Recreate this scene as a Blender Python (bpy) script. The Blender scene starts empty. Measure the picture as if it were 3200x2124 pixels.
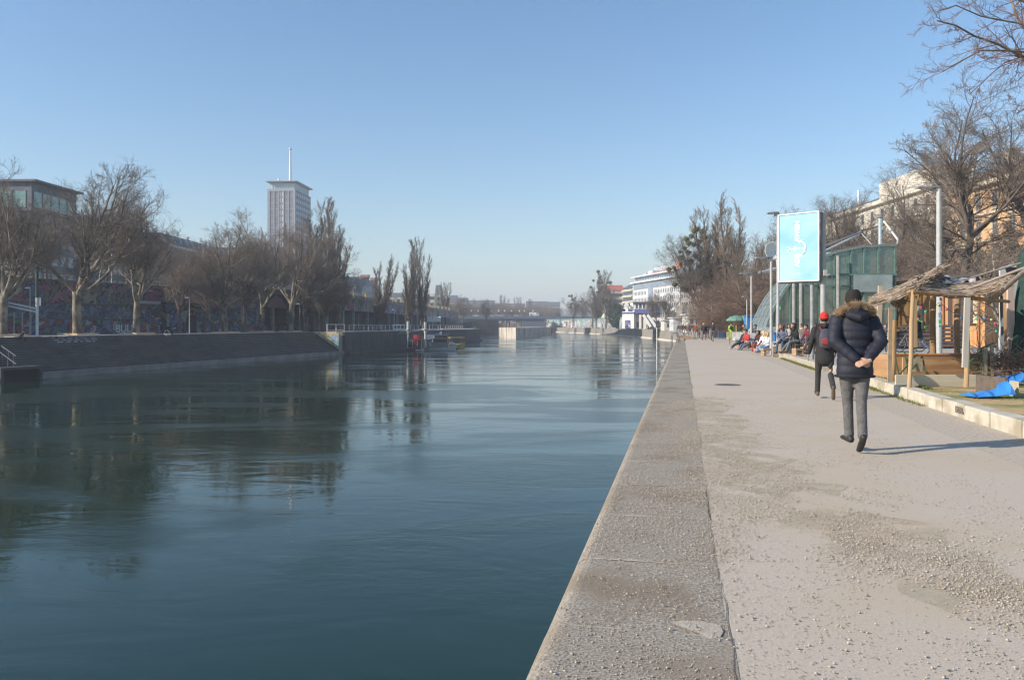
import bpy, bmesh, math, random
import numpy as np
from mathutils import Vector, Matrix

# ---------------------------------------------------------------- camera, sky, sun, exposure
sc = bpy.context.scene
F, CX, HY, EYE = 2450.0, 1600.0, 1016.0, 1.45        # focal length and horizon in photo pixels, eye height in metres
camd = bpy.data.cameras.new('camera'); cam = bpy.data.objects.new('camera', camd)
sc.collection.objects.link(cam); sc.camera = cam
camd.sensor_width = 23.5; camd.lens = 23.5 * F / 3200.0
camd.shift_y = -(1062.0 - HY) / 3200.0
camd.clip_start = 0.1; camd.clip_end = 12000
cam.location = (0, 0, EYE); cam.rotation_euler = (math.radians(90), 0, 0)

SUN_EL, SUN_AZ = math.radians(27), math.radians(180 + 19)   # sun stands left and a little behind the camera
to_sun = Vector((math.cos(SUN_AZ) * math.cos(SUN_EL), math.sin(SUN_AZ) * math.cos(SUN_EL), math.sin(SUN_EL)))
world = bpy.data.worlds.new('World'); sc.world = world; world.use_nodes = True
wn = world.node_tree; wn.nodes.clear()
sky = wn.nodes.new('ShaderNodeTexSky'); sky.sky_type = 'NISHITA'; sky.sun_disc = False
sky.sun_elevation = SUN_EL; sky.sun_rotation = math.atan2(to_sun.x, to_sun.y)
sky.altitude = 200; sky.air_density = 1.2; sky.dust_density = 0.6; sky.ozone_density = 3.5
bg = wn.nodes.new('ShaderNodeBackground'); bg.inputs['Strength'].default_value = 0.098
wo = wn.nodes.new('ShaderNodeOutputWorld')
hs = wn.nodes.new('ShaderNodeHueSaturation'); hs.inputs['Saturation'].default_value = 1.15; wn.links.new(sky.outputs[0], hs.inputs['Color']); wn.links.new(hs.outputs[0], bg.inputs[0]); wn.links.new(bg.outputs[0], wo.inputs[0])
sl = bpy.data.lights.new('sun', 'SUN'); sl.energy = 3.9; sl.angle = math.radians(0.5); sl.color = (1.0, 0.90, 0.77)
so = bpy.data.objects.new('sun', sl); sc.collection.objects.link(so)
so.rotation_euler = to_sun.to_track_quat('Z', 'Y').to_euler()
sc.view_settings.view_transform = 'Standard'; sc.view_settings.look = 'None'
sc.view_settings.exposure = 0.86; sc.view_settings.gamma = 1
sc.cycles.use_denoising = True; sc.cycles.filter_width = 1.3; sc.cycles.sample_clamp_indirect = 4
sc.cycles.max_bounces = 6; sc.cycles.diffuse_bounces = 2; sc.cycles.glossy_bounces = 3
sc.cycles.transparent_max_bounces = 12; sc.cycles.volume_bounces = 0; sc.cycles.transmission_bounces = 3
sc.cycles.caustics_reflective = False; sc.cycles.caustics_refractive = False

# ---------------------------------------------------------------- helpers
COL = sc.collection
R = math.radians
WZ, ZL, ZS = -3.6, 0.24, 7.2          # water level, far promenade level, street level behind the far wall

def at(px, py, Y):
    return Vector(((px - CX) / F * Y, Y, EYE + (HY - py) / F * Y))
def gx(px, Y): return (px - CX) / F * Y
def gz(py, Y): return EYE + (HY - py) / F * Y
def edge(Y, o=0.0): return -0.68 + 0.2175 * Y + o       # canal-side edge of the near promenade; o metres to the right of it

def noise_mat(name, c1, c2=None, scale=3.0, rough=0.85, bump=0.0, bscale=None, metal=0.0, stretch=(1, 1, 1),
              lo=0.35, hi=0.65, detail=5, c3=None, scale3=0.4, spec=0.5, bdist=0.02):
    M = bpy.data.materials.new(name); M.use_nodes = True
    n, l = M.node_tree.nodes, M.node_tree.links
    p = n['Principled BSDF']
    p.inputs['Roughness'].default_value = rough; p.inputs['Metallic'].default_value = metal
    p.inputs['Specular IOR Level'].default_value = spec
    c2 = c2 or tuple(min(1, v * 1.25) for v in c1)
    tc = n.new('ShaderNodeTexCoord'); mp = n.new('ShaderNodeMapping'); mp.inputs['Scale'].default_value = stretch
    l.new(tc.outputs['Object'], mp.inputs[0])
    nz = n.new('ShaderNodeTexNoise'); nz.inputs['Scale'].default_value = scale; nz.inputs['Detail'].default_value = detail
    l.new(mp.outputs[0], nz.inputs['Vector'])
    rp = n.new('ShaderNodeValToRGB'); rp.color_ramp.elements[0].position = lo; rp.color_ramp.elements[1].position = hi
    rp.color_ramp.elements[0].color = (*c1, 1); rp.color_ramp.elements[1].color = (*c2, 1)
    l.new(nz.outputs['Fac'], rp.inputs[0]); out = rp.outputs[0]
    if c3:
        n3 = n.new('ShaderNodeTexNoise'); n3.inputs['Scale'].default_value = scale3; n3.inputs['Detail'].default_value = 6
        l.new(mp.outputs[0], n3.inputs['Vector'])
        r3 = n.new('ShaderNodeValToRGB'); r3.color_ramp.elements[0].position = 0.48; r3.color_ramp.elements[1].position = 0.62
        l.new(n3.outputs['Fac'], r3.inputs[0])
        mx = n.new('ShaderNodeMix'); mx.data_type = 'RGBA'
        l.new(r3.outputs[0], mx.inputs['Factor']); l.new(out, mx.inputs['A']); mx.inputs['B'].default_value = (*c3, 1)
        out = mx.outputs['Result']
    l.new(out, p.inputs['Base Color'])
    if bump:
        nb = n.new('ShaderNodeTexNoise'); nb.inputs['Scale'].default_value = bscale or scale * 3; nb.inputs['Detail'].default_value = 6
        l.new(mp.outputs[0], nb.inputs['Vector'])
        b = n.new('ShaderNodeBump'); b.inputs['Strength'].default_value = bump; b.inputs['Distance'].default_value = bdist
        l.new(nb.outputs['Fac'], b.inputs['Height']); l.new(b.outputs[0], p.inputs['Normal'])
    return M

MATS = {}
def mt(c, rough=0.75, metal=0.0, var=0.18, scale=6.0, bump=0.0):
    """a procedural paint/cloth/metal in colour c with slight mottling"""
    k = (tuple(round(v, 3) for v in c), rough, metal, var, scale, bump)
    if k not in MATS:
        MATS[k] = noise_mat('surface_%d' % len(MATS), tuple(v * (1 - var) for v in c), tuple(min(1, v * (1 + var)) for v in c),
                            scale=scale, rough=rough, metal=metal, bump=bump)
    return MATS[k]

def link(name, me, mats, parent=None, loc=None, smooth=False):
    o = bpy.data.objects.new(name, me); COL.objects.link(o)
    for m_ in (mats if isinstance(mats, (list, tuple)) else [mats]): me.materials.append(m_)
    if parent is not None: o.parent = parent
    if loc is not None: o.location = loc
    if smooth: me.polygons.foreach_set('use_smooth', [True] * len(me.polygons))
    return o

def tag(o, label, cat, group=None, kind=None):
    if label: o['label'] = label
    if cat: o['category'] = cat
    if group: o['group'] = group
    if kind: o['kind'] = kind
    return o
def structure(o):
    o['kind'] = 'structure'; return o
def thing(name, label, cat, loc=(0, 0, 0), rz=0.0, group=None):
    o = bpy.data.objects.new(name, None); COL.objects.link(o)
    o.location = loc; o.rotation_euler = (0, 0, rz); o.empty_display_size = 0.3
    return tag(o, label, cat, group)
def dup(o, parent=None, loc=None, rz=None, label=None):
    c = o.copy(); COL.objects.link(c)
    if parent is not None: c.parent = parent
    if loc is not None: c.location = loc
    if rz is not None: c.rotation_euler = (0, 0, rz)
    if label: c['label'] = label
    for ch in list(o.children): dup(ch, c)
    return c

class MB:
    def __init__(s): s.v = []; s.f = []; s.mi = []; s.cur = 0
    def add(s, vs, fs):
        b = len(s.v); s.v += [tuple(x) for x in vs]
        for f in fs: s.f.append(tuple(i + b for i in f)); s.mi.append(s.cur)
        return s
    def box(s, c, d, rz=0, rx=0, ry=0, taper=1.0):
        M_ = Matrix.Translation(Vector(c)) @ Matrix.Rotation(rz, 4, 'Z') @ Matrix.Rotation(rx, 4, 'X') @ Matrix.Rotation(ry, 4, 'Y')
        vs = []
        for z in (-.5, .5):
            t = taper if z > 0 else 1
            for x, y in ((-.5, -.5), (.5, -.5), (.5, .5), (-.5, .5)):
                vs.append(M_ @ Vector((x * d[0] * t, y * d[1] * t, z * d[2])))
        return s.add(vs, [(0, 3, 2, 1), (4, 5, 6, 7), (0, 1, 5, 4), (1, 2, 6, 5), (2, 3, 7, 6), (3, 0, 4, 7)])
    def beam(s, a, b, w, h=None, up=(0, 0, 1)):
        """rectangular bar from a to b"""
        a, b = Vector(a), Vector(b); h = h or w; t = (b - a).normalized()
        u = Vector(up)
        if abs(t.dot(u)) > 0.98: u = Vector((0, 1, 0))
        x = t.cross(u).normalized() * w / 2; y = x.cross(t).normalized() * h / 2
        vs = [p + q for p in (a, b) for q in (-x - y, x - y, x + y, -x + y)]
        return s.add(vs, [(0, 1, 2, 3), (7, 6, 5, 4), (0, 4, 5, 1), (1, 5, 6, 2), (2, 6, 7, 3), (3, 7, 4, 0)])
    def tube(s, pts, rad, n=8, flat=None, closed=False, cap=True):
        pts = [Vector(p) for p in pts]; m = len(pts)
        rad = [rad] * m if not isinstance(rad, (list, tuple)) else rad
        vs = []
        for i, p in enumerate(pts):
            if closed: t = pts[(i + 1) % m] - pts[i - 1]
            else: t = pts[min(i + 1, m - 1)] - pts[max(i - 1, 0)]
            t.normalize()
            ref = Vector(flat) if flat else (Vector((0, 0, 1)) if abs(t.z) < 0.9 else Vector((0, 1, 0)))
            x = (ref - t * ref.dot(t)).normalized(); y = t.cross(x)
            r = rad[i]; rx, ry = r if isinstance(r, (tuple, list)) else (r, r)
            for k in range(n):
                a = 2 * math.pi * k / n
                vs.append(p + x * (math.cos(a) * rx) + y * (math.sin(a) * ry))
        fs = []
        for i in range(m if closed else m - 1):
            j = (i + 1) % m
            for k in range(n):
                fs.append((i * n + k, i * n + (k + 1) % n, j * n + (k + 1) % n, j * n + k))
        if cap and not closed: fs += [tuple(range(n - 1, -1, -1)), tuple((m - 1) * n + k for k in range(n))]
        return s.add(vs, fs)
    def cyl(s, c, r, h, n=12, r2=None):
        c = Vector(c); return s.tube([c, c + Vector((0, 0, h))], [r, r if r2 is None else r2], n)
    def lathe(s, prof, c=(0, 0, 0), n=16, axis='Z'):
        vs = []; c = Vector(c)
        for r, h in prof:
            for k in range(n):
                a = 2 * math.pi * k / n; q = (math.cos(a) * r, math.sin(a) * r, h)
                if axis == 'X': q = (q[2], q[0], q[1])
                if axis == 'Y': q = (q[0], q[2], q[1])
                vs.append(c + Vector(q))
        m = len(prof)
        fs = [(i * n + k, i * n + (k + 1) % n, (i + 1) * n + (k + 1) % n, (i + 1) * n + k) for i in range(m - 1) for k in range(n)]
        fs += [tuple(range(n - 1, -1, -1)), tuple((m - 1) * n + k for k in range(n))]
        return s.add(vs, fs)
    def ball(s, c, r, n=10, m=6):
        rx, ry, rz = r if isinstance(r, (tuple, list)) else (r, r, r)
        c = Vector(c); vs = [c + Vector((0, 0, -rz))]
        for i in range(1, m):
            p = math.pi * i / m
            for k in range(n):
                a = 2 * math.pi * k / n
                vs.append(c + Vector((math.sin(p) * math.cos(a) * rx, math.sin(p) * math.sin(a) * ry, -math.cos(p) * rz)))
        vs.append(c + Vector((0, 0, rz)))
        fs = [(0, 1 + (k + 1) % n, 1 + k) for k in range(n)]
        for i in range(m - 2):
            for k in range(n):
                a = 1 + i * n; b = a + n
                fs.append((a + k, a + (k + 1) % n, b + (k + 1) % n, b + k))
        L = len(vs) - 1; a = 1 + (m - 2) * n
        fs += [(a + k, a + (k + 1) % n, L) for k in range(n)]
        return s.add(vs, fs)
    def prism(s, poly, z0, z1):
        """poly: list of (x,y) or (x,y,z_offset); extruded from z0 to z1, counter-clockwise"""
        n = len(poly)
        area = sum(poly[i][0] * poly[(i + 1) % n][1] - poly[(i + 1) % n][0] * poly[i][1] for i in range(n))
        if area < 0: poly = poly[::-1]
        vs = [(p[0], p[1], z0) for p in poly] + [(p[0], p[1], z1) for p in poly]
        fs = [tuple(range(n - 1, -1, -1)), tuple(range(n, 2 * n))] + [(i, (i + 1) % n, n + (i + 1) % n, n + i) for i in range(n)]
        return s.add(vs, fs)
    def slab(s, poly, off):
        """a flat polygon in space given thickness by the vector off"""
        n = len(poly); off = Vector(off); poly = [Vector(p) for p in poly]
        vs = poly + [p + off for p in poly]
        fs = [tuple(range(n - 1, -1, -1)), tuple(range(n, 2 * n))] + [(i, (i + 1) % n, n + (i + 1) % n, n + i) for i in range(n)]
        return s.add(vs, fs)
    def mesh(s, name):
        me = bpy.data.meshes.new(name); me.from_pydata(s.v, [], s.f)
        if any(s.mi): me.polygons.foreach_set('material_index', s.mi)
        me.update(); return me
    def build(s, name, mats, parent=None, loc=None, smooth=False, bevel=0.0):
        o = link(name, s.mesh(name), mats, parent, loc, smooth)
        if bevel:
            b = o.modifiers.new('bevel', 'BEVEL'); b.width = bevel; b.segments = 2; b.limit_method = 'ANGLE'
        return o

def rmesh(name, vs, fs4=None, fs3=None):
    """numpy mesh from quads or triangles"""
    me = bpy.data.meshes.new(name)
    vs = np.asarray(vs, dtype=np.float32); parts = []
    nl = 0; starts = []; idx = []
    for fs, k in ((fs4, 4), (fs3, 3)):
        if fs is None or len(fs) == 0: continue
        fs = np.asarray(fs, dtype=np.int32)
        starts.append(nl + np.arange(len(fs), dtype=np.int32) * k); idx.append(fs.ravel()); nl += fs.size
    starts = np.concatenate(starts); idx = np.concatenate(idx)
    me.vertices.add(len(vs)); me.vertices.foreach_set('co', vs.ravel())
    me.loops.add(nl); me.loops.foreach_set('vertex_index', idx)
    me.polygons.add(len(starts)); me.polygons.foreach_set('loop_start', starts)
    me.update(calc_edges=True)
    return me

def text_mesh(s, size, depth=0.01, spacing=1.0, bold=0.0):
    cu = bpy.data.curves.new('t', 'FONT'); cu.body = s; cu.size = size; cu.extrude = depth; cu.offset = bold
    cu.align_x = 'CENTER'; cu.align_y = 'CENTER'; cu.space_character = spacing
    o = bpy.data.objects.new('t', cu); COL.objects.link(o)
    dg = bpy.context.evaluated_depsgraph_get(); dg.update()
    me = bpy.data.meshes.new_from_object(o.evaluated_get(dg))
    bpy.data.objects.remove(o); me.materials.clear()
    return me
def lettering(s, size, mat_, parent, loc, rot, depth=0.01, name='lettering', bold=0.0, spacing=1.0):
    o = link(name, text_mesh(s, size, depth, spacing, bold), mat_, parent, loc); o.rotation_euler = rot
    return o
# ---------------------------------------------------------------- ground materials
concrete_dark = noise_mat('coping_concrete', (0.185, 0.158, 0.124), (0.41, 0.36, 0.29), scale=75, rough=0.9, bump=0.5, bscale=120,
                          c3=(0.23, 0.185, 0.13), scale3=1.3, lo=0.38, hi=0.62, bdist=0.006)
path_mat = noise_mat('path_surface', (0.41, 0.35, 0.278), (0.54, 0.465, 0.375), scale=60, rough=0.92, bump=0.35, bscale=90,
                     c3=(0.47, 0.385, 0.285), scale3=0.55, lo=0.25, hi=0.75, bdist=0.005)
wallstone = noise_mat('quay_stone', (0.36, 0.32, 0.26), (0.56, 0.51, 0.43), scale=1.2, rough=0.9, bump=0.4, stretch=(1, 1, 2.2), c3=(0.24, 0.20, 0.15), scale3=0.3)
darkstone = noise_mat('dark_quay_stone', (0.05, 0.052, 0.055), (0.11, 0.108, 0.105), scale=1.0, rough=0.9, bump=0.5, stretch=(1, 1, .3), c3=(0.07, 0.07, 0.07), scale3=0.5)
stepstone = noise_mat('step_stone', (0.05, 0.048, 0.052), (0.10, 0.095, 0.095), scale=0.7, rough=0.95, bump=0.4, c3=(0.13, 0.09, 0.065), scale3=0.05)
sand_mat = noise_mat('sandy_lawn', (0.40, 0.27, 0.12), (0.50, 0.36, 0.18), scale=6, rough=1, bump=0.7, bscale=35, c3=(0.19, 0.22, 0.06), scale3=0.9, bdist=0.02)
lime_mat = noise_mat('kerb_concrete', (0.46, 0.41, 0.32), (0.58, 0.53, 0.43), scale=4, rough=0.85, bump=0.3, bscale=40, c3=(0.36, 0.31, 0.22), scale3=2.2)
earth_mat = noise_mat('bed_earth', (0.08, 0.07, 0.05), (0.13, 0.12, 0.09), scale=0.05, rough=1)
land_mat = noise_mat('city_ground', (0.22, 0.20, 0.17), (0.30, 0.27, 0.23), scale=0.4, rough=1, bump=0.2)
promL_mat = noise_mat('far_promenade_surface', (0.42, 0.38, 0.34), (0.52, 0.47, 0.42), scale=1.0, rough=0.95, bump=0.1)

def sheet(name, poly, z, m_, n=None):
    b = MB(); n = len(poly)
    area = sum(poly[i][0] * poly[(i + 1) % n][1] - poly[(i + 1) % n][0] * poly[i][1] for i in range(n))
    if area < 0: poly = poly[::-1]
    b.add([(p[0], p[1], z) for p in poly], [tuple(range(n))])
    return structure(b.build(name, m_))

# bed under everything, out to the horizon
sheet('ground', [(-9000, -3000), (9000, -3000), (9000, 9000), (-9000, 9000)], -9, earth_mat)

# right bank outline (canal side), near -> far, then it swings left round the bend
RB = [(edge(-40), -40), (edge(75), 75), (edge(150), 150), (50.5, 235), (53.5, 300), (52, 400), (42, 500), (22, 620), (-10, 760), (-80, 980)]
# left bank: foot of the steps at the water
def lw(Y): return -45.7 + 0.245 * (Y - 70)       # waterline of the left bank
def lt(Y): return lw(Y) - 5.7                    # top edge of the steps
LBW = [(lw(-30), -30), (lw(137), 137)]
QW = [(lt(137) + 5.3, 137.2), (-23.6, 166), (-14.5, 215), (-10.6, 250)]     # front of the left quay wall beyond the steps
LB2 = [(-11.5, 252), (-15, 330), (-30, 350), (-31, 460), (-60, 640), (-150, 980)]

# land sheets
right_land = RB + [(600, 980), (4000, 4000), (4000, -400), (edge(-40) + 400, -40)]
b = MB(); b.prism([(x + 0.9 if y < 76 else x, y) for x, y in RB] + [(3000, 980), (3000, -40)], -8.9, -0.03)
structure(b.build('right_bank_ground', land_mat))
left_land = [(lt(-30), -30), (lt(137), 137), QW[0], QW[1], QW[2], QW[3]] + LB2 + [(-3000, 980), (-3000, -30)]
b = MB(); b.prism(left_land, -8.9, ZL); structure(b.build('left_bank_ground', promL_mat))
sheet('far_ground', [(-3000, 981), (3000, 981), (3000, 3300), (-3000, 3300)], 0.0, land_mat)

# water
wm = bpy.data.materials.new('canal_water'); wm.use_nodes = True
n, l = wm.node_tree.nodes, wm.node_tree.links; p = n['Principled BSDF']
p.inputs['Base Color'].default_value = (0.008, 0.029, 0.020, 1); p.inputs['IOR'].default_value = 1.33
tc = n.new('ShaderNodeTexCoord')
def wnoise(scale, stretch, detail=3, rot=0.0, dist=0.0):
    mp = n.new('ShaderNodeMapping'); mp.inputs['Scale'].default_value = stretch; mp.inputs['Rotation'].default_value = (0, 0, rot)
    l.new(tc.outputs['Object'], mp.inputs[0])
    t = n.new('ShaderNodeTexNoise'); t.inputs['Scale'].default_value = scale; t.inputs['Detail'].default_value = detail
    t.inputs['Distortion'].default_value = dist
    l.new(mp.outputs[0], t.inputs['Vector']); return t
small = wnoise(2.6, (0.8, 1.5, 1), 4, 0.2, 0.4); mid = wnoise(0.45, (0.7, 1.3, 1), 3, 0.1, 1.2); patch = wnoise(0.045, (1, 2.6, 1), 4, 0.25, 1.6)
rp = n.new('ShaderNodeValToRGB'); rp.color_ramp.elements[0].position = 0.45; rp.color_ramp.elements[1].position = 0.58
rp.color_ramp.elements[0].color = (0.10, 0.10, 0.10, 1)
l.new(patch.outputs['Fac'], rp.inputs[0])
mu = n.new('ShaderNodeMath'); mu.operation = 'MULTIPLY'; l.new(small.outputs['Fac'], mu.inputs[0]); l.new(rp.outputs[0], mu.inputs[1])
b1 = n.new('ShaderNodeBump'); b1.inputs['Strength'].default_value = 0.17; b1.inputs['Distance'].default_value = 0.05; l.new(mu.outputs[0], b1.inputs['Height'])
b2 = n.new('ShaderNodeBump'); b2.inputs['Strength'].default_value = 0.10; b2.inputs['Distance'].default_value = 0.16
l.new(mid.outputs['Fac'], b2.inputs['Height']); l.new(b1.outputs[0], b2.inputs['Normal']); l.new(b2.outputs[0], p.inputs['Normal'])
rr = n.new('ShaderNodeMapRange'); rr.inputs['To Min'].default_value = 0.02; rr.inputs['To Max'].default_value = 0.20
l.new(rp.outputs[0], rr.inputs['Value']); l.new(rr.outputs[0], p.inputs['Roughness'])
sheet('water', [(-150, -60), (300, -60), (300, 1050), (-400, 1050)], WZ, wm)

# ---------------------------------------------------------------- near quay: coping slabs with a rounded edge, wall below
random.seed(5)
b = MB()
joints = [-3.0]
for yj in (2.0, 2.9, 3.83, 4.92, 6.05, 7.2): joints.append(yj)
while joints[-1] < 74: joints.append(joints[-1] + random.uniform(1.1, 1.3))
for j, (y0, y1) in enumerate(zip(joints[:-1], joints[1:])):
    dz = random.uniform(-.004, .003); g = 0.006
    w = 0.86 + random.uniform(-.02, .02)
    prof = [(0.0, -0.6)] + [(0.11 - 0.11 * math.cos(a), -0.11 + 0.11 * math.sin(a) + dz) for a in [R(q) for q in (0, 18, 36, 54, 72, 90)]] + [(w, dz), (w, -0.6)]
    k = len(prof); vs = []
    m_ = max(1, int((y1 - y0) / 0.6))
    ys = [y0 + g + (y1 - y0 - 2 * g) * q / m_ for q in range(m_ + 1)]
    for y in ys: vs += [(edge(y, o) + 0.0, y - o * 0.2175, z) for o, z in prof]
    fs = [(q * k + i, q * k + i + 1, (q + 1) * k + i + 1, (q + 1) * k + i) for q in range(m_) for i in range(k - 1)]
    fs += [tuple(range(k))[::-1], tuple(m_ * k + i for i in range(k))]
    b.add(vs, fs)
structure(b.build('quay_coping', concrete_dark, smooth=False))
b = MB()          # pale mortar and grit lying in the joints
for yj in joints[1:26]:
    pts = []
    for q in range(9):
        o = 0.10 + q * 0.092; wd = random.uniform(.003, .012) * (1.6 if q < 4 else 0.8)
        pts.append((edge(yj - o * 0.2175, o) , yj - o * 0.2175 + random.uniform(-.006, .006), wd, -0.004 if q == 0 else 0.0005))
    vs = [(x, y - w_, z) for x, y, w_, z in pts] + [(x, y + w_, z) for x, y, w_, z in pts]
    nn = len(pts); b.add(vs, [(i, i + 1, nn + i + 1, nn + i) for i in range(nn - 1)])
structure(b.build('joint_mortar', noise_mat('mortar', (0.40, 0.34, 0.26), (0.54, 0.47, 0.38), scale=60, rough=1)))
b = MB()
wallpts = [(edge(y, 0.03), y) for y in (-40, 0, 20, 40, 75, 150)] + RB[3:]
off = [(x + 0.8, y) for x, y in wallpts]
for i in range(5): b.prism([wallpts[i], wallpts[i + 1], off[i + 1], off[i]], -8, -0.55 if wallpts[i + 1][1] <= 75 else 0.1)
structure(b.build('quay_wall', wallstone))

# promenade surface (the path), thin sheets over the bank ground
def strip(name, o0, o1, y0, y1, z, m_, jag=0.0, step=2.0, seed=0):
    rnd = random.Random(seed); L, Rr = [], []; y = y0
    while y < y1 + 1e-6:
        L.append((edge(y, o0 + rnd.uniform(-jag, jag)), y, z)); Rr.append((edge(y, o1 + rnd.uniform(-jag, jag)), y, z)); y += step
    k = len(L); b = MB(); b.add(L + Rr, [(i, k + i, k + i + 1, i + 1) for i in range(k - 1)])
    return structure(b.build(name, m_))
strip('promenade', 0.895, 6.0, -20, 150, -0.001, path_mat)
strip('kerb_margin', 4.15, 5.1, 4, 60, 0.0, noise_mat('margin_surface', (0.36, 0.31, 0.25), (0.50, 0.43, 0.34), scale=25, rough=1, bump=0.5, bscale=60, bdist=.01), jag=0.03, step=0.6, seed=3)
# crack between coping and path
crack = noise_mat('crack_dirt', (0.10, 0.085, 0.07), (0.22, 0.18, 0.14), scale=40, rough=1)
rnd = random.Random(8); L, Rr = [], []; y = 1.0
while y < 40:
    c = 0.893 + 0.012 * math.sin(y * 2.1) + rnd.uniform(-.008, .008); w_ = rnd.uniform(.0005, .0035)
    L.append((edge(y, c - w_), y, 0.0035)); Rr.append((edge(y, c + w_), y, 0.0035)); y += 0.12
k = len(L); b = MB(); b.add(L + Rr, [(i, k + i, k + i + 1, i + 1) for i in range(k - 1)]); structure(b.build('path_crack', crack))
# pale patch where a coping corner has broken away
b = MB(); P = at(2255, 1965, 1); yy = 3.75
poly = [(0.60, 3.835), (0.68, 3.85), (0.78, 3.84), (0.86, 3.79), (0.875, 3.72), (0.855, 3.64), (0.80, 3.62), (0.76, 3.69), (0.70, 3.74), (0.65, 3.79)]
b.add([(edge(y, o), y, 0.002) for o, y in poly], [tuple(range(len(poly)))[::-1]])
structure(b.build('repair_patch', noise_mat('patch_concrete', (0.36, 0.31, 0.25), (0.48, 0.42, 0.34), scale=20, rough=1, bump=0.4)))

# kerb: low cream concrete blocks beside the path, lawn behind
b = MB(); ys = [3.0]
while ys[-1] < 18.3: ys.append(ys[-1] + 1.02)
for i, (y0, y1) in enumerate(zip(ys[:-1], ys[1:])):
    h = 0.215 + random.uniform(-.008, .006); g = 0.008 if i % 2 else 0.025
    o = 5.05 + random.uniform(-.012, .012)
    cs = [(edge(y0 + g, o), y0 + g), (edge(y0 + g, o + 0.30), y0 + g), (edge(y1 - g, o + 0.30), y1 - g), (edge(y1 - g, o), y1 - g)]
    b.prism(cs, -0.05, h)
kerb = structure(b.build('kerb', lime_mat, bevel=0.02))
gm = mt((0.17, 0.15, 0.13), 0.9)
lettering('ERVA', 0.15, gm, kerb, Vector((edge(12.35, 5.035), 12.35, 0.11)), (R(90), 0, 0), 0.004).rotation_euler = (R(90), 0, R(-102.3))
b = MB()
lawn = [(edge(3, 5.36), 3), (edge(20.5, 5.36), 20.5), (edge(20.5, 5.36) + 3.2, 20.6), (20, 23), (26, 20), (26, 3)]
b.prism(lawn, -0.05, 0.17); structure(b.build('lawn', sand_mat))
# far timber-edged terrace with seats
terr = noise_mat('terrace_surface', (0.34, 0.31, 0.27), (0.44, 0.40, 0.35), scale=3, rough=1, bump=0.2)
b = MB()
for i in range(14):
    y0 = 24.6 + i * 0.82
    cs = [(edge(y0 + .01, 5.05), y0 + .01), (edge(y0, 5.37), y0 + .01), (edge(y0 + .81, 5.37), y0 + .81), (edge(y0 + .81, 5.05), y0 + .81)]
    b.prism(cs, -0.02, 0.225 + random.uniform(-.01, .01))
structure(b.build('terrace_kerb', noise_mat('terrace_kerb_stone', (0.34, 0.30, 0.24), (0.46, 0.41, 0.33), scale=8, rough=1, bump=0.5), bevel=0.02))
b = MB(); b.prism([(edge(22, 5.4), 22), (edge(70, 5.4), 70), (60, 70), (48, 20.5), (24, 20.5), (22, 22)], -0.02, 0.2)
structure(b.build('terrace', terr))
# ---------------------------------------------------------------- left bank steps, ledge and walls
b = MB(); bn = MB(); ns = 15
y0, y1 = -30, 137
for i in range(ns):
    f0, f1 = i / ns, (i + 1) / ns; run0, run1 = 0.9 + (5.7 - 0.9) * f0, 0.9 + (5.7 - 0.9) * f1
    za = WZ + 0.62 + (ZL + 0.02 - WZ - 0.62) * (i + 1) / ns
    b.prism([(lw(y0) - run0, y0), (lw(y1) - run0, y1), (lw(y1) - run1 - .02, y1), (lw(y0) - run1 - .02, y0)], -6, za)
    bn.prism([(lw(y0) - run0 + .03, y0), (lw(y1) - run0 + .03, y1), (lw(y1) - run0 - .12, y1), (lw(y0) - run0 - .12, y0)], za - .05, za + .012)
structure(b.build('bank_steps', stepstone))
structure(bn.build('step_nosing', noise_mat('pale_step_edge', (0.09, 0.088, 0.09), (0.19, 0.18, 0.175), scale=0.9, rough=0.95, stretch=(1, .3, 1))))  # paler edge strips added in place of the shading between treads and risers
b = MB(); b.prism([(lw(y0), y0), (lw(y1), y1), (lw(y1) - .92, y1), (lw(y0) - .92, y0)], -8, WZ + 0.55)
structure(b.build('bank_ledge', noise_mat('ledge_concrete', (0.20, 0.19, 0.18), (0.30, 0.28, 0.26), scale=0.8, rough=0.95, bump=0.3)))
# pale edging along the top of the steps
b = MB()
for (ya, yb) in ((0, 57.5), (62, 70.5), (78, 81.2), (84.5, 96), (101, 136)):
    b.prism([(lt(ya) - .05, ya), (lt(yb) - .05, yb), (lt(yb) - 1.1, yb), (lt(ya) - 1.1, ya)], ZL - .1, ZL + 0.10)
structure(b.build('promenade_edging', noise_mat('edging_stone', (0.46, 0.41, 0.35), (0.58, 0.52, 0.46), scale=2, rough=0.9)))
# left quay wall beyond the steps (vertical), with its pale coping
def ribbon(name, pts, width, z0, z1, m_, inset=0.0):
    b = MB()
    for i in range(len(pts) - 1):
        (xa, ya), (xb, yb) = pts[i], pts[i + 1]; d = Vector((xb - xa, yb - ya)).normalized(); nrm = Vector((-d.y, d.x))
        a, c = Vector((xa, ya)), Vector((xb, yb))
        q = [a + nrm * inset, c + nrm * inset, c + nrm * (inset + width), a + nrm * (inset + width)]
        b.prism([(v.x, v.y) for v in q], z0, z1)
    return structure(b.build(name, m_))
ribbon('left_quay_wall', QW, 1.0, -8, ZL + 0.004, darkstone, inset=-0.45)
ribbon('left_quay_coping', QW, 2.6, ZL, ZL + 0.12, noise_mat('pale_coping', (0.44, 0.39, 0.33), (0.55, 0.49, 0.42), scale=1, rough=0.9), inset=-0.5)
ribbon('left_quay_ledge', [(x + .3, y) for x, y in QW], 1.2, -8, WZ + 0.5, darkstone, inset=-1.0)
ribbon('river_mouth_wall', LB2, 1.0, -8, 0.9, darkstone)
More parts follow.
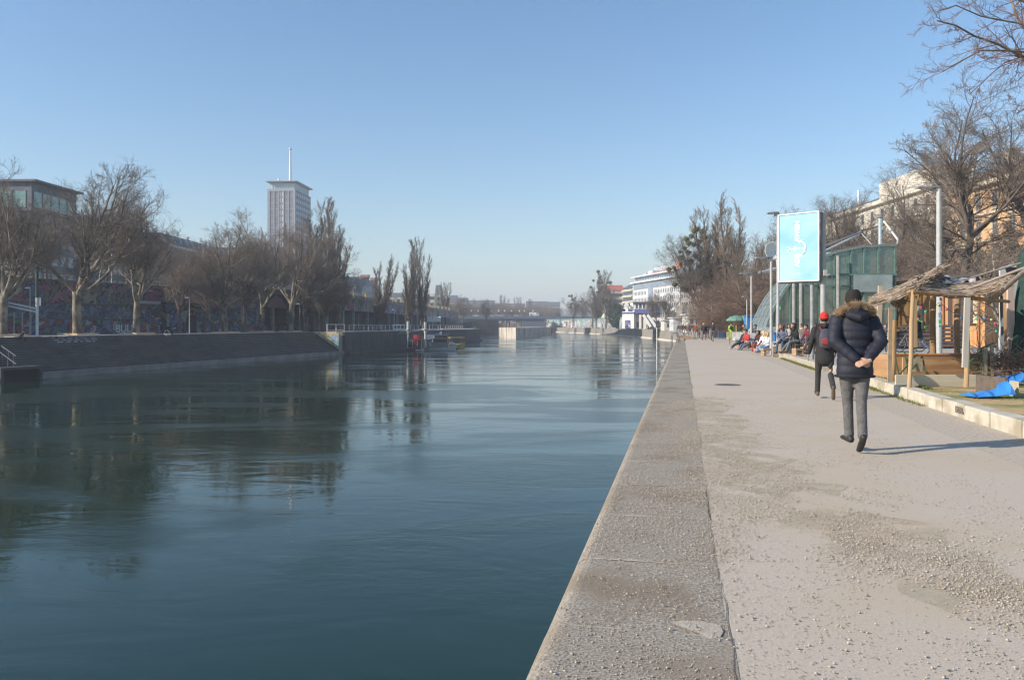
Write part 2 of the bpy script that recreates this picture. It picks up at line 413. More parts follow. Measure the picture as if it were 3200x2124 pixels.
# sunlit painted end wall where the steps stop
def paint_mat(name, scale, cols, dist=1.2, dark=0.5, stretch=(1, 1, 1), outline=(0.02, 0.02, 0.025), bright=1.0):
    M = bpy.data.materials.new(name); M.use_nodes = True
    n, l = M.node_tree.nodes, M.node_tree.links; p = n['Principled BSDF']; p.inputs['Roughness'].default_value = 0.8
    tc = n.new('ShaderNodeTexCoord'); mp = n.new('ShaderNodeMapping'); mp.inputs['Scale'].default_value = stretch; l.new(tc.outputs['Object'], mp.inputs[0])
    nz = n.new('ShaderNodeTexNoise'); nz.inputs['Scale'].default_value = scale * 0.8; nz.inputs['Detail'].default_value = 2; l.new(mp.outputs[0], nz.inputs['Vector'])
    ad = n.new('ShaderNodeVectorMath'); ad.operation = 'MULTIPLY_ADD'; l.new(nz.outputs['Color'], ad.inputs[0]); ad.inputs[1].default_value = (dist / scale * 2,) * 3; l.new(mp.outputs[0], ad.inputs[2])
    vo = n.new('ShaderNodeTexVoronoi'); vo.inputs['Scale'].default_value = scale; l.new(ad.outputs[0], vo.inputs['Vector'])
    sx = n.new('ShaderNodeSeparateColor'); l.new(vo.outputs['Color'], sx.inputs[0])
    rp = n.new('ShaderNodeValToRGB'); rp.color_ramp.interpolation = 'CONSTANT'
    els = rp.color_ramp.elements
    while len(els) < len(cols): els.new(0.5)
    for i, c in enumerate(cols): els[i].position = i / len(cols); els[i].color = (*[v * bright for v in c], 1)
    l.new(sx.outputs[0], rp.inputs[0])
    ve = n.new('ShaderNodeTexVoronoi'); ve.feature = 'DISTANCE_TO_EDGE'; ve.inputs['Scale'].default_value = scale; l.new(ad.outputs[0], ve.inputs['Vector'])
    cmp_ = n.new('ShaderNodeMath'); cmp_.operation = 'LESS_THAN'; l.new(ve.outputs['Distance'], cmp_.inputs[0]); cmp_.inputs[1].default_value = 0.05
    mx = n.new('ShaderNodeMix'); mx.data_type = 'RGBA'; l.new(cmp_.outputs[0], mx.inputs['Factor']); l.new(rp.outputs[0], mx.inputs['A']); mx.inputs['B'].default_value = (*outline, 1)
    n2 = n.new('ShaderNodeTexNoise'); n2.inputs['Scale'].default_value = scale * 2.5; n2.inputs['Detail'].default_value = 5; l.new(mp.outputs[0], n2.inputs['Vector'])
    r2 = n.new('ShaderNodeValToRGB'); r2.color_ramp.elements[0].position = 0.45; r2.color_ramp.elements[1].position = 0.6; r2.color_ramp.elements[0].color = (0, 0, 0, 1); r2.color_ramp.elements[1].color = (dark,) * 3 + (1,)
    l.new(n2.outputs['Fac'], r2.inputs[0])
    m2 = n.new('ShaderNodeMix'); m2.data_type = 'RGBA'; l.new(r2.outputs[0], m2.inputs['Factor']); l.new(mx.outputs['Result'], m2.inputs['A']); m2.inputs['B'].default_value = (0.16, 0.15, 0.15, 1)
    l.new(m2.outputs['Result'], p.inputs['Base Color']); return M
graf_low = paint_mat('graffiti_low', 1.2, [(.03, .14, .22), (.20, .05, .05), (.05, .22, .16), (.28, .13, .03), (.10, .20, .36), (.03, .03, .05), (.33, .33, .36), (.22, .05, .12), (.04, .10, .30)], bright=.9)
graf_mid = paint_mat('graffiti_mid', 1.3, [(.05, .10, .18), (.26, .28, .32), (.04, .08, .22), (.08, .18, .24), (.18, .19, .24), (.05, .06, .09), (.13, .23, .32)], dist=1.6, bright=.9)
graf_top = paint_mat('graffiti_top', 0.65, [(.34, .10, .20), (.20, .19, .17), (.10, .18, .30), (.18, .18, .12), (.36, .14, .26), (.24, .23, .22), (.15, .20, .28), (.30, .30, .22)], dist=1.4, bright=.85)
sunny_paint = paint_mat('sunlit_mural', 0.9, [(.55, .55, .30), (.25, .38, .60), (.60, .58, .40), (.35, .52, .50), (.70, .50, .30), (.62, .60, .36)], dist=1.0, dark=0.35, outline=(.3, .3, .12))
b = MB(); xa, xb = lt(137) + 0.2, lt(137) + 4.9
b.slab([(xa, 136.9, ZL + .1), (xb, 136.0, ZL + .1), (xb, 136.0, WZ + 0.9)], (0.12, 0.6, 0))
w = b.build('painted_wall', sunny_paint); tag(w, 'sunlit triangular end wall covered in yellow and blue graffiti beside dark steps', 'wall')
# far right-bank walls beyond the near quay (sloping, graffitied) and the pier in the river
graf_pale = paint_mat('graffiti_pale', 0.16, [(.62, .57, .48), (.56, .52, .46), (.66, .63, .56), (.50, .46, .38), (.46, .55, .54), (.60, .52, .44), (.66, .60, .50)], dist=1.5, dark=0.55, outline=(.44, .40, .34))
def sloped(name, pts, z1, run, m_, z0=-4.4):
    b = MB()
    for i in range(len(pts) - 1):
        (xa, ya), (xb, yb) = pts[i], pts[i + 1]; d = Vector((xb - xa, yb - ya)).normalized(); nrm = Vector((d.y, -d.x))
        ta, tb = Vector((xa, ya)) + nrm * run, Vector((xb, yb)) + nrm * run
        e = d * 0.02
        vs = [(xa, ya, z0), (xb, yb, z0), (tb.x + e.x, tb.y + e.y, z1), (ta.x, ta.y, z1), (ta.x + nrm.x * 3, ta.y + nrm.y * 3, z1), (tb.x + nrm.x * 3, tb.y + nrm.y * 3, z1), (ta.x + nrm.x * 3, ta.y + nrm.y * 3, z0), (tb.x + nrm.x * 3, tb.y + nrm.y * 3, z0)]
        b.add(vs, [(0, 3, 2, 1), (3, 4, 5, 2), (0, 6, 4, 3), (1, 2, 5, 7), (4, 6, 7, 5)])
    return b.build(name, m_)
FAR = RB[2:]
structure(sloped('far_quay_wall', FAR, 0.35, 1.6, graf_pale))
structure(sloped('far_quay_footing', [(x - 1.0, y) for x, y in FAR], WZ + 0.35, 0.5, noise_mat('footing_stone', (0.55, 0.50, 0.42), (0.68, 0.62, 0.53), scale=0.5, rough=0.9)))
b = MB(); pier = [(gx(1559, 326), 326), (gx(1612, 300), 300), (gx(1664, 318), 318), (gx(1664, 318) + 12, 420), (gx(1559, 326) + 16, 430)]
b.prism(pier, -8, 0.5)
structure(b.build('river_pier', noise_mat('pier_concrete', (0.50, 0.44, 0.36), (0.68, 0.62, 0.53), scale=0.35, rough=0.9, stretch=(3, 3, .4), c3=(0.22, 0.19, 0.15), scale3=0.18)))
b = MB(); b.prism([(gx(1400, 470), 470), (gx(1558, 470), 470), (gx(1558, 470), 476), (gx(1400, 470), 476)], -8, 4.3)
structure(b.build('bridge_shade_wall', darkstone))  # dark wall added to stand in for the shade under the bridge
b = MB(); b.prism([(gx(1540, 640), 640), (gx(1720, 560), 560), (gx(1720, 560) + 20, 700), (gx(1540, 640), 700)], -8, 3.2)
structure(b.build('far_bank_slope', noise_mat('bank_scrub', (.09, .07, .045), (.17, .13, .09), scale=.3, rough=1)))
# wooded hills on the skyline
hm = noise_mat('hill_woods', (0.05, 0.06, 0.035), (0.09, 0.09, 0.05), scale=0.02, rough=1)
rnd = random.Random(2); b = MB(); nx = 60; vs = []
for j, (yy, hh) in enumerate(((2300, 0), (2450, 0.62), (2650, 1.0), (2900, 0.0))):
    for i in range(nx + 1):
        x = -2200 + i * 60
        h = 62 * math.exp(-((x + 60) / 330) ** 2) + 34 * math.exp(-((x + 700) / 420) ** 2) + 40 * math.exp(-((x - 800) / 500) ** 2) + 8 + 4 * math.sin(x * .013) + rnd.uniform(-1, 1)
        vs.append((x, yy, max(0, h * hh)))
b.add(vs, [(j * (nx + 1) + i, j * (nx + 1) + i + 1, (j + 1) * (nx + 1) + i + 1, (j + 1) * (nx + 1) + i) for j in range(3) for i in range(nx)])
structure(b.build('hills', hm, smooth=True))
# ---------------------------------------------------------------- bare trees
def _norm(a): return a / np.maximum(np.linalg.norm(a, axis=1, keepdims=True), 1e-9)
def _perp(d, rng):
    r = rng.normal(size=d.shape); r -= d * np.sum(r * d, axis=1, keepdims=True); return _norm(r)
def grow_level(rng, P, D, L, R0, nseg, wob, up, tip=0.35, upvec=(0, 0, 1)):
    """P,D: (M,3); returns points (M,nseg+1,3), radii (M,nseg+1)"""
    pts = [P.copy()]; d = D.copy(); U = np.array(upvec, float)
    for i in range(nseg):
        d = _norm(d + rng.normal(size=d.shape) * wob + U * up)
        pts.append(pts[-1] + d * (L / nseg)[:, None])
    pts = np.stack(pts, 1); t = np.linspace(0, 1, nseg + 1)
    rad = R0[:, None] * (1 - (1 - tip) * t)[None, :]
    return pts, rad
def spawn(rng, pts, rad, L, cnt, t0, t1, ang, lr, rr, lvar=0.3, taper=0.5, flat=0.0):
    M, n, _ = pts.shape
    t = t0 + (t1 - t0) * (np.arange(cnt)[None, :] + rng.uniform(0, 1, (M, cnt))) / cnt
    f = np.clip(t * (n - 1), 0, n - 1.001); i = f.astype(int); w = (f - i)[..., None]
    m = np.arange(M)[:, None]
    P = pts[m, i] * (1 - w) + pts[m, i + 1] * w
    T = pts[m, i + 1] - pts[m, i]; T = T.reshape(-1, 3); T = _norm(T)
    q = _perp(T, rng)
    if flat: q[:, 2] *= (1 - flat); q = _norm(q)
    a = np.radians(rng.uniform(ang[0], ang[1], len(T)))[:, None]
    D = _norm(T * np.cos(a) + q * np.sin(a))
    r = rad[m, i] * (1 - w[..., 0]) + rad[m, i + 1] * w[..., 0]
    LL = (L[:, None] * lr * (1 - taper * (t - t0) / max(t1 - t0, 1e-6)) * rng.uniform(1 - lvar, 1 + lvar, (M, cnt)))
    return P.reshape(-1, 3), D, LL.ravel(), (r * rr).ravel()
def tubes_np(pts, rad, k):
    """(M,n,3) polylines -> verts, quads"""
    M, n, _ = pts.shape
    T = np.gradient(pts, axis=1); T /= np.maximum(np.linalg.norm(T, axis=2, keepdims=True), 1e-9)
    ref = np.where(np.abs(T[..., 2:3]) < 0.85, np.array([0, 0, 1.0]), np.array([1.0, 0, 0]))
    X = ref - T * np.sum(ref * T, axis=2, keepdims=True); X /= np.maximum(np.linalg.norm(X, axis=2, keepdims=True), 1e-9)
    Y = np.cross(T, X); a = 2 * np.pi * np.arange(k) / k
    V = pts[:, :, None, :] + rad[:, :, None, None] * (np.cos(a)[None, None, :, None] * X[:, :, None, :] + np.sin(a)[None, None, :, None] * Y[:, :, None, :])
    V = V.reshape(-1, 3)
    i = np.arange(n - 1)[:, None] * k; j = np.arange(k)[None, :]
    q = np.stack([i + j, i + (j + 1) % k, i + k + (j + 1) % k, i + k + j], -1).reshape(-1, 4)
    Q = (q[None] + (np.arange(M) * n * k)[:, None, None]).reshape(-1, 4)
    return V, Q
def tube_mesh(name, groups):
    Vs, Qs, o = [], [], 0
    for pts, rad, k in groups:
        v, q = tubes_np(pts, rad, k); Vs.append(v); Qs.append(q + o); o += len(v)
    return rmesh(name, np.concatenate(Vs), np.concatenate(Qs))

def make_tree(kind, seed, H=17.0):
    """returns (trunk mesh, crown mesh) for a tree of height about H"""
    rng = np.random.default_rng(seed); A = np.array
    if kind == 'plane':
        P = A([[0, 0, -0.3]]); D = A([[rng.uniform(-.04, .04), rng.uniform(-.04, .04), 1.0]]); L0 = A([H * 0.25]); R0 = A([H * 0.024])
        p0, r0 = grow_level(rng, P, _norm(D), L0, R0, 5, 0.05, 0.05, 0.78)
        r0[:, 0] *= 1.35
        s = spawn(rng, p0, r0, A([H]), 8, 0.84, 1.0, (8, 58), 0.62, 0.56, 0.15, 0.05)
        p1, r1 = grow_level(rng, *s[:3], s[3], 7, 0.12, 0.09, 0.25)
        s = spawn(rng, p1, r1, s[2], 11, 0.20, 1.0, (22, 55), 0.42, 0.62, 0.3, 0.5)
        p2, r2 = grow_level(rng, *s[:3], s[3], 5, 0.13, 0.06, 0.3)
        s = spawn(rng, p2, r2, s[2], 8, 0.2, 1.0, (22, 58), 0.50, 0.6, 0.3, 0.45)
        p3, r3 = grow_level(rng, *s[:3], np.maximum(s[3], H * 0.0009), 4, 0.12, 0.07, 0.4)
        s = spawn(rng, p3, r3, s[2], 5, 0.2, 1.0, (22, 60), 0.55, 0.62, 0.35, 0.3)
        p4, r4 = grow_level(rng, *s[:3], np.maximum(s[3], H * 0.00065), 2, 0.16, 0.05, 0.6)
        s = spawn(rng, p4, r4, s[2], 2, 0.3, 1.0, (25, 60), 0.7, 0.8, 0.35, 0.2)
        p5, r5 = grow_level(rng, *s[:3], np.maximum(s[3], H * 0.0005), 1, 0.16, 0.0, 0.7)
        return tube_mesh('trunk', [(p0, r0, 10), (p1, r1, 7), (p2, r2, 4)]), tube_mesh('crown', [(p3, r3, 3), (p4, r4, 3), (p5, r5, 3)])
    if kind == 'broad':      # round many-twigged crown (lime or ash)
        P = A([[0, 0, -0.3]]); D = A([[rng.uniform(-.06, .06), rng.uniform(-.06, .06), 1.0]]); L0 = A([H * 0.34]); R0 = A([H * 0.02])
        p0, r0 = grow_level(rng, P, _norm(D), L0, R0, 6, 0.04, 0.04, 0.8)
        s = spawn(rng, p0, r0, A([H]), 6, 0.72, 1.0, (12, 45), 0.60, 0.6, 0.15, 0.0)
        p1, r1 = grow_level(rng, *s[:3], s[3], 7, 0.12, 0.05, 0.2)
        s = spawn(rng, p1, r1, s[2], 12, 0.12, 1.0, (22, 55), 0.50, 0.6, 0.25, 0.5)
        p2, r2 = grow_level(rng, *s[:3], s[3], 5, 0.13, 0.03, 0.3)
        s = spawn(rng, p2, r2, s[2], 9, 0.1, 1.0, (20, 55), 0.5, 0.62, 0.3, 0.45)
        p3, r3 = grow_level(rng, *s[:3], np.maximum(s[3], H * 0.001), 3, 0.16, 0.02, 0.4)
        s = spawn(rng, p3, r3, s[2], 6, 0.1, 1.0, (25, 60), 0.55, 0.62, 0.35, 0.3)
        p4, r4 = grow_level(rng, *s[:3], np.maximum(s[3], H * 0.0006), 2, 0.15, 0.0, 0.6)
        s = spawn(rng, p4, r4, s[2], 2, 0.3, 1.0, (25, 55), 0.75, 0.85, 0.3, 0.2)
        p5, r5 = grow_level(rng, *s[:3], np.maximum(s[3], H * 0.0006), 1, 0.2, 0.0, 0.7)
        return tube_mesh('trunk', [(p0, r0, 10), (p1, r1, 6), (p2, r2, 4)]), tube_mesh('crown', [(p3, r3, 3), (p4, r4, 3), (p5, r5, 3)])
    if kind == 'poplar':
        ns = 7 if seed % 2 == 0 else 5
        P = A([[0, 0, -0.3]]); D = A([[0, 0, 1.0]]); L0 = A([H * 0.16]); R0 = A([H * 0.024])
        p0, r0 = grow_level(rng, P, D, L0, R0, 3, 0.02, 0.05, 0.8)
        s = spawn(rng, p0, r0, A([H]), ns, 0.6, 1.0, (4, 17) if seed % 2 == 0 else (8, 26), 0.66, 0.55, 0.28, 0.0)
        p1, r1 = grow_level(rng, *s[:3], s[3], 10, 0.025, 0.085, 0.10)
        s = spawn(rng, p1, r1, s[2], 34, 0.0, 0.98, (14, 34), 0.20, 0.45, 0.35, 0.55)
        p2, r2 = grow_level(rng, *s[:3], s[3], 5, 0.05, 0.14, 0.25)
        s = spawn(rng, p2, r2, s[2], 10, 0.1, 1.0, (12, 34), 0.45, 0.6, 0.35, 0.4)
        p3, r3 = grow_level(rng, *s[:3], np.maximum(s[3], H * 0.0009), 3, 0.06, 0.12, 0.4)
        s = spawn(rng, p3, r3, s[2], 5, 0.1, 1.0, (12, 32), 0.5, 0.8, 0.3, 0.3)
        p4, r4 = grow_level(rng, *s[:3], np.maximum(s[3], H * 0.0007), 2, 0.08, 0.10, 0.6)
        return tube_mesh('trunk', [(p0, r0, 8), (p1, r1, 6), (p2, r2, 4)]), tube_mesh('crown', [(p3, r3, 3), (p4, r4, 3)])
    if kind == 'tall':       # high forking trunk, dome of fine twigs
        P = A([[0, 0, -0.3]]); D = A([[-.03, 0, 1.0]]); L0 = A([H * 0.47]); R0 = A([H * 0.0165])
        p0, r0 = grow_level(rng, P, _norm(D), L0, R0, 7, 0.03, 0.03, 0.75)
        s = spawn(rng, p0, r0, A([H]), 7, 0.93, 1.0, (10, 42), 0.50, 0.6, 0.15, 0.0)
        p1, r1 = grow_level(rng, *s[:3], s[3], 7, 0.10, 0.02, 0.2)
        sb = spawn(rng, p0, r0, A([H]), 6, 0.55, 0.9, (45, 75), 0.30, 0.35, 0.2, 0.2)
        pb, rb = grow_level(rng, *sb[:3], sb[3], 7, 0.12, -0.02, 0.2)
        p1, r1 = np.concatenate([p1, pb]), np.concatenate([r1, rb]); L1 = np.concatenate([s[2], sb[2]])
        s = spawn(rng, p1, r1, L1, 15, 0.15, 1.0, (22, 58), 0.40, 0.5, 0.25, 0.45)
        p2, r2 = grow_level(rng, *s[:3], s[3], 5, 0.13, 0.0, 0.3)
        s = spawn(rng, p2, r2, s[2], 9, 0.1, 1.0, (20, 55), 0.5, 0.62, 0.3, 0.45)
        p3, r3 = grow_level(rng, *s[:3], np.maximum(s[3], H * 0.0007), 3, 0.16, 0.0, 0.4)
        s = spawn(rng, p3, r3, s[2], 9, 0.1, 1.0, (25, 60), 0.55, 0.7, 0.35, 0.3)
        p4, r4 = grow_level(rng, *s[:3], np.maximum(s[3], H * 0.0006), 2, 0.18, 0.0, 0.6)
        return tube_mesh('trunk', [(p0, r0, 10), (p1, r1, 6), (p2, r2, 4)]), tube_mesh('crown', [(p3, r3, 3), (p4, r4, 3)])
    if kind == 'young':
        P = A([[0, 0, -0.2]]); D = A([[rng.uniform(-.03, .03), 0, 1.0]]); L0 = A([H * 0.9]); R0 = A([H * 0.011])
        p0, r0 = grow_level(rng, P, _norm(D), L0, R0, 7, 0.03, 0.05, 0.25)
        s = spawn(rng, p0, r0, A([H]), 14, 0.42, 1.0, (30, 50), 0.27, 0.55, 0.25, 0.5)
        p1, r1 = grow_level(rng, *s[:3], s[3], 4, 0.1, 0.1, 0.3)
        s = spawn(rng, p1, r1, s[2], 7, 0.2, 1.0, (25, 50), 0.45, 0.6, 0.3, 0.4)
        p2, r2 = grow_level(rng, *s[:3], np.maximum(s[3], 0.008), 3, 0.12, 0.06, 0.5)
        s = spawn(rng, p2, r2, s[2], 4, 0.2, 1.0, (25, 50), 0.5, 0.6, 0.3, 0.4)
        p3, r3 = grow_level(rng, *s[:3], np.maximum(s[3], 0.006), 2, 0.12, 0.06, 0.5)
        return tube_mesh('trunk', [(p0, r0, 7), (p1, r1, 4)]), tube_mesh('crown', [(p2, r2, 3), (p3, r3, 3)])
    if kind == 'scrub':      # low, wide, reddish many-stemmed tree
        n0 = 5; an = rng.uniform(0, 6.28, n0)
        P = np.stack([np.cos(an) * .25, np.sin(an) * .25, np.full(n0, -.2)], 1); D = _norm(np.stack([np.cos(an) * .55, np.sin(an) * .55, np.ones(n0)], 1))
        p0, r0 = grow_level(rng, P, D, np.full(n0, H * .75), np.full(n0, H * .015), 7, 0.12, 0.06, 0.3)
        s = spawn(rng, p0, r0, np.full(n0, H), 11, 0.12, 1.0, (30, 75), 0.42, 0.55, 0.3, 0.4)
        p1, r1 = grow_level(rng, *s[:3], s[3], 5, 0.16, 0.02, 0.3)
        s = spawn(rng, p1, r1, s[2], 8, 0.1, 1.0, (25, 60), 0.5, 0.6, 0.3, 0.4)
        p2, r2 = grow_level(rng, *s[:3], np.maximum(s[3], H * .0010), 4, 0.14, 0.04, 0.4)
        s = spawn(rng, p2, r2, s[2], 6, 0.1, 1.0, (25, 65), 0.5, 0.7, 0.3, 0.3)
        p3, r3 = grow_level(rng, *s[:3], np.maximum(s[3], H * .0008), 2, 0.15, 0.02, 0.6)
        s = spawn(rng, p3, r3, s[2], 3, 0.3, 1.0, (25, 60), 0.7, 0.8, 0.3, 0.3)
        p4, r4 = grow_level(rng, *s[:3], np.maximum(s[3], H * .0007), 1, 0.15, 0, 0.7)
        return tube_mesh('trunk', [(p0, r0, 8), (p1, r1, 5)]), tube_mesh('crown', [(p2, r2, 3), (p3, r3, 3), (p4, r4, 3)])

bark_plane = noise_mat('plane_bark', (0.10, 0.08, 0.06), (0.29, 0.25, 0.19), scale=1.6, rough=0.95, bump=0.5, stretch=(1, 1, .5), lo=.42, hi=.6)
bark_dark = noise_mat('dark_bark', (0.075, 0.058, 0.045), (0.15, 0.12, 0.10), scale=4, rough=0.95, bump=0.6, stretch=(1, 1, .3))
twig_brown = noise_mat('brown_twigs', (0.155, 0.118, 0.092), (0.26, 0.205, 0.16), scale=0.5, rough=0.95)
twig_grey = noise_mat('grey_twigs', (0.13, 0.105, 0.085), (0.22, 0.185, 0.15), scale=0.5, rough=0.95)
twig_red = noise_mat('russet_twigs', (0.175, 0.115, 0.082), (0.28, 0.195, 0.145), scale=0.5, rough=0.95)

twig_tan = noise_mat('tan_twigs', (0.22, 0.16, 0.115), (0.34, 0.255, 0.185), scale=0.5, rough=0.95)
PROTO = {}; TOPS = {}
def proto(kind, seed, H):
    k = (kind, seed, H)
    if k not in PROTO: PROTO[k] = make_tree(kind, seed, H)
    return PROTO[k]
def tree(kind, seed, baseH, loc, H, label, group=None, rz=0.0, wide=1.0, bark=None, twig=None, name=None, cat='tree', lean=0.0):
    tm, cm = proto(kind, seed, baseH)
    t = thing(name or {'plane': 'plane_tree', 'poplar': 'poplar_tree', 'broad': 'bare_tree', 'young': 'young_tree', 'scrub': 'shrub_tree', 'tall': 'forked_tree'}[kind], label, cat, loc, rz, group)
    t.rotation_euler = (0, lean, rz)
    if cm.name not in TOPS: zz = np.empty(len(cm.vertices) * 3, dtype=np.float32); cm.vertices.foreach_get('co', zz); TOPS[cm.name] = float(np.percentile(zz[2::3], 99.7))
    s = H / TOPS[cm.name]; t.scale = (s * wide, s * wide, s)
    for nm, me, m_ in (('trunk', tm, bark or bark_dark), ('crown', cm, twig or twig_brown)):
        if not me.materials: me.materials.append(m_)
        o = bpy.data.objects.new(nm, me); COL.objects.link(o); o.parent = t
        if me.materials[0] is not m_:
            o.material_slots[0].link = 'OBJECT'; o.material_slots[0].material = m_
    return t

# row of planes on the left promenade
rowx = lambda Y: lt(Y) - 4.5
PL = [(10, 17.6, 'leftmost plane tree by the frame edge, thick trunk in a brick planter'), (245, 20.2, 'tall plane tree in front of the pink mural, forking low into pale limbs'),
      (427, 17.4, 'plane tree before the white lettered mural, limbs spreading wide and low'), (706, 18.2, 'plane tree right of the long gap in the row, before dark arches'),
      (817, 19.6, 'plane tree below the left edge of the tall tower'), (909, 20.6, 'last and tallest plane tree of the row, directly below the tower')]
for i, (px, H, lab) in enumerate(PL):
    k = (px - CX) / F; Y = (-51.4 - 0.245 * 70 - 4.5) / (k - 0.245)
    X = k * Y
    tree('plane', 11 + i % 4, 18, (X, Y, ZL), H, lab, 'plane trees in a row along the far promenade', rz=i * 1.9 + (2.6 if i == 0 else .4), wide=1.0 + 0.06 * (i % 2), bark=bark_plane, twig=twig_brown)
    pl_ = thing('tree_planter', 'low brick planter round the foot of the ' + ['leftmost plane tree', 'second plane tree from the left', 'third plane tree, by white lettering', 'plane tree after the long gap', 'plane tree below the tower edge', 'last plane tree of the row'][i], 'planter', (X, Y, ZL), 0, 'brick planters under the plane trees')
    b = MB(); w, d, h = 3.4, 2.6, 0.28
    for q, (cx, cy, sx, sy) in enumerate(((0, -d / 2, w, .2), (0, d / 2, w, .2), (-w / 2 + .1, 0, .2, d - .2), (w / 2 - .1, 0, .2, d - .2))): b.box((cx, cy, h / 2), (sx, sy, h))
    b.build('rim', noise_mat('brick_rim_%d' % i, (0.46, 0.32, 0.19), (0.62, 0.48, 0.32), scale=5, stretch=(3, 3, .4), rough=.9), pl_, bevel=0.02)
    b = MB(); b.box((0, 0, .12), (w - .4, d - .2, .22)); b.build('soil', mt((0.20, 0.10, 0.06), 1.0, var=.4, scale=4, bump=.6), pl_)
    pl_.rotation_euler = (0, 0, R(-13.7) + R(90))
for px, yt, Y, lb in ((60, 640, 118, 'bare tree on the upper street at far left, behind the leftmost plane'), (150, 655, 122, 'bare tree on the upper street between the first two planes'), (330, 665, 128, 'bare tree on the upper street between second and third planes'), (395, 700, 132, 'bare tree on the upper street just left of the third plane crown'),
                      (500, 730, 138, 'bare tree on the upper street before the mansard house'), (590, 760, 142, 'bare tree on the upper street above the dark shed'), (660, 765, 146, 'bare tree on the upper street left of the fourth plane'), (760, 740, 150, 'bare tree on the upper street between fourth and fifth planes'), (860, 745, 156, 'bare tree on the upper street under the tower')):
    tree('broad', 21, 17, (gx(px, Y), Y, ZS - .3), gz(yt, Y) - ZS, lb, 'bare trees along the upper street', rz=px * .3, wide=1.15, bark=bark_dark, twig=twig_brown)
# darker trees behind the row, in front of the wall
for px, Y, H, kind, lab in ((560, 112, 13, 'broad', 'smaller bare tree behind the row, before the dark doorway'), (640, 118, 12, 'broad', 'bare tree hanging over dark arches, behind the row gap'),
                      (760, 122, 15, 'broad', 'bushy bare tree between two planes, below the tower roof level'), (975, 150, 22, 'poplar', 'poplar just right of the tower foot, first of the cluster'),
                      (1012, 146, 20, 'poplar', 'broad brown poplar in the middle of the cluster beside the tower'), (1050, 158, 26.5, 'poplar', 'tallest poplar, right end of the cluster beside the tower'),
                      (950, 140, 15, 'broad', 'brown bushy tree below the poplar cluster'), (1062, 150, 13, 'broad', 'bushy bare tree at the right foot of the poplar cluster'),
                      (1182, 178, 16.8, 'poplar', 'dark open poplar behind the railing, left of the street lamp'), (1280, 190, 22.2, 'poplar', 'tall three-topped poplar standing alone behind the moored boats'),
                      (1318, 192, 18.5, 'poplar', 'poplar leaning against the tall one behind the boats'), (1378, 330, 17.5, 'poplar', 'pale poplar above the far end of the arcade'), (1394, 345, 20, 'poplar', 'slender hazy poplar beyond the arcade end'),
                      (1520, 420, 15, 'broad', 'hazy bare tree left of the bridge'), (1448, 380, 16, 'broad', 'hazy bare tree at the far end of the arcade')):
    tree(kind, 21 if kind == 'broad' else (30 if kind == 'poplar' and px not in (1182, 975) else 33), 17 if kind == 'broad' else 20, (gx(px, Y), Y, ZL), H, lab, rz=px * .37, wide=1.0 if kind == 'broad' else (1.35 if px in (1182, 975, 1012) else 1.05),
         bark=bark_dark, twig=twig_grey if kind == 'poplar' else twig_brown)
for i, (px, Y, H) in enumerate(((997, 128, 8), (1065, 143, 8.5), (1122, 150, 9), (1268, 176, 7.5), (1327, 190, 7.5), (1352, 200, 7.5), (1442, 235, 7))):
    tree('young', 41, 8, (gx(px, Y), Y, ZL), H, ['thin young tree right of the last plane', 'young tree standing behind the white railing start', 'young pale-stemmed tree left of the dark poplar',
         'young tree just left of the mooring posts', 'young tree behind the two mooring posts', 'young tree behind the cabin boat', 'young tree near the end of the quay'][i], 'young trees along the far quay', rz=i * 1.3, bark=bark_plane, twig=twig_grey)
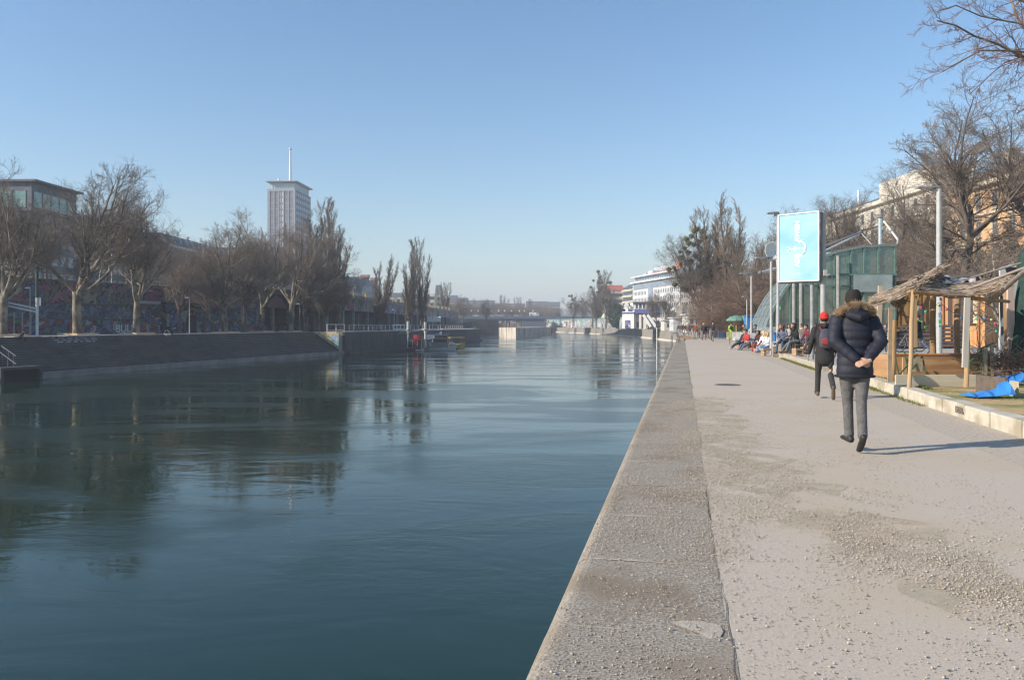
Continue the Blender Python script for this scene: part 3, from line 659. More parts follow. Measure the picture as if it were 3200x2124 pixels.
# ---------------------------------------------------------------- generic buildings
def block(name, label, cat, A, B, depth, z0, z1, wall, group=None, wname='wall'):
    """A,B: ground ends of the visible facade, left to right; local +x runs A->B, local +y away from the viewer"""
    A, B = Vector((A[0], A[1], 0)), Vector((B[0], B[1], 0)); L = (B - A).length
    t = thing(name, label, cat, A, math.atan2(B.y - A.y, B.x - A.x), group)
    b = MB(); b.box((L / 2, depth / 2, (z0 + z1) / 2), (L, depth, z1 - z0)); b.build(wname, wall, t)
    return t, L
WMESH = {}
def windows(t, xs, zs, w, h, glass, frame=None, y=-0.03, side=None, name='window', fr=0.09, cross=False, limit=100):
    """side: None = front facade (local y = y); ('x', X, sgn) = facade on the plane x = X, xs are then local y"""
    k = (round(w, 2), round(h, 2), glass.name, frame.name if frame else None, side is not None and side[2], fr, cross)
    if k not in WMESH:
        if frame:
            b = MB(); f = fr
            for c, d in (((0, 0, h / 2 - f / 2), (w, .08, f)), ((0, 0, -h / 2 + f / 2), (w, .12, f)), ((-w / 2 + f / 2, 0, 0), (f, .08, h - 2 * f)), ((w / 2 - f / 2, 0, 0), (f, .08, h - 2 * f))): b.box(c, d)
            if cross:
                b.box((0, 0, 0), (f * .6, .05, h - 2 * f)); b.box((0, 0.001, h * .15), (w - 2 * f, .04, f * .6))
            fm = b.mesh('window'); fm.materials.append(frame)
            b = MB(); b.box((0, 0.02, 0), (w - f, .03, h - f)); pm = b.mesh('pane'); pm.materials.append(glass)
            WMESH[k] = (fm, pm)
        else:
            b = MB(); b.box((0, 0, 0), (w, .06, h)); pm = b.mesh('window'); pm.materials.append(glass); WMESH[k] = (pm, None)
    m1, m2 = WMESH[k]; pos = [(x, z) for z in zs for x in xs]
    pos.sort(key=lambda q: -q[1])
    for x, z in pos[:limit]:
        o = bpy.data.objects.new(name, m1); COL.objects.link(o); o.parent = t
        if side is None: o.location = (x, y, z)
        else: o.location = (side[1] + side[2] * 0.03, x, z); o.rotation_euler = (0, 0, R(90) * side[2])
        if m2: q = bpy.data.objects.new('pane', m2); COL.objects.link(q); q.parent = o
    if pos[limit:]:
        b = MB()
        for x, z in pos[limit:]:
            if side is None: b.box((x, y, z), (w, .06, h))
            else: b.box((side[1] + side[2] * .03, x, z), (.06, w, h))
        tag(b.build('lower_windows', glass, t), None, None, kind='stuff')
def lin(a, b, n): return [a + (b - a) * (i + .5) / n for i in range(n)]

glass_dark = noise_mat('dark_glass', (0.03, 0.04, 0.05), (0.06, 0.08, 0.10), scale=.5, rough=0.12, spec=0.9)
glass_blue = noise_mat('blue_glass', (0.06, 0.09, 0.13), (0.12, 0.17, 0.22), scale=.4, rough=0.15, spec=0.9)
glass_green = noise_mat('green_glass', (0.10, 0.20, 0.18), (0.22, 0.36, 0.32), scale=.3, rough=0.15, spec=0.9)
stucco_grey = noise_mat('grey_stucco', (0.22, 0.21, 0.20), (0.30, 0.28, 0.26), scale=1, rough=.9)
stucco_dark = noise_mat('dark_stucco', (0.065, 0.06, 0.065), (0.10, 0.092, 0.095), scale=1, rough=.9)
stucco_white = noise_mat('white_stucco', (0.52, 0.50, 0.46), (0.64, 0.62, 0.58), scale=.6, rough=.9)
stucco_cream = noise_mat('cream_stucco', (0.56, 0.49, 0.34), (0.68, 0.60, 0.44), scale=.6, rough=.9)
slate = noise_mat('slate_roof', (0.07, 0.075, 0.085), (0.13, 0.135, 0.15), scale=2, rough=.7)
frame_w = mt((0.30, 0.30, 0.30)); frame_d = mt((0.12, 0.12, 0.13))

# ---- upper street and the graffiti wall
W = [(-81.3, 40), (-57.6, 104), (-44.6, 139)]
W2 = [(-44.6, 139), (-35.4, 164), (-31.5, 240), (-25.7, 371)]
def wall_pt(px):
    k = (px - CX) / F
    for (xa, ya), (xb, yb) in zip((W + W2[1:])[:-1], (W + W2[1:])[1:]):
        den = (xb - xa) - k * (yb - ya)
        if abs(den) < 1e-9: continue
        s = (k * ya - xa) / den
        if -1e-6 <= s <= 1 + 1e-6: return Vector((xa + s * (xb - xa), ya + s * (yb - ya), 0))
    return Vector((W[0][0], W[0][1], 0))
b = MB(); b.prism([(W[0][0], W[0][1]), (W[1][0], W[1][1]), W2[0], W2[1], W2[2], W2[3], (-200, 700), (-900, 700), (-900, 40)], -2, ZS - 0.25)
b.v = [(x - 4.8, y, z) for x, y, z in b.v]
structure(b.build('upper_street', land_mat))
t = thing('graffiti_wall', 'long retaining wall covered in dark blue, green and pink graffiti behind the planes', 'wall', (0, 0, 0))
def ribs(b, pts, z0, z1, out, thick=0.8):
    for (xa, ya), (xb, yb) in zip(pts[:-1], pts[1:]):
        d = Vector((xb - xa, yb - ya)).normalized(); nr = Vector((d.y, -d.x))
        q = [(xa + nr.x * out, ya + nr.y * out), (xb + nr.x * out, yb + nr.y * out), (xb - nr.x * (thick - out), yb - nr.y * (thick - out)), (xa - nr.x * (thick - out), ya - nr.y * (thick - out))]
        b.prism(q, z0, z1)
b = MB(); ribs(b, W, 4.32, ZS, 0.0); b.build('upper_mural', graf_top, t)
b = MB(); ribs(b, W, 2.32, 4.2, 0.15); b.build('middle_mural', graf_mid, t)
b = MB(); ribs(b, W, ZL - .1, 2.2, 0.35); b.build('lower_mural', graf_low, t)
b = MB(); ribs(b, W, 4.2, 4.32, 0.32); ribs(b, W, 2.2, 2.32, 0.5); b.build('ledge', mt((.07, .07, .075)), t)
b = MB(); ribs(b, W, ZS, ZS + 0.15, 0.2); b.build('cap', mt((.20, .18, .15)), t)
pw = wall_pt(398); ang = math.atan2(139 - 104, -44.6 + 57.6)
def wall_text(s_, px, z, size, m_, out=0.4):
    q = wall_pt(px); d = Vector((13.0, 35.0)).normalized(); nr = Vector((d.y, -d.x))
    lettering(s_, size, m_, t, (q.x + nr.x * out, q.y + nr.y * out, z), (R(90), 0, ang), 0.03, bold=0.02)
wall_text('BULLEN', 402, 0.95, 1.5, mt((.55, .58, .68)))
# small painted kiosk front with pale tiles at px 400-560
q = wall_pt(470); q2 = wall_pt(580)
k_, L = block('painted_shed', 'flat-roofed painted shed with a dark doorway against the graffiti wall', 'shed', (q.x + 2.2, q.y + .6), (q2.x + 2.0, q2.y), 1.6, ZL, 4.6, paint_mat('shed_mural', 0.5, [(.05, .10, .25), (.10, .22, .18), (.22, .15, .13), (.05, .05, .08), (.20, .26, .26), (.07, .13, .34)], dist=1.1))
b = MB(); b.box((L / 2, .8, 4.7), (L + .4, 2.0, .2)); b.build('roof', mt((.04, .05, .06)), k_)
b = MB(); b.box((L * .78, -.05, 1.7), (1.8, .12, 2.6)); b.build('door', mt((.02, .025, .03)), k_)
q = wall_pt(395); q2 = wall_pt(468)
k_, L = block('painted_shed', 'teal painted shed with a row of white squares along its top', 'shed', (q.x + 1.6, q.y + .6), (q2.x + 1.6, q2.y), 1.2, ZL, 5.0, graf_low)
b = MB()
for i in range(11): b.box((L * (i + .5) / 11, -.03, 4.75), (L / 11 * .75, .06, .42))
b.build('tile_frieze', mt((.45, .47, .52)), k_)
# arcade: dark openings between grey columns under a painted fascia
t = thing('arcade', 'long dark arcade with grey columns under a pink and purple painted fascia', 'arcade', (0, 0, 0))
fas = paint_mat('fascia_paint', 0.16, [(.26, .18, .22), (.18, .20, .24), (.22, .22, .18), (.12, .17, .28), (.24, .20, .26), (.20, .22, .17), (.28, .17, .22)], dist=0.8, dark=.4)
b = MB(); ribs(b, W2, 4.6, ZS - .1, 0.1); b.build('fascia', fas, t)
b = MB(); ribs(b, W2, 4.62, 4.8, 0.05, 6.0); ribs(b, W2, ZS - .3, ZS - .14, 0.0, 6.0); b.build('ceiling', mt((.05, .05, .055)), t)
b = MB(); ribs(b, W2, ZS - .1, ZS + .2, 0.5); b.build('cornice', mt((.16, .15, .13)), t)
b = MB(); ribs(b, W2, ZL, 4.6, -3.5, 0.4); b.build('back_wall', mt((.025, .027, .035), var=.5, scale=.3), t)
b = MB(); ribs(b, [W2[0], W2[1]], ZL, ZL + 1.2, .0, .3); ribs(b, W2[1:3], ZL, ZL + 1.5, -.6, .3); b.build('low_wall', paint_mat('low_wall_paint', .5, [(.05, .05, .09), (.10, .04, .05), (.04, .06, .10), (.07, .06, .09)]), t)
cm = MB(); cm.box((0, 0, 2.4), (.55, .55, 4.4)); cme = cm.mesh('column'); cme.materials.append(mt((.21, .205, .21), scale=1.2, var=.3))
for px in (650, 700, 750, 800, 850, 900, 960, 1020, 1070, 1103, 1147, 1213, 1241, 1267, 1285, 1303, 1322, 1340, 1352, 1364, 1375, 1386, 1396, 1404, 1411, 1418, 1424):
    q = wall_pt(px); o = bpy.data.objects.new('column', cme); COL.objects.link(o); o.parent = t; o.location = (q.x + .05, q.y, 0); o.rotation_euler = (0, 0, R(-20) if q.y < 164 else 0)
b = MB(); b.box((0, 0, 0), (.2, 4.6, 1.7)); sg = b.build('sign_board', mt((.62, .66, .64)), t); sg.location = (gx(1356, 255), 255, gz(997, 255)); sg.rotation_euler = (0, 0, R(75))
b = MB(); b.box((0, 0, 0), (.1, 7, 1.3)); sg = b.build('red_mark', mt((.22, .035, .07)), t); q = wall_pt(1090); sg.location = (q.x + .25, q.y + 2, 5.6); sg['label'] = 'dark red painted shape on the fascia'
# pillars and railing along the upper street
t = thing('balustrade', 'weathered balustrade with sandstone pillars above the arcade fascia', 'balustrade', (0, 0, 0))
pm = MB(); pm.box((0, 0, ZS + 1.0), (.8, .8, 1.7)); pm.box((0, 0, ZS + 1.92), (1.0, 1.0, .16)); pme = pm.mesh('pillar'); pme.materials.append(mt((.42, .33, .20), scale=2, var=.25))
for px in (1068, 1106, 1143, 1210, 1239, 1262, 1280, 1297, 1325, 1345, 1360, 1372, 1384, 1395, 1405):
    q = wall_pt(px); o = bpy.data.objects.new('pillar', pme); COL.objects.link(o); o.parent = t; o.location = (q.x - .3, q.y, 0)
b = MB()
pts = [(x - .3, y) for x, y in W2]
ribs(b, pts, ZS + .2, ZS + .9, .1, .2); b.build('parapet', mt((.17, .16, .10), var=.35, scale=.8), t)
b = MB(); ribs(b, [(x - .4, y) for x, y in W], ZS + .9, ZS + 1.0, .05, .1); ribs(b, [(x - .4, y) for x, y in W], ZS + .5, ZS + .56, .03, .06)
for y in np.arange(41, 138, 2.2):
    x = np.interp(y, [40, 104, 139], [-81.3, -57.6, -44.6]); b.box((x - .4, y, ZS + .55), (.07, .07, .9))
t2 = b.build('railing', mt((.10, .10, .10)))
tag(t2, 'thin dark railing on top of the graffiti wall behind the plane crowns', 'railing')

# ---- buildings behind the left wall
stucco_office = noise_mat('office_panels', (0.05, 0.06, 0.075), (0.08, 0.095, 0.115), scale=.6, rough=.6)
t, L = block('office_building', 'dark office block with green glazed top floors at the left frame edge', 'building', (-95.6, 156), (-95, 171), 30, ZS - .3, 30, stucco_office)
windows(t, lin(.6, L - .6, 5), [26.6], 2.7, 3.4, glass_green, frame_d, fr=.12)
windows(t, lin(.6, L - .6, 5), [22.0, 18.4, 14.8, 11.2], 2.0, 2.1, glass_blue, frame_w, limit=64)
b = MB(); b.box((L / 2, 14.5, 30.2), (L + 1.4, 31.5, .4)); b.box((L / 2, -.5, 24.3), (L, 1, .35)); b.build('roof', slate, t)
windows(t, lin(1, 29, 10), [26.6], 2.6, 3.4, glass_green, frame_d, side=('x', 0, -1)); windows(t, lin(1, 29, 10), [22.0, 18.4, 14.8], 2.2, 2.1, glass_blue, frame_w, side=('x', 0, -1))
b = MB(); b.box((-.1, 15, 24.4), (.4, 30, .4)); b.build('string_course', slate, t)
t, L = block('apartment_building', 'brown apartment block between the office block and the pale mansard house', 'building', (-95, 171.5), (-94, 204), 26, ZS - .3, 24, stucco_dark)
windows(t, lin(1, L - 1, 12), [21.5, 18, 14.5, 11], 1.3, 2.0, glass_blue, frame_w, limit=60)
b = MB(); b.slab([(-.3, -.4, 24), (-.3, 26, 24), (-.3, 19, 27), (-.3, 4, 27)], (L + .6, 0, 0)); b.build('roof', slate, t)
b = MB(); b.box((L * .3, 8, 27.6), (1.2, .8, 1.8)); b.box((L * .8, 9, 27.6), (1.2, .8, 1.8)); b.build('chimney', stucco_grey, t)
t, L = block('mansard_house', 'pale house with a dark mansard roof and dormers, left of the tower', 'building', (-90, 206), (-90, 262), 22, ZS - .3, 22.6, stucco_grey)
windows(t, lin(1, L - 1, 16), [20.4, 16.6, 12.8, 9.8], 1.3, 2.1, glass_blue, frame_w, limit=64)
windows(t, lin(1, 21, 6), [20.4, 16.6, 12.8], 1.4, 2.1, glass_dark, frame_w, side=('x', 0, -1))
b = MB(); b.slab([(.2, -.5, 22.6), (.2, 22.4, 22.6), (.2, 19.5, 25.8), (.2, 2.6, 25.8)], (L - .4, 0, 0)); rf = b.build('roof', slate, t)
b = MB(); b.box((L / 2, -.55, 22.3), (L + .8, .5, .5)); b.box((L / 2, -.2, 18.6), (L, .3, .25)); b.build('cornice', stucco_white, t)
dm = MB(); dm.box((0, 0, 0), (1.3, 1.8, 1.5)); dme = dm.mesh('dormer'); dme.materials.append(mt((.26, .28, .32)))
for x in lin(2, L - 2, 13): o = bpy.data.objects.new('dormer', dme); COL.objects.link(o); o.parent = rf; o.location = (x, 1.2, 24.3)
b = MB()
for x in (4, 16, 30, 44): b = MB(); b.box((x, 8, 26.8), (1.8, .9, 2.2)); b.build('chimney', stucco_white, rf)
t, L = block('cream_house', 'cream gabled house glimpsed between the plane crowns left of the tower', 'building', (-88, 268), (-87, 300), 20, ZS - .3, 25, stucco_cream)
windows(t, lin(1, 19, 6), [22, 18, 14], 1.4, 2.1, glass_dark, frame_w, side=('x', 0, -1)); windows(t, lin(1, L - 1, 9), [22, 18, 14], 1.4, 2.1, glass_dark, frame_w)
b = MB(); b.slab([(-.3, -.5, 25), (-.3, 20.5, 25), (-.3, 15, 28), (-.3, 5, 28)], (L + .6, 0, 0)); b.build('roof', slate, t)
t, L = block('grey_townhouse', 'long grey town house behind the poplar cluster right of the tower', 'building', (-84, 305), (-80, 368), 20, ZS - .3, 22, stucco_grey)
windows(t, lin(1, L - 1, 14), [19.5, 16, 12.5], 1.3, 2, glass_blue, frame_w, limit=42)
b = MB(); b.slab([(0, -.5, 22), (0, 20.5, 22), (0, 16, 25), (0, 4, 25)], (L, 0, 0)); b.build('roof', slate, t)
t, L = block('blue_grey_townhouse', 'blue-grey stepped town house right of the poplar cluster, below the white block', 'building', (-80, 372), (-72, 425), 20, ZS - .3, 22, noise_mat('bluegrey_stucco', (.17, .19, .22), (.24, .26, .30), scale=1))
windows(t, lin(1, L - 1, 12), [19.8, 16, 12.5], 1.3, 2, glass_dark, frame_w, limit=36)
b = MB(); b.slab([(0, -.5, 22), (0, 20.5, 22), (0, 16, 25.5), (0, 4, 25.5)], (L, 0, 0)); b.build('roof', slate, t)
Y = 436
t, L = block('white_block', 'white flat-roofed block with small square windows left of the brick tower', 'building', (gx(1085, Y), Y), (gx(1128, Y), Y), 20, ZS - .3, gz(868, Y), stucco_white)
windows(t, lin(.6, L - .3, 5), [gz(883, Y), gz(893, Y)], .9, 1.1, glass_dark)
b = MB(); b.box((L / 2, 8, gz(868, Y) + .3), (L + .4, 16.6, .5)); b.build('roof', slate, t)
brick = noise_mat('red_brick', (0.33, 0.13, 0.09), (0.44, 0.20, 0.14), scale=2, rough=.9)
def castle(name, lab, px0, px1, ytop, Y):
    t, L = block(name, lab, 'building', (gx(px0, Y), Y), (gx(px1, Y), Y), 5, ZS - .3, gz(ytop + 8, Y), brick, 'brick towers of the barracks')
    z = gz(ytop + 8, Y)
    b = MB(); b.box((L / 2, 2.5, z + .5), (L + .7, 5.7, 1.0))
    for i in range(4): b.box((-.2 + (L + .4) * (i + .5) / 4, -.2, z + 1.35), ((L + .4) / 8, .5, .7))
    for i in range(3): b.box((L + .2, 1 + i * 1.6, z + 1.35), (.5, .8, .7))
    b.build('battlement', mt((.40, .20, .16)), t)
    b = MB()
    for i in range(6): b.box((L * (i + .5) / 6, -.08, z - 1.0), (.22, .12, 1.5))
    b.build('frieze', mt((.16, .08, .07)), t)
    b = MB(); b.lathe([(.55, -.07), (.62, 0), (.35, 0), (.35, -.07)], (L / 2, -.06, z - 5.2), 14, 'Y'); b.build('round_window', stucco_white, t)
    b = MB(); b.box((L / 2, -.05, z - 9), (1.0, .14, 2.0)); b.lathe([(.5, -.08), (.5, .06)], (L / 2, -.06, z - 8), 12, 'Y'); b.build('window', glass_dark, t)
castle('brick_tower', 'square red brick tower with battlements beside the white block', 1127, 1149, 859, 432)
castle('brick_tower', 'second narrower brick tower half behind the dark open poplar', 1159, 1175, 868, 440)
# the tall tower
t = thing('office_tower', 'tall slab-sided office tower with a flat overhanging roof and a white mast', 'tower', (-104.7, 379, 0), math.atan2(22.5, 1.6))
# local x runs along the side face (away from viewer), local y to the left
Ls, Wf, zt = 22.56, 13.8, 67.0
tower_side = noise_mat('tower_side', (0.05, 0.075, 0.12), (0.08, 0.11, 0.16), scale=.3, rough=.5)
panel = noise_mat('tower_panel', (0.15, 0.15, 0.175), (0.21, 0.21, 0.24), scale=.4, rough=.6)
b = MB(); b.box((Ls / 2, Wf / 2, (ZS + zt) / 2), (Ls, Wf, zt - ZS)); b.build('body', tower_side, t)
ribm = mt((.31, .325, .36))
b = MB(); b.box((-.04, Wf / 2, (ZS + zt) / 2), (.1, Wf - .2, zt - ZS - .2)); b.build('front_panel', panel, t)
b = MB()
for i, yy in enumerate([0.35] + [1.0 + (Wf - 2.0) * q / 5 for q in range(6)] + [Wf - .35]):
    b.box((-.2, yy, (ZS + zt) / 2), (.25, .42 if 0 < i < 7 else .7, zt - ZS))
for k in range(19): b.box((-.14, Wf / 2, zt - .3 - 3.02 * k), (.16, Wf - .1, .3))
b.box((-.17, Wf / 2, zt - .2), (.3, Wf, 1.1)); b.build('grid', ribm, t)
for k in range(12):
    for s_ in (-.62, .62):
        b = None
b = MB(); b.box((0, 0, 0), (.1, .42, 1.9)); nm = b.mesh('narrow_window'); nm.materials.append(mt((.60, .61, .63)))
for k in range(12):
    for s_ in (-.62, .62):
        o = bpy.data.objects.new('narrow_window', nm); COL.objects.link(o); o.parent = t; o.location = (-.12, Wf / 2 + s_, zt - 2.1 - 3.02 * k)
twm = mt((.26, .33, .42), 0.3)
b = MB(); b.box((0, 0, 0), (1.25, .08, 1.5)); nm = b.mesh('window'); nm.materials.append(twm)
for k in range(12):
    for x in lin(.6, Ls - .6, 8):
        o = bpy.data.objects.new('window', nm); COL.objects.link(o); o.parent = t; o.location = (x, -.03, zt - 2.0 - 3.02 * k)
b = MB(); b.box((Ls / 2 + .3, Wf / 2 + .1, zt + 1.7), (Ls - 1.6, Wf - 1.4, 3.4)); gl = b.build('glazed_floor', noise_mat('pale_glass', (.42, .55, .56), (.55, .66, .66), scale=.3, rough=.15, spec=.9), t)
b = MB()
for yy in lin(.6, Wf - .4, 10): b.box((-.55 + 1.0, yy, zt + 1.7), (.15, .12, 3.4))
for xx in lin(.8, Ls - .8, 14): b.box((xx, .72, zt + 1.7), (.12, .15, 3.4))
b.build('mullions', ribm, t)
b = MB(); v0 = [(-1.0, -.9), (Ls + .8, -.9), (Ls + .8, Wf + .7), (-1.0, Wf + .7)]
c0 = [(0.2, .4), (Ls - .4, .4), (Ls - .4, Wf - .2), (.2, Wf - .2)]
b.add([(x, y, zt + 4.2) for x, y in v0] + [(x, y, zt + 3.85) for x, y in v0] + [(x, y, zt + 3.35) for x, y in c0], [(0, 1, 2, 3), (0, 4, 5, 1), (1, 5, 6, 2), (2, 6, 7, 3), (3, 7, 4, 0), (4, 8, 9, 5), (5, 9, 10, 6), (6, 10, 11, 7), (7, 11, 8, 4), (8, 11, 10, 9)])
b.build('roof', mt((.34, .34, .36)), t)
b = MB(); mx_, my_ = 10.5, 6.3; b.tube([(mx_, my_, zt + 4.4), (mx_, my_, zt + 6)], [.85, .85], 12); b.tube([(mx_, my_, zt + 6), (mx_, my_, 88.5)], [.68, .42], 12); mast = b.build('mast', mt((.72, .72, .74)), t)
b = MB(); b.ball((mx_, my_, 89.0), .75, 14, 8); b.build('beacon', mt((.55, .55, .56), .3), mast)
b = MB(); b.ball((1.0, 8.6, zt + 4.9), .6, 12, 6); b.build('dome', mt((.75, .75, .75)), t)
# ---- small far buildings on the left skyline
def far_block(px0, px1, ytop, Y, m_, lab, name='distant_house', n=4, rows=2, roof=slate, z0=0, wcol=glass_dark, rh=2.0):
    t, L = block(name, lab, 'building', (gx(px0, Y), Y), (gx(px1, Y), Y), 16, z0, gz(ytop, Y), m_)
    zt_ = gz(ytop, Y); sc_ = Y / 400
    windows(t, lin(.5, L - .5, n), [zt_ - 2.2 * sc_ - 3.2 * sc_ * r for r in range(rows)], 1.2 * sc_, 1.6 * sc_, wcol)
    if roof:
        b = MB(); b.slab([(-.3, -.4, zt_), (-.3, 16.4, zt_), (-.3, 11, zt_ + rh * sc_), (-.3, 5, zt_ + rh * sc_)], (L + .6, 0, 0)); b.build('roof', roof, t)
    return t
far_block(1200, 1252, 926, 470, stucco_white, 'low white building between the two poplars behind the street lamp', n=6, rows=1)
far_block(1334, 1358, 918, 520, stucco_cream, 'cream block with a ragged top right of the tall poplar', n=4, rows=3, roof=None)
far_block(1361, 1375, 920, 560, stucco_cream, 'small cream tower right of the ragged cream block', n=2, rows=3, rh=5)
far_block(1300, 1335, 930, 500, stucco_grey, 'grey block behind the right side of the tall poplar', n=6, rows=3)
far_block(1376, 1460, 942, 620, stucco_grey, 'hazy blue-grey row left of the bridge', n=10, rows=2)
far_block(1408, 1428, 934, 700, stucco_white, 'white-topped house above the hazy grey row', n=3, rows=1)
far_block(1460, 1545, 956, 900, stucco_white, 'pale row of houses on the skyline above the bridge', n=10, rows=1, rh=3)
far_block(1545, 1640, 960, 950, stucco_grey, 'faint grey row in the trees above the bridge middle', n=10, rows=1)
far_block(1645, 1714, 953, 820, stucco_grey, 'blue-grey palace with pale end above the right half of the bridge', n=12, rows=2)
far_block(1714, 1750, 955, 800, stucco_grey, 'dark blue house right of the palace above the bridge', n=5, rows=2)
# ---- bridge
Y = 455; t = thing('bridge', 'dark steel arch bridge across the canal in the distance', 'bridge', (gx(1440, Y), Y, 0)); X1 = gx(1706, Y) - gx(1440, Y)
steel = mt((.10, .13, .18), .5)
def bx_(px): return gx(px, Y) - gx(1440, Y)
b = MB(); b.box((X1 / 2, 8, gz(992, Y)), (X1 + 60, 16, 1.5)); b.build('deck', steel, t)
prof = [(bx_(1425), gz(996, Y)), (bx_(1700), gz(996, Y)), (bx_(1706), gz(1023, Y)), (bx_(1640), gz(1025, Y)), (bx_(1636), gz(1014, Y)), (bx_(1628), gz(1006, Y)), (bx_(1610), gz(1002, Y)), (bx_(1560), gz(1001, Y)), (bx_(1480), gz(1002, Y)), (bx_(1440), gz(1008, Y)), (bx_(1425), gz(1024, Y))]
b = MB(); b.slab([(x, 1, z) for x, z in prof], (0, 14, 0)); b.build('arch', steel, t)
b = MB()
for yy in (.2, 15.8):
    b.box((X1 / 2, yy, gz(984.5, Y)), (X1 + 56, .1, .12)); b.box((X1 / 2, yy, gz(988, Y)), (X1 + 56, .06, .08))
    for i in range(60): b.box((-20 + i * (X1 + 40) / 59, yy, gz(986.5, Y)), (.1, .1, 1.0))
b.build('parapet', steel, t)
lamp0 = None
for i, px in enumerate((1452, 1473, 1494, 1516, 1537, 1559, 1577, 1598, 1623, 1639, 1666)):
    if lamp0 is None:
        lamp0 = thing('bridge_lamp', 'x', 'street lamp', (0, 0, 0)); b = MB(); b.tube([(0, 0, 0), (0, 0, 3.0)], [.09, .06], 6); b.build('pole', steel, lamp0)
        b = MB(); b.ball((0, 0, 3.35), (.32, .32, .45), 8, 6); b.build('globe', mt((.85, .85, .82)), lamp0); o = lamp0
    else: o = dup(lamp0)
    o.location = (gx(px, Y), Y + .6, gz(989, Y)); o['group'] = 'globe lamps along the bridge parapet'
    o['label'] = 'white globe lamp on the dark bridge parapet'
car0 = None
def make_car(label, col):
    t = thing('car', label, 'car', (0, 0, 0), 0, 'cars crossing the bridge')
    b = MB(); b.slab([(-2.1, -.85, .3), (2.1, -.85, .3), (2.1, -.85, .75), (1.2, -.85, .9), (-1.9, -.85, .95), (-2.1, -.85, .7)], (0, 1.7, 0)); b.build('body', mt(col, .35), t, bevel=.06)
    b = MB(); b.slab([(-1.7, -.75, .92), (1.0, -.75, .9), (.4, -.75, 1.42), (-1.2, -.75, 1.45)], (0, 1.5, 0)); b.build('cabin', glass_dark, t, bevel=.05)
    for x in (-1.3, 1.3):
        for y in (-.86, .66): b = MB(); b.lathe([(.1, 0), (.32, 0), (.32, .2), (.1, .2)], (x, y, .32), 12, 'Y'); b.build('wheel', mt((.03, .03, .03)), t)
    return t
for i, (px, col, nm) in enumerate(((1488, (.7, .7, .7), 'leftmost pale car on the bridge, under the third lamp'), (1517, (.75, .75, .75), 'white car on the bridge below the fourth lamp'), (1540, (.65, .65, .66), 'silver car on the bridge below the fifth lamp'),
                       (1562, (.7, .7, .72), 'white car near the middle of the bridge'), (1590, (.2, .2, .22), 'dark car right of the bridge middle'), (1618, (.6, .6, .6), 'grey car before the white van on the bridge'))):
    c = make_car(nm, col); c.location = (gx(px, Y + 4), Y + 3, gz(989, Y)); c.scale = (1.1, 1.1, 1.1)
t = thing('van', 'white van crossing the right end of the bridge', 'van', (gx(1670, Y), Y + 3, gz(989, Y)))
b = MB(); b.slab([(-2.9, -1, .4), (2.7, -1, .4), (2.7, -1, 1.3), (1.9, -1, 2.4), (-2.9, -1, 2.5)], (0, 2, 0)); b.build('body', mt((.78, .78, .78)), t, bevel=.08)
b = MB(); b.slab([(1.2, -1.02, 1.4), (2.4, -1.02, 1.4), (1.8, -1.02, 2.2), (1.2, -1.02, 2.2)], (0, 2.04, 0)); b.build('window', glass_dark, t)
for x in (-1.9, 1.8):
    b = MB(); b.lathe([(.1, 0), (.36, 0), (.36, 2.1), (.1, 2.1)], (x, -1.05, .36), 12, 'Y'); b.build('wheel', mt((.03, .03, .03)), t)
# ---------------------------------------------------------------- left quay: railing, posts, boats
white = mt((.66, .64, .60), .5)
def qpt(px, out=0.0):
    k = (px - CX) / F
    for (xa, ya), (xb, yb) in zip(QW[:-1], QW[1:]):
        xa += out; xb += out
        s = (k * ya - xa) / ((xb - xa) - k * (yb - ya))
        if -.2 <= s <= 1.05: return Vector((xa + s * (xb - xa), ya + s * (yb - ya), 0))
t = thing('railing', 'long white railing with slim posts along the left quay edge', 'railing', (0, 0, 0))
post_px = [1091, 1105, 1137, 1151, 1165, 1178, 1191, 1204, 1217, 1283, 1294, 1307, 1321, 1342, 1352, 1369, 1377, 1393, 1401, 1408, 1414, 1420, 1427, 1433, 1439, 1445]
bm_ = MB(); bm_.box((0, 0, .55), (.09, .09, 1.1)); pme = bm_.mesh('post'); pme.materials.append(white)
for px in post_px:
    q = qpt(px, -.9); o = bpy.data.objects.new('post', pme); COL.objects.link(o); o.parent = t; o.location = (q.x, q.y, ZL + .1)
b = MB(); ps = [qpt(px, -.9) for px in post_px]
for p0_, p1_ in zip(ps[:-1], ps[1:]):
    b.beam((p0_.x, p0_.y, ZL + 1.2), (p1_.x, p1_.y, ZL + 1.2), .05); b.beam((p0_.x, p0_.y, ZL + .65), (p1_.x, p1_.y, ZL + .65), .02)
b.build('rail', white, t)
t = thing('railing', 'heavier white double-rail fence at the corner where the steps stop', 'railing', (0, 0, 0))
ps = [at(1022, 1040, 131), at(1050, 1040, 136), at(1076, 1040, 141.5)]
for p_ in ps: b = MB(); b.box((p_.x, p_.y, ZL + .7), (.14, .14, 1.4)); b.build('post', white, t)
b = MB()
for z in (1.35, .35):
    for p0_, p1_ in zip(ps[:-1], ps[1:]): b.beam((p0_.x, p0_.y, ZL + z), (p1_.x, p1_.y, ZL + z), .11)
b.build('rail', white, t)
t = thing('gate', 'white three-panel gate frame on the quay left of the mooring posts', 'gate', (0, 0, 0))
ps = [qpt(px, -.6) for px in (1229, 1240, 1251, 1263)]
b = MB()
for z in (1.3, .35):
    b.beam((ps[0].x, ps[0].y, ZL + z), (ps[3].x, ps[3].y, ZL + z), .2)
for p_ in ps: b.box((p_.x, p_.y, ZL + .7), (.2, .2, 1.4))
b.build('frame', mt((.72, .70, .66)), t)
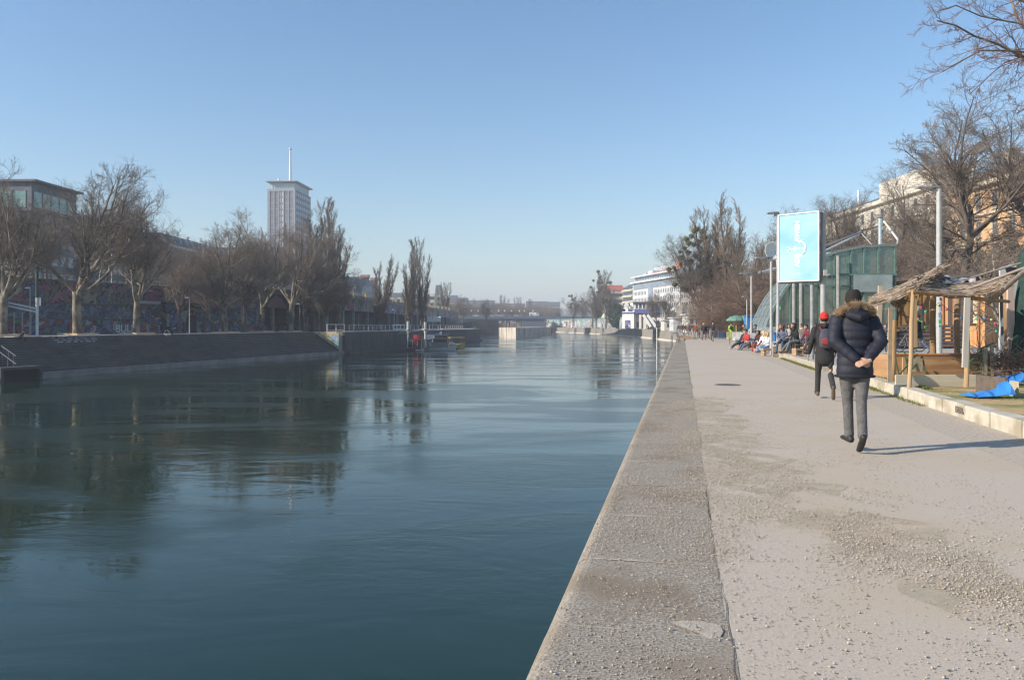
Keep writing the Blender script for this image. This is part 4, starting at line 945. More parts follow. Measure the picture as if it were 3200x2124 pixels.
# mooring posts and gangway spars
YB = 158
for px, y0_, y1_, lab in ((1275, 1003, 1096, 'left of the two tall white mooring posts, by the red boat'), (1329, 1006, 1094, 'right mooring post, standing behind the cabin boat')):
    t = thing('mooring_post', lab, 'post', (gx(px, YB + 2), YB + 2, 0), 0, 'white mooring posts')
    b = MB(); b.tube([(0, 0, -5), (0, 0, gz(1040, YB))], .17, 10); b.tube([(0, 0, gz(1040, YB)), (0, 0, gz(y0_, YB))], .27, 10); b.build('shaft', mt((.72, .71, .66), var=.1), t)
    b = MB(); b.tube([(0, 0, gz(1032, YB) - .15), (0, 0, gz(1032, YB) + .15)], .36, 10); b.build('collar', mt((.3, .3, .3)), t)
def spar(lab, pa, pb, Ya, Yb, w=.22, rail=True):
    t = thing('gangway', lab, 'gangway', at(pa[0], pa[1], Ya)); A_, B_ = Vector((0, 0, 0)), at(pb[0], pb[1], Yb) - at(pa[0], pa[1], Ya)
    b = MB(); b.beam(A_, B_, .5, .16); b.build('walkway', mt((.62, .61, .58)), t)
    if rail: b = MB(); b.beam(A_ + Vector((0, .3, .35)), B_ + Vector((0, .3, .2)), .07); b.build('rail', white, t)
spar('short white gangway reaching down to the left mooring post', (1250, 1042), (1275, 1029), 163, 160)
spar('long white sloping gangway between the two mooring posts', (1262, 1042), (1329, 1028), 166, 160)
spar('thin white gangway above the cabin boat', (1356, 1040), (1387, 1027), 205, 196, rail=False)
# red boat
s = YB / F
def bl(px, py): return ((px - 1275) * s, 0, gz(py, YB))
t = thing('houseboat', 'dark moored boat with bright red awning beside the left mooring post', 'boat', (gx(1275, YB), YB, 0), R(2))
hullm = mt((.10, .02, .03), .5)
b = MB(); b.slab([(-.2, 0, WZ - .5), (2.6, 0, WZ - .5), (3.0, 0, WZ + .45), (-.4, 0, WZ + .45)], (0, 3.2, 0)); b.build('hull', hullm, t)
b = MB(); b.box((1.3, 1.6, WZ + 1.5), (2.6, 2.6, 2.0)); b.build('cabin', mt((.04, .045, .06)), t)
b = MB()
for z in (.55, 2.0): b.box((1.3, .02, WZ + z), (2.9, .05, .05))
for x in (-.1, .9, 1.9, 2.7): b.box((x, .02, WZ + 1.25), (.05, .05, 1.5))
b.build('railing', white, t)
redm = noise_mat('red_canvas', (.42, .02, .015), (.62, .035, .02), scale=1.5, rough=.7)
b = MB(); b.slab([(1.05, 0, WZ + 3.0), (1.5, 0, WZ + 3.25), (2.1, 0, WZ + 3.1), (2.4, 0, WZ + 2.9), (2.4, 0, WZ + 2.0), (1.2, 0, WZ + 2.05)], (0, 1.2, 0)); b.v = [(x, y - .9 if z < WZ + 2.4 else y - .3, z) for x, y, z in b.v]; b.build('awning', redm, t)
b = MB(); b.box((1.75, -.06, WZ + 1.35), (1.25, .1, 1.15)); pn = b.build('red_panel', mt((.25, .02, .03)), t)
b = MB(); pts = [(1.7 + .28 * math.cos(a), -.13, WZ + 1.35 + .38 * math.sin(a)) for a in [R(q) for q in range(-80, 81, 20)]]; b.tube(pts, .07, 6); b.build('crescent_mark', mt((.8, .78, .76)), pn)
b = MB(); b.lathe([(.30, 0), (.42, .04), (.42, .1), (.30, .14)], (2.95, -.25, WZ + 2.2), 14, 'Y'); b.build('life_ring', mt((.6, .25, .2)), t)
# tarpaulin-covered deck behind
t = thing('deck_shelter', 'blue-grey tarpaulin shelter between the red boat and the cabin boat', 'shelter', (gx(1312, YB + 3), YB + 3, 0))
b = MB(); b.slab([(0, 0, WZ + 2.4), (1.2, 0, WZ + 3.1), (3.6, 0, WZ + 3.3), (4.0, 0, WZ + 2.6), (2.6, 0, WZ + 2.3), (1.0, 0, WZ + 1.9)], (0, 2.5, 0)); b.build('tarpaulin', noise_mat('blue_tarp', (.13, .18, .28), (.28, .34, .44), scale=1.2, rough=.6), t)
b = MB(); b.box((1.8, 1.4, WZ + .1), (4.6, 3, .5)); b.build('pontoon', mt((.05, .05, .055)), t)
for x in (.2, 1.4, 2.6, 3.8): b = MB(); b.box((x, .1, WZ + 1.3), (.1, .1, 2.3)); b.build('post', mt((.45, .42, .38)), t)
# cabin boat
t = thing('motorboat', 'white-hulled cabin boat with a dark boxy wheelhouse moored at the quay', 'boat', (gx(1316, YB - 2), YB - 2, WZ), R(8))
L_ = 6.9; hs = []
b = MB(); vs = []; n_ = 12
for i in range(n_ + 1):
    u = i / n_; x = u * L_; w_ = 1.15 * (1 - max(0, (u - .45) / .55) ** 2.2) * (.9 + .1 * min(1, u * 4)); sh = .62 + .55 * max(0, u - .3) ** 1.5 * 1.7
    w_ = max(w_, .02)
    for (yy, zz) in ((-w_, sh), (-w_ * .86, .15), (-w_ * .45, -.35), (w_ * .45, -.35), (w_ * .86, .15), (w_, sh)): vs.append((x + (zz * .25 if u > .8 else 0), yy, zz))
fs = [(i * 6 + j, (i + 1) * 6 + j, (i + 1) * 6 + j + 1, i * 6 + j + 1) for i in range(n_) for j in range(5)] + [(i * 6 + 5, (i + 1) * 6 + 5, (i + 1) * 6, i * 6) for i in range(n_)] + [(0, 1, 2, 3, 4, 5), tuple(n_ * 6 + j for j in range(5, -1, -1))]
b.add(vs, fs); hull = b.build('hull', mt((.50, .51, .53), .35), t, smooth=False)
b = MB(); b.tube([(i / n_ * L_, -vs[i * 6][1] * -1 - .02 if False else vs[i * 6][1] - .02, vs[i * 6][2]) for i in range(n_ + 1)], .05, 6); b.build('rubbing_strake', mt((.06, .06, .07)), hull)
b = MB(); b.box((1.2, -1.04, .38), (1.1, .03, .16)); b.build('name_plate', mt((.05, .05, .06)), hull)
b = MB(); b.box((3.6, 0, 1.05), (3.2, 1.7, 1.0)); b.box((3.6, 0, 1.6), (3.4, 1.9, .1)); b.build('lower_cabin', mt((.20, .20, .21)), t)
b = MB(); b.box((3.9, 0, 2.35), (2.3, 1.5, 1.35)); wh = b.build('wheelhouse', mt((.085, .065, .06)), t)
b = MB(); b.box((3.9, 0, 3.07), (2.6, 1.8, .09)); b.build('roof', mt((.4, .4, .42)), wh)
b = MB()
for x in (3.2, 3.9, 4.6): b.box((x, -.77, 2.5), (.5, .05, .6))
b.build('window', glass_dark, wh)
b = MB(); b.box((5.25, 0, 2.3), (.12, 1.3, 1.2)); b.build('windscreen', mt((.35, .38, .42), .2), wh)
b = MB(); b.ball((3.9, -.1, 3.45), (.28, .28, .36), 10, 6); b.build('radar_dome', mt((.8, .8, .8)), wh)
b = MB(); b.box((2.0, -.3, 1.25), (.75, .6, .75)); b.build('side_cabin_door', mt((.42, .42, .42)), t)
b = MB()
for x in (.0, .5, 1.0, 1.5, 3.0, 3.6, 4.7, 5.0, 5.5): b.box((x, -.9 if x < 2 else -.6, 1.15 if x < 2 else 3.35), (.035, .035, 1.1 if x < 2 else .6))
b.beam((-.2, -.9, 1.68), (1.7, -.9, 1.68), .04); b.beam((5.0, -.8, 1.55), (6.6, -.35, 1.5), .05)
b.build('railing', white, t)
b = MB(); b.box((-.3, 0, .15), (1.6, 2.0, .10)); b.box((.45, -.9, -.1), (.1, .12, .8)); b.build('swim_platform', mt((.62, .62, .60)), t)
b = MB(); b.box((5.9, 0, 1.45), (.7, .6, .5)); b.build('bow_locker', mt((.65, .65, .66)), t)
# yellow boat
Y = 172
t = thing('tour_boat', 'small yellow boat with a flat yellow canopy on posts', 'boat', (gx(1426, Y), Y, WZ), R(24))
yel = mt((.44, .34, .09), .5)
b = MB(); vs = []; n_ = 10; L_ = 3.6
for i in range(n_ + 1):
    u = i / n_; w_ = max(.03, .9 * (1 - max(0, (u - .4) / .6) ** 2)); sh = .85 + .35 * u * u; x = u * L_ - 1.6
    for yy, zz in ((-w_, sh), (-w_ * .8, .1), (-w_ * .4, -.3), (w_ * .4, -.3), (w_ * .8, .1), (w_, sh)): vs.append((x, yy, zz))
b.add(vs, [(i * 6 + j, (i + 1) * 6 + j, (i + 1) * 6 + j + 1, i * 6 + j + 1) for i in range(n_) for j in range(5)] + [(i * 6 + 5, (i + 1) * 6 + 5, (i + 1) * 6, i * 6) for i in range(n_)] + [(0, 1, 2, 3, 4, 5), tuple(n_ * 6 + j for j in range(5, -1, -1))])
b.build('hull', yel, t)
b = MB(); b.box((.1, 0, 2.35), (3.4, 1.8, .14)); b.build('canopy', mt((.55, .36, .05), .6), t, bevel=.03)
for x in (-1.3, 1.5):
    for y in (-.75, .75): b = MB(); b.beam((x, y, .8), (x, y, 2.3), .05); b.build('post', yel, t)
b = MB(); b.box((-.9, 0, .7), (.7, .6, .6)); b.build('engine_box', mt((.25, .06, .04)), t)
t = thing('dinghy', 'small dark inflatable with a white outboard between the two boats', 'boat', (gx(1420, 164), 164, WZ))
b = MB(); b.tube([(-.4, 1.6, .2), (-.55, 0, .25), (-.3, -1.2, .25), (0, -1.5, .3), (.3, -1.2, .25), (.55, 0, .25), (.4, 1.6, .2)], .25, 8); b.build('tube', mt((.03, .03, .035)), t, smooth=True)
b = MB(); b.ball((0, -1.2, 1.0), (.26, .35, .45), 10, 6); b.box((0, -1.2, .45), (.15, .2, .9)); b.build('outboard', mt((.7, .7, .7)), t)

# ---- lamps and poles on the left promenade
def rod_lamp(name, lab, px, ytop, Y, z0, arm=1.2, r=.07, head=(.9, .3, .12), col=(.45, .45, .44), group=None, cat='street lamp', side=-1):
    t = thing(name, lab, cat, (gx(px, Y), Y, z0), 0, group); zt_ = gz(ytop, Y) - z0
    b = MB(); b.tube([(0, 0, -.1), (0, 0, zt_)], [r, r * .7], 8); b.build('pole', mt(col, .5), t)
    b = MB(); b.beam((0, 0, zt_ - .03), (side * arm, 0, zt_ + .02), .06); b.build('arm', mt(col, .5), t)
    b = MB(); b.box((side * arm, 0, zt_ + .06), head); b.build('lamp_head', mt((.75, .75, .74), .4), t, bevel=.03)
    return t
rod_lamp('street_lamp', 'slim street lamp beside the tall white-based mast at far left', 94, 901, 95, ZL, arm=.3, head=(.5, .3, .15))
rod_lamp('street_lamp', 'slim street lamp standing in the gap of the plane row', 592, 931, 106, ZL, arm=.35, head=(.45, .3, .15))
rod_lamp('street_lamp', 'slim lamp right of the last plane tree', 937, 950, 140, ZL, arm=.3, head=(.5, .3, .15))
rod_lamp('street_lamp', 'short lamp post behind the railing, right of the dark poplar', 1232, 968, 190, ZL, arm=.3, head=(.5, .3, .15), r=.1)
rod_lamp('street_lamp', 'tall curved-head street lamp against the sky between the poplars', 1226, 868, 215, ZS, arm=.9, head=(1.2, .4, .2), r=.10, side=1)
rod_lamp('street_lamp', 'white road lamp on the upper street seen between the plane crowns', 349, 698, 118, ZS, arm=1.2, head=(1.0, .35, .14), r=.09, side=1, col=(.6, .58, .54))
t = thing('mast', 'tall mast with a white lower half and a sign plate at far left', 'mast', (gx(116, 92), 92, ZL))
b = MB(); b.tube([(0, 0, 0), (0, 0, gz(930, 92) - ZL)], .16, 10); b.build('lower_pole', mt((.66, .68, .66), var=.15), t)
b = MB(); b.tube([(0, 0, gz(930, 92) - ZL), (0, 0, gz(835, 92) - ZL)], .17, 10); b.build('upper_pole', mt((.03, .06, .05)), t)
b = MB(); b.box((.3, 0, gz(943, 92) - ZL), (.25, .1, 1.0)); b.build('plate', mt((.5, .5, .5)), t)
t = thing('ramp_barrier', 'pair of white sloping barrier bars leading to the mast', 'barrier', (0, 0, 0))
b = MB()
for dy in (0, 10): b.beam(at(24, 945 + dy, 94), at(112, 964 + dy, 92.4), .14, .2)
b.build('bars', mt((.66, .66, .66)), t)
for px in (44, 70, 96): q = at(px, 975, 93.2); b = MB(); b.box((q.x, q.y, (q.z + ZL) / 2), (.12, .12, q.z - ZL)); b.build('post', mt((.3, .3, .3)), t)
# stair rails on the steps at far left and the drain at the water
for i, (a_, c_) in enumerate((((4, 1080), (50, 1112)), ((0, 1100), (50, 1137)))):
    t = thing('handrail', ['upper pale handrail down the left steps', 'lower pale handrail down the left steps'][i], 'handrail', (0, 0, 0))
    A_, B_ = at(a_[0], a_[1], 74.5 - i * 1.5), at(c_[0], c_[1], 72.6 - i * 1.8)
    b = MB(); b.beam(A_, B_, .05, .07); b.build('rail', mt((.13, .13, .14)), t)  # shade on the pale rails is put into this dark grey
    for u in (.15, .5, .85): q = A_.lerp(B_, u); b = MB(); b.box((q.x, q.y, q.z - .5), (.06, .06, 1.0)); b.build('post', mt((.1, .1, .1)), t)
t = thing('drain_opening', 'dark square outfall opening in the ledge at the left water edge', 'outfall', (gx(52, 71), 70.2, WZ + .35))
b = MB()
for c, d in (((-2.1, 0, .1), (.3, 1.2, 1.5)), ((2.1, 0, .1), (.3, 1.2, 1.5)), ((0, 0, .95), (4.5, 1.2, .25))): b.box(c, d)
b.build('frame', mt((.07, .068, .066)), t); b = MB(); b.box((0, .1, .1), (3.9, .5, 1.45)); b.build('grille', mt((.012, .012, .013)), t)
t.rotation_euler = (0, 0, R(76)); t.location = (lw(71.5) + .2, 71.5, WZ + .2)
# grey letter blocks painted on the steps
t = thing('step_marks', 'patch of pale grey painted blocks on the dark steps below the second plane', 'painted letters', (0, 0, 0)); b = MB()
rnd = random.Random(4)
for r_ in range(4):
    x = 152 + r_ * 8
    while x < 296 - (3 - r_) * 6:
        w_ = rnd.uniform(8, 24)
        f = .985 - r_ * .055 - .02; Yq = None
        # point on the slope: fraction f from the water up
        k = (x + w_ / 2 - CX) / F; run = .9 + 4.8 * f; Yq = (-45.7 - .245 * 70 - run) / (k - .245)
        z = WZ + .62 + (ZL - WZ - .62) * f + .10
        b.box((k * Yq, Yq, z), (.10, w_ * Yq / F, .13), rz=R(-13.7)); x += w_ + rnd.uniform(3, 8)
b.build('blocks', mt((.34, .34, .36)), t)
# ---------------------------------------------------------------- far right bank
def far_tree(kind, seed, px, ytop, Y, lab, z0=0.3, wide=1.0, twig=None, group=None, bark=None, base=17):
    H = gz(ytop, Y) - z0
    return tree(kind, seed, base, (gx(px, Y), Y, z0), H, lab, group, rz=px * .61, wide=wide, bark=bark or bark_dark, twig=twig or twig_grey)
mist_mat = noise_mat('mistletoe', (.07, .075, .025), (.14, .13, .05), scale=8, rough=.9)
rng0 = np.random.default_rng(5)
def clump_mesh(n=110, r=.5, name='mistletoe', leaf=.16):
    rng = np.random.default_rng(n); d = _norm(rng.normal(size=(n, 3))); c = d * (r * rng.uniform(.15, 1, (n, 1)) ** .5)
    u = _perp(d, rng); v = np.cross(d, u); u, v = u * leaf + d * leaf * .4, v * leaf * .55
    V = np.stack([c - u, c - v, c + u, c + v], 1).reshape(-1, 3); Q = np.arange(n * 4).reshape(-1, 4)
    me = rmesh(name, V, Q); me.materials.append(mist_mat); return me
MIST = clump_mesh()
def mistle(t, spots):
    s_ = t.scale
    for x, y, z, r in spots:
        o = bpy.data.objects.new('mistletoe_clump', MIST); COL.objects.link(o); o.parent = t
        o.location = (x / s_.x, y / s_.x, z / s_.z); k = r / .5; o.scale = (k / s_.x, k / s_.x, k / s_.z)
def mistle_rand(t, n, H, w, seed, r=(.35, .7), zmin=.5):
    rnd = random.Random(seed); sp = []
    for i in range(n):
        z = rnd.uniform(zmin, .98) * H; rr = w * math.sqrt(max(.05, 1 - ((z / H - .62) / .45) ** 2)); a = rnd.uniform(0, 6.28); q = rr * rnd.uniform(.3, 1)
        sp.append((math.cos(a) * q, math.sin(a) * q, z, rnd.uniform(*r)))
    mistle(t, sp)
for px, yt, Y, lab, k in ((1745, 958, 470, 'small leaning bare tree where the bridge meets the right bank', 'broad'), (1720, 968, 500, 'low bare tree behind the right bridge abutment', 'broad'),
                      (1790, 918, 420, 'mistletoe-dotted bare tree left of the tall pointed tree', 'broad'), (1822, 930, 440, 'bushy bare tree between mistletoe trees beyond the canal bend', 'broad'),
                      (1868, 846, 380, 'tall pointed bare tree rising beyond the canal bend', 'poplar'), (1850, 900, 385, 'bare tree at the left foot of the tall pointed tree', 'broad'),
                      (1893, 882, 350, 'bare mistletoe tree in front of the red-roofed house', 'broad'), (2052, 905, 250, 'bare tree in front of the white office block, right of the boat station', 'broad'),
                      (2092, 900, 235, 'second bare tree before the office block, nearer the path', 'broad')):
    t = far_tree(k, 21 if k == 'broad' else 30, px, yt, Y, lab, base=17 if k == 'broad' else 20, wide=.95 if k == 'broad' else 1.6)
    if 'istletoe' in lab or px == 1868: mistle_rand(t, 14, gz(yt, Y), 4.0, int(px), (.5, .9))
i = 0
row = [(1462, 946, 560), (1478, 960, 620), (1500, 951, 600), (1540, 955, 640), (1558, 940, 660), (1575, 952, 640), (1590, 946, 680), (1612, 956, 600), (1630, 946, 590), (1648, 952, 620), (1665, 962, 560), (1684, 960, 560), (1700, 955, 600), (1715, 962, 580), (1420, 950, 560), (1405, 940, 600)]
labs = 'above the far left end of the bridge deck;behind the second bridge lamp;behind the third and fourth bridge lamps;behind the fifth bridge lamp;tallest above the bridge middle;just right of the bridge middle;behind the dark car on the bridge;before the grey palace left end;green-tinged, before the palace;below the palace roof;behind the white van;right of the white van;over the right bridge abutment;beyond the right end of the bridge;left of the bridge, over the arcade end;behind the slender hazy poplar'.split(';')
for (px, yt, Y), lb in zip(row, labs):
    far_tree('broad', 21, px, yt, Y, 'hazy bare tree ' + lb, z0=0, wide=1.5, group='hazy trees beyond the bridge', twig=twig_brown)
rnd = random.Random(31)
for i in range(26): far_tree('broad', 21, 1405 + i * 12.5 + rnd.uniform(-4, 4), rnd.uniform(944, 966), rnd.uniform(500, 720), 'hazy bare tree massed with others behind the bridge', z0=0, wide=1.7, group='massed bare trees behind the bridge', twig=twig_brown)
for px, yt, Y, lb in ((1517, 934, 700, 'pair left'), (1530, 938, 720, 'pair right'), (1573, 922, 740, 'pair'), (1586, 934, 760, 'b'), (1618, 928, 700, 'c'), (1651, 934, 690, 'd'), (1506, 938, 700, 'e')):
    nm = {'pair left': 'left of the two thin poplars above the bridge left third', 'pair right': 'right of the two thin poplars above the bridge left third', 'pair': 'tallest thin poplar on the skyline above the bridge', 'b': 'thin poplar right of the tallest skyline poplar', 'c': 'thin poplar above the dark car on the bridge', 'd': 'thin poplar in front of the far palace', 'e': 'leftmost thin poplar above the bridge'}[lb]
    far_tree('poplar', 30, px, yt, Y, nm, z0=0, wide=1.1, group='far thin poplars on the skyline', base=20)
# dark conifer
def leafy(name, lab, cat, loc, rx, rz, h, col, n=2600, leaf=.18, shape='oval', seed=1, group=None, trunk=True):
    rng = np.random.default_rng(seed); t = thing(name, lab, cat, loc, 0, group)
    z = rng.uniform(0, 1, n); prof = np.sin(np.pi * np.clip(z * .93 + .07, 0, 1)) ** .55 if shape == 'oval' else (1 - z) ** .8 * .95 + .05
    a = rng.uniform(0, 2 * np.pi, n); bump = 1 + .22 * np.sin(a * 3 + z * 9 + seed) + .15 * np.sin(a * 7 - z * 17); r = prof * bump * rng.uniform(.35, 1, n) ** .5
    c = np.stack([np.cos(a) * r * rx, np.sin(a) * r * rx, rz + z * h], 1); d = _norm(rng.normal(size=(n, 3)))
    u = _perp(d, rng); v = np.cross(d, u); u *= leaf; v *= leaf * .5
    me = rmesh('foliage', np.stack([c - u, c - v, c + u, c + v], 1).reshape(-1, 3), np.arange(n * 4).reshape(-1, 4))
    link('foliage', me, noise_mat('leaves_' + name, tuple(q * .6 for q in col), col, scale=1.5, rough=.8), t)
    if trunk: b = MB(); b.tube([(0, 0, -.2), (0, 0, rz + h * .5)], [h * .03, h * .012], 7); b.build('stem', bark_dark, t)
    return t
leafy('conifer', 'dark green conifer left of the white boat station', 'tree', (gx(1926, 330), 330, .3), 3.6, .3, 10, (.05, .09, .045), n=5000, leaf=.35)
# painted wall behind the far quay
fp = lambda px, Y: (gx(px, Y), Y)
t = thing('mural_wall', 'long low wall with teal and white graffiti beyond the canal bend', 'wall', (0, 0, 0))
b = MB(); pts = [fp(1708, 452), fp(1790, 425), fp(1880, 372), fp(1950, 318)]
ribs(b, pts, .2, 4.2, 0, .4)
b.build('wall', paint_mat('far_mural', .28, [(.50, .52, .50), (.26, .40, .40), (.55, .48, .42), (.30, .44, .46), (.58, .56, .52), (.36, .42, .44), (.52, .34, .33)], dist=1.4), t)
b = MB(); ribs(b, pts, 4.2, 4.9, -.05, .06); b.build('netting', mt((.14, .25, .22)), t)
# boat station: white two-storey building with a blue band
Y = 285; A_, B_ = (gx(1953, Y), Y), (gx(2076, Y - 8), Y - 8)
t, L = block('boat_station', 'white two-storey boat station with a dark blue band and outside stairs', 'building', A_, B_, 12, 0, gz(975, Y), stucco_white)
u = L / 123.0; Z = lambda py: gz(py, Y)
b = MB(); b.box((4.5 * u + 20 * u - 6 * u, -1.2, (Z(1024) + Z(976)) / 2), (37 * u, 2.4, Z(976) - 0)); b.build('front_bay', mt((.74, .73, .70)), t)
b = MB(); b.box((81 * u, -1.0, Z(973)), (84 * u, 2.6, Z(967) - Z(980))); b.box((19 * u, -1.3, Z(978)), (40 * u, 2.6, .5)); b.build('blue_band', mt((.05, .07, .22)), t)
lettering('WIENER LINIEN', .8, mt((.6, .62, .7)), t, (78 * u, -2.35, Z(968.8)), (R(90), 0, 0), .02) if False else None
b = MB(); b.box((66 * u, 4, (Z(946) + Z(968)) / 2), (78 * u, 8, Z(946) - Z(968))); up = b.build('upper_storey', mt((.40, .41, .42)), t)
b = MB(); b.box((64 * u, 3.6, Z(944.5)), (86 * u, 10.5, .3)); b.build('roof', mt((.20, .20, .21)), t)
b = MB()
for i, px in enumerate((33, 44, 56, 67)): b.box((px * u, -.12, Z(957)), (.45, .25, Z(948) - Z(966)))
b.box((62 * u, -.1, Z(949)), (70 * u, .2, .35)); b.build('pilasters', stucco_white, up)
windows(t, [38 * u, 50 * u, 61.5 * u, 75 * u, 87 * u, 99 * u], [Z(957)], 1.0, 1.6, glass_dark)
windows(t, [47 * u, 88 * u], [Z(985)], .8, 1.5, glass_dark); windows(t, [45 * u, 56 * u, 100 * u], [Z(1014)], 1.6, 2.0, glass_dark, y=-.05)
b = MB(); b.box((18 * u, 3, Z(955)), (9 * u, 4, Z(941) - Z(969))); b.build('roof_tower', mt((.74, .73, .70)), t)
b = MB(); b.box((8 * u, -.2, Z(965)), (.9, 1.0, Z(951) - Z(980))); b.lathe([(0.01, -.9), (.85, -.9), (.85, -.6), (.01, -.6)], (8 * u, 0, Z(955)), 18, 'Y'); b.build('clock_pillar', mt((.72, .72, .70)), t)
b = MB(); b.lathe([(.01, -.98), (.6, -.98), (.6, -.9), (.01, -.9)], (8 * u, 0, Z(955)), 18, 'Y'); b.build('clock_face', mt((.45, .45, .45)), t)
for (x0, x1) in ((69, 92), (82, 108)):
    b = MB(); b.beam((x0 * u, -3.2, Z(984)), (x1 * u, -3.2, Z(1021)), .3, 1.0); b.build('stair', mt((.58, .57, .55)), t)
b = MB(); b.box((60 * u, -2.4, (Z(985) + .3) / 2), (.9, 2, Z(985))); b.box((70 * u, -2.6, (Z(1000) + .3) / 2), (2.5, .4, Z(1000))); b.build('stair_wall', mt((.56, .52, .46)), t)
b = MB(); b.box((17 * u, -2.5, Z(1013)), (2.0, .15, 2.9)); b.build('door', paint_mat('door_paint', 1.2, [(.10, .10, .35), (.6, .6, .6), (.2, .2, .5)]), t)
# flag poles beside it
for i, px in enumerate((2066, 2071, 2076)):
    t = thing('flag_pole', ['left of three bare white flag poles by the boat station', 'middle of three bare white flag poles by the boat station', 'right of three bare white flag poles by the boat station'][i], 'flag pole', (gx(px, 262), 262, 0), 0, 'flag poles by the boat station')
    b = MB(); b.tube([(0, 0, 0), (0, 0, gz(957, 262))], .12, 6); b.build('pole', white, t)
    b = MB(); b.ball((0, 0, gz(957, 262) + .1), .2, 6, 4); b.build('finial', white, t)
# white office block with glazed top floor and roof sign
t, L = block('office_block', 'big white office block with a blue-grey glass front and rooftop sign', 'building', (67, 435), (78.8, 368), 30, 0, 24.4, noise_mat('office_white', (.56, .56, .55), (.66, .66, .65), scale=.5))
b = MB(); b.box((L / 2 + 1, -.1, 22.4), (L - 2, .4, 3.0)); b.box((L * .42, -.12, 12), (6.5, .4, 18)); b.build('glass_front', noise_mat('grey_curtain_glass', (.20, .25, .31), (.28, .34, .41), scale=.2, rough=.3), t)
b = MB(); b.box((L / 2, -.6, 24.6), (L + .8, 2, .7)); b.box((L / 2, -.3, 27.7), (L + .5, 1.6, .5)); b.build('cornice', mt((.75, .75, .75)), t)
b = MB(); b.box((L / 2, 15, 26), (L - 1, 28, 3.2)); b.build('top_floor', mt((.50, .55, .60)), t)
windows(t, lin(1.5, L - 1.5, 26), [26.0], 1.5, 1.5, glass_blue, y=.95, name='top_window', limit=26)
xs = [x for x in lin(1, L - 1, 28) if not (L * .34 < x < L * .50)]
windows(t, xs, [18.6, 15.0, 11.4, 7.8, 4.2], 1.0, 1.9, glass_dark, limit=100)
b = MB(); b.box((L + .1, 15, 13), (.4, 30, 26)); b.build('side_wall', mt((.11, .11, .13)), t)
sgm = mt((.80, .76, .74)); red = mt((.62, .07, .03), .5)
lettering('WIENER STÄDTISCHE', 2.3, sgm, t, (L * .66, .2, 29.8), (R(90), 0, 0), .12, bold=.03)
b = MB(); b.box((L * .66, .6, 28.3), (L * .52, .2, .5)); b.build('sign_bar', red, t)
b = MB(); b.lathe([(1.5, 0), (1.5, 3.2), (1.1, 3.4), (.3, 3.4)], (L * .96, 1.0, 28.2), 14); b.build('sign_drum', mt((.66, .16, .07), .5), t)
b = MB(); b.box((L * .27, 6, 29), (7, 5, 2.8)); b.box((L * .12, 6, 28.6), (5, 4, 1.6)); b.build('roof_plant', mt((.55, .56, .66)), t)
t, L = block('balcony_block', 'beige block with long balconies left of the white office block', 'building', (gx(1947, 455), 455), (gx(1979, 437), 437), 18, 0, 22.5, stucco_cream)
b = MB()
for k in range(6): b.box((L / 2, -.5, 4.5 + 3.3 * k), (L, 1.1, .9))
b.build('balconies', mt((.50, .46, .38)), t)
b = MB()
for k in range(6): b.box((L / 2, -.02, 6.1 + 3.3 * k), (L - .6, .1, 1.5))
b.build('window_bands', glass_dark, t)
b = MB(); b.slab([(-.3, -.4, 22.5), (-.3, 18.4, 22.5), (-.3, 12, 25), (-.3, 4, 25)], (L + .6, 0, 0)); b.build('roof', slate, t)
t = far_block(1888, 1947, 908, 480, stucco_cream, 'cream house with a bright red tiled roof behind the mistletoe trees', n=8, rows=4, roof=mt((.42, .10, .06)), rh=3)
t, L = block('tan_office', 'tan office block with ribbon windows behind the mistletoe tree', 'building', (gx(2127, 330), 330), (gx(2330, 255), 255), 20, 0, 15.5, noise_mat('tan_panels', (.26, .22, .18), (.34, .29, .24), scale=.4))
windows(t, lin(1, L - 1, 22), [13.6, 10.2, 6.8, 3.4], 2.2, 1.5, glass_dark, limit=88)
# low white walls and booths beyond the ramp
def booth(px0, px1, ytop, Y, lab, col=(.60, .58, .54), z0=0, roofc=(.66, .66, .66), name='kiosk_building', wn=2):
    t, L = block(name, lab, 'building', (gx(px0, Y), Y), (gx(px1, Y), Y), 5, z0, gz(ytop, Y), mt(col))
    b = MB(); b.box((L / 2, 2.3, gz(ytop, Y) + .12), (L + .8, 6, .22)); b.build('roof', mt(roofc), t)
    if wn: windows(t, lin(.3, L - .3, wn), [gz(ytop, Y) - 1.3], L / wn * .5, .9, glass_dark, y=-.04)
    return t
booth(2076, 2108, 1002, 215, 'low white wall-like hut right of the boat station', (.62, .57, .48), wn=1)
booth(2104, 2140, 994, 200, 'pale grey boarded hut right of the cream one', (.58, .59, .60), wn=0)
booth(2148, 2192, 984, 160, 'small white flat-roofed kiosk behind the strolling crowd', (.66, .66, .62), wn=2)
booth(2190, 2215, 978, 165, 'orange-sided hut beside the white kiosk', (.42, .25, .13), wn=1)
# ---------------------------------------------------------------- ramp, rails and pole at the far end of the near quay
t = thing('depth_pole', 'thin white pole standing in the water by the far quay corner', 'pole', (edge(88) - 2.2, 88, WZ))
b = MB(); b.tube([(0, 0, -1), (0, 0, gz(1026, 88) - WZ)], .055, 8); b.build('pole', white, t); b = MB(); b.ball((0, 0, gz(1026, 88) - WZ), .08, 6, 4); b.build('tip', white, t)
t = thing('ladder', 'dark ladder rails curving over the quay edge beside the white pole', 'ladder', (edge(62), 62, 0))
for dy in (0, .55):
    b = MB(); b.tube([(-.12, dy, -3), (-.12, dy, .55), (.05, dy, .85), (.35, dy, .8), (.5, dy, .05)], .03, 6); b.build('side_rail', mt((.10, .11, .12), .5), t)
t = thing('barrier_frame', 'pale metal barrier frame on the path edge before the ramp', 'barrier', (edge(76, 1.0), 76, 0)); b = MB()
for x in (0, 1.1, 2.2): b.box((x, x * .8, .55), (.07, .07, 1.1))
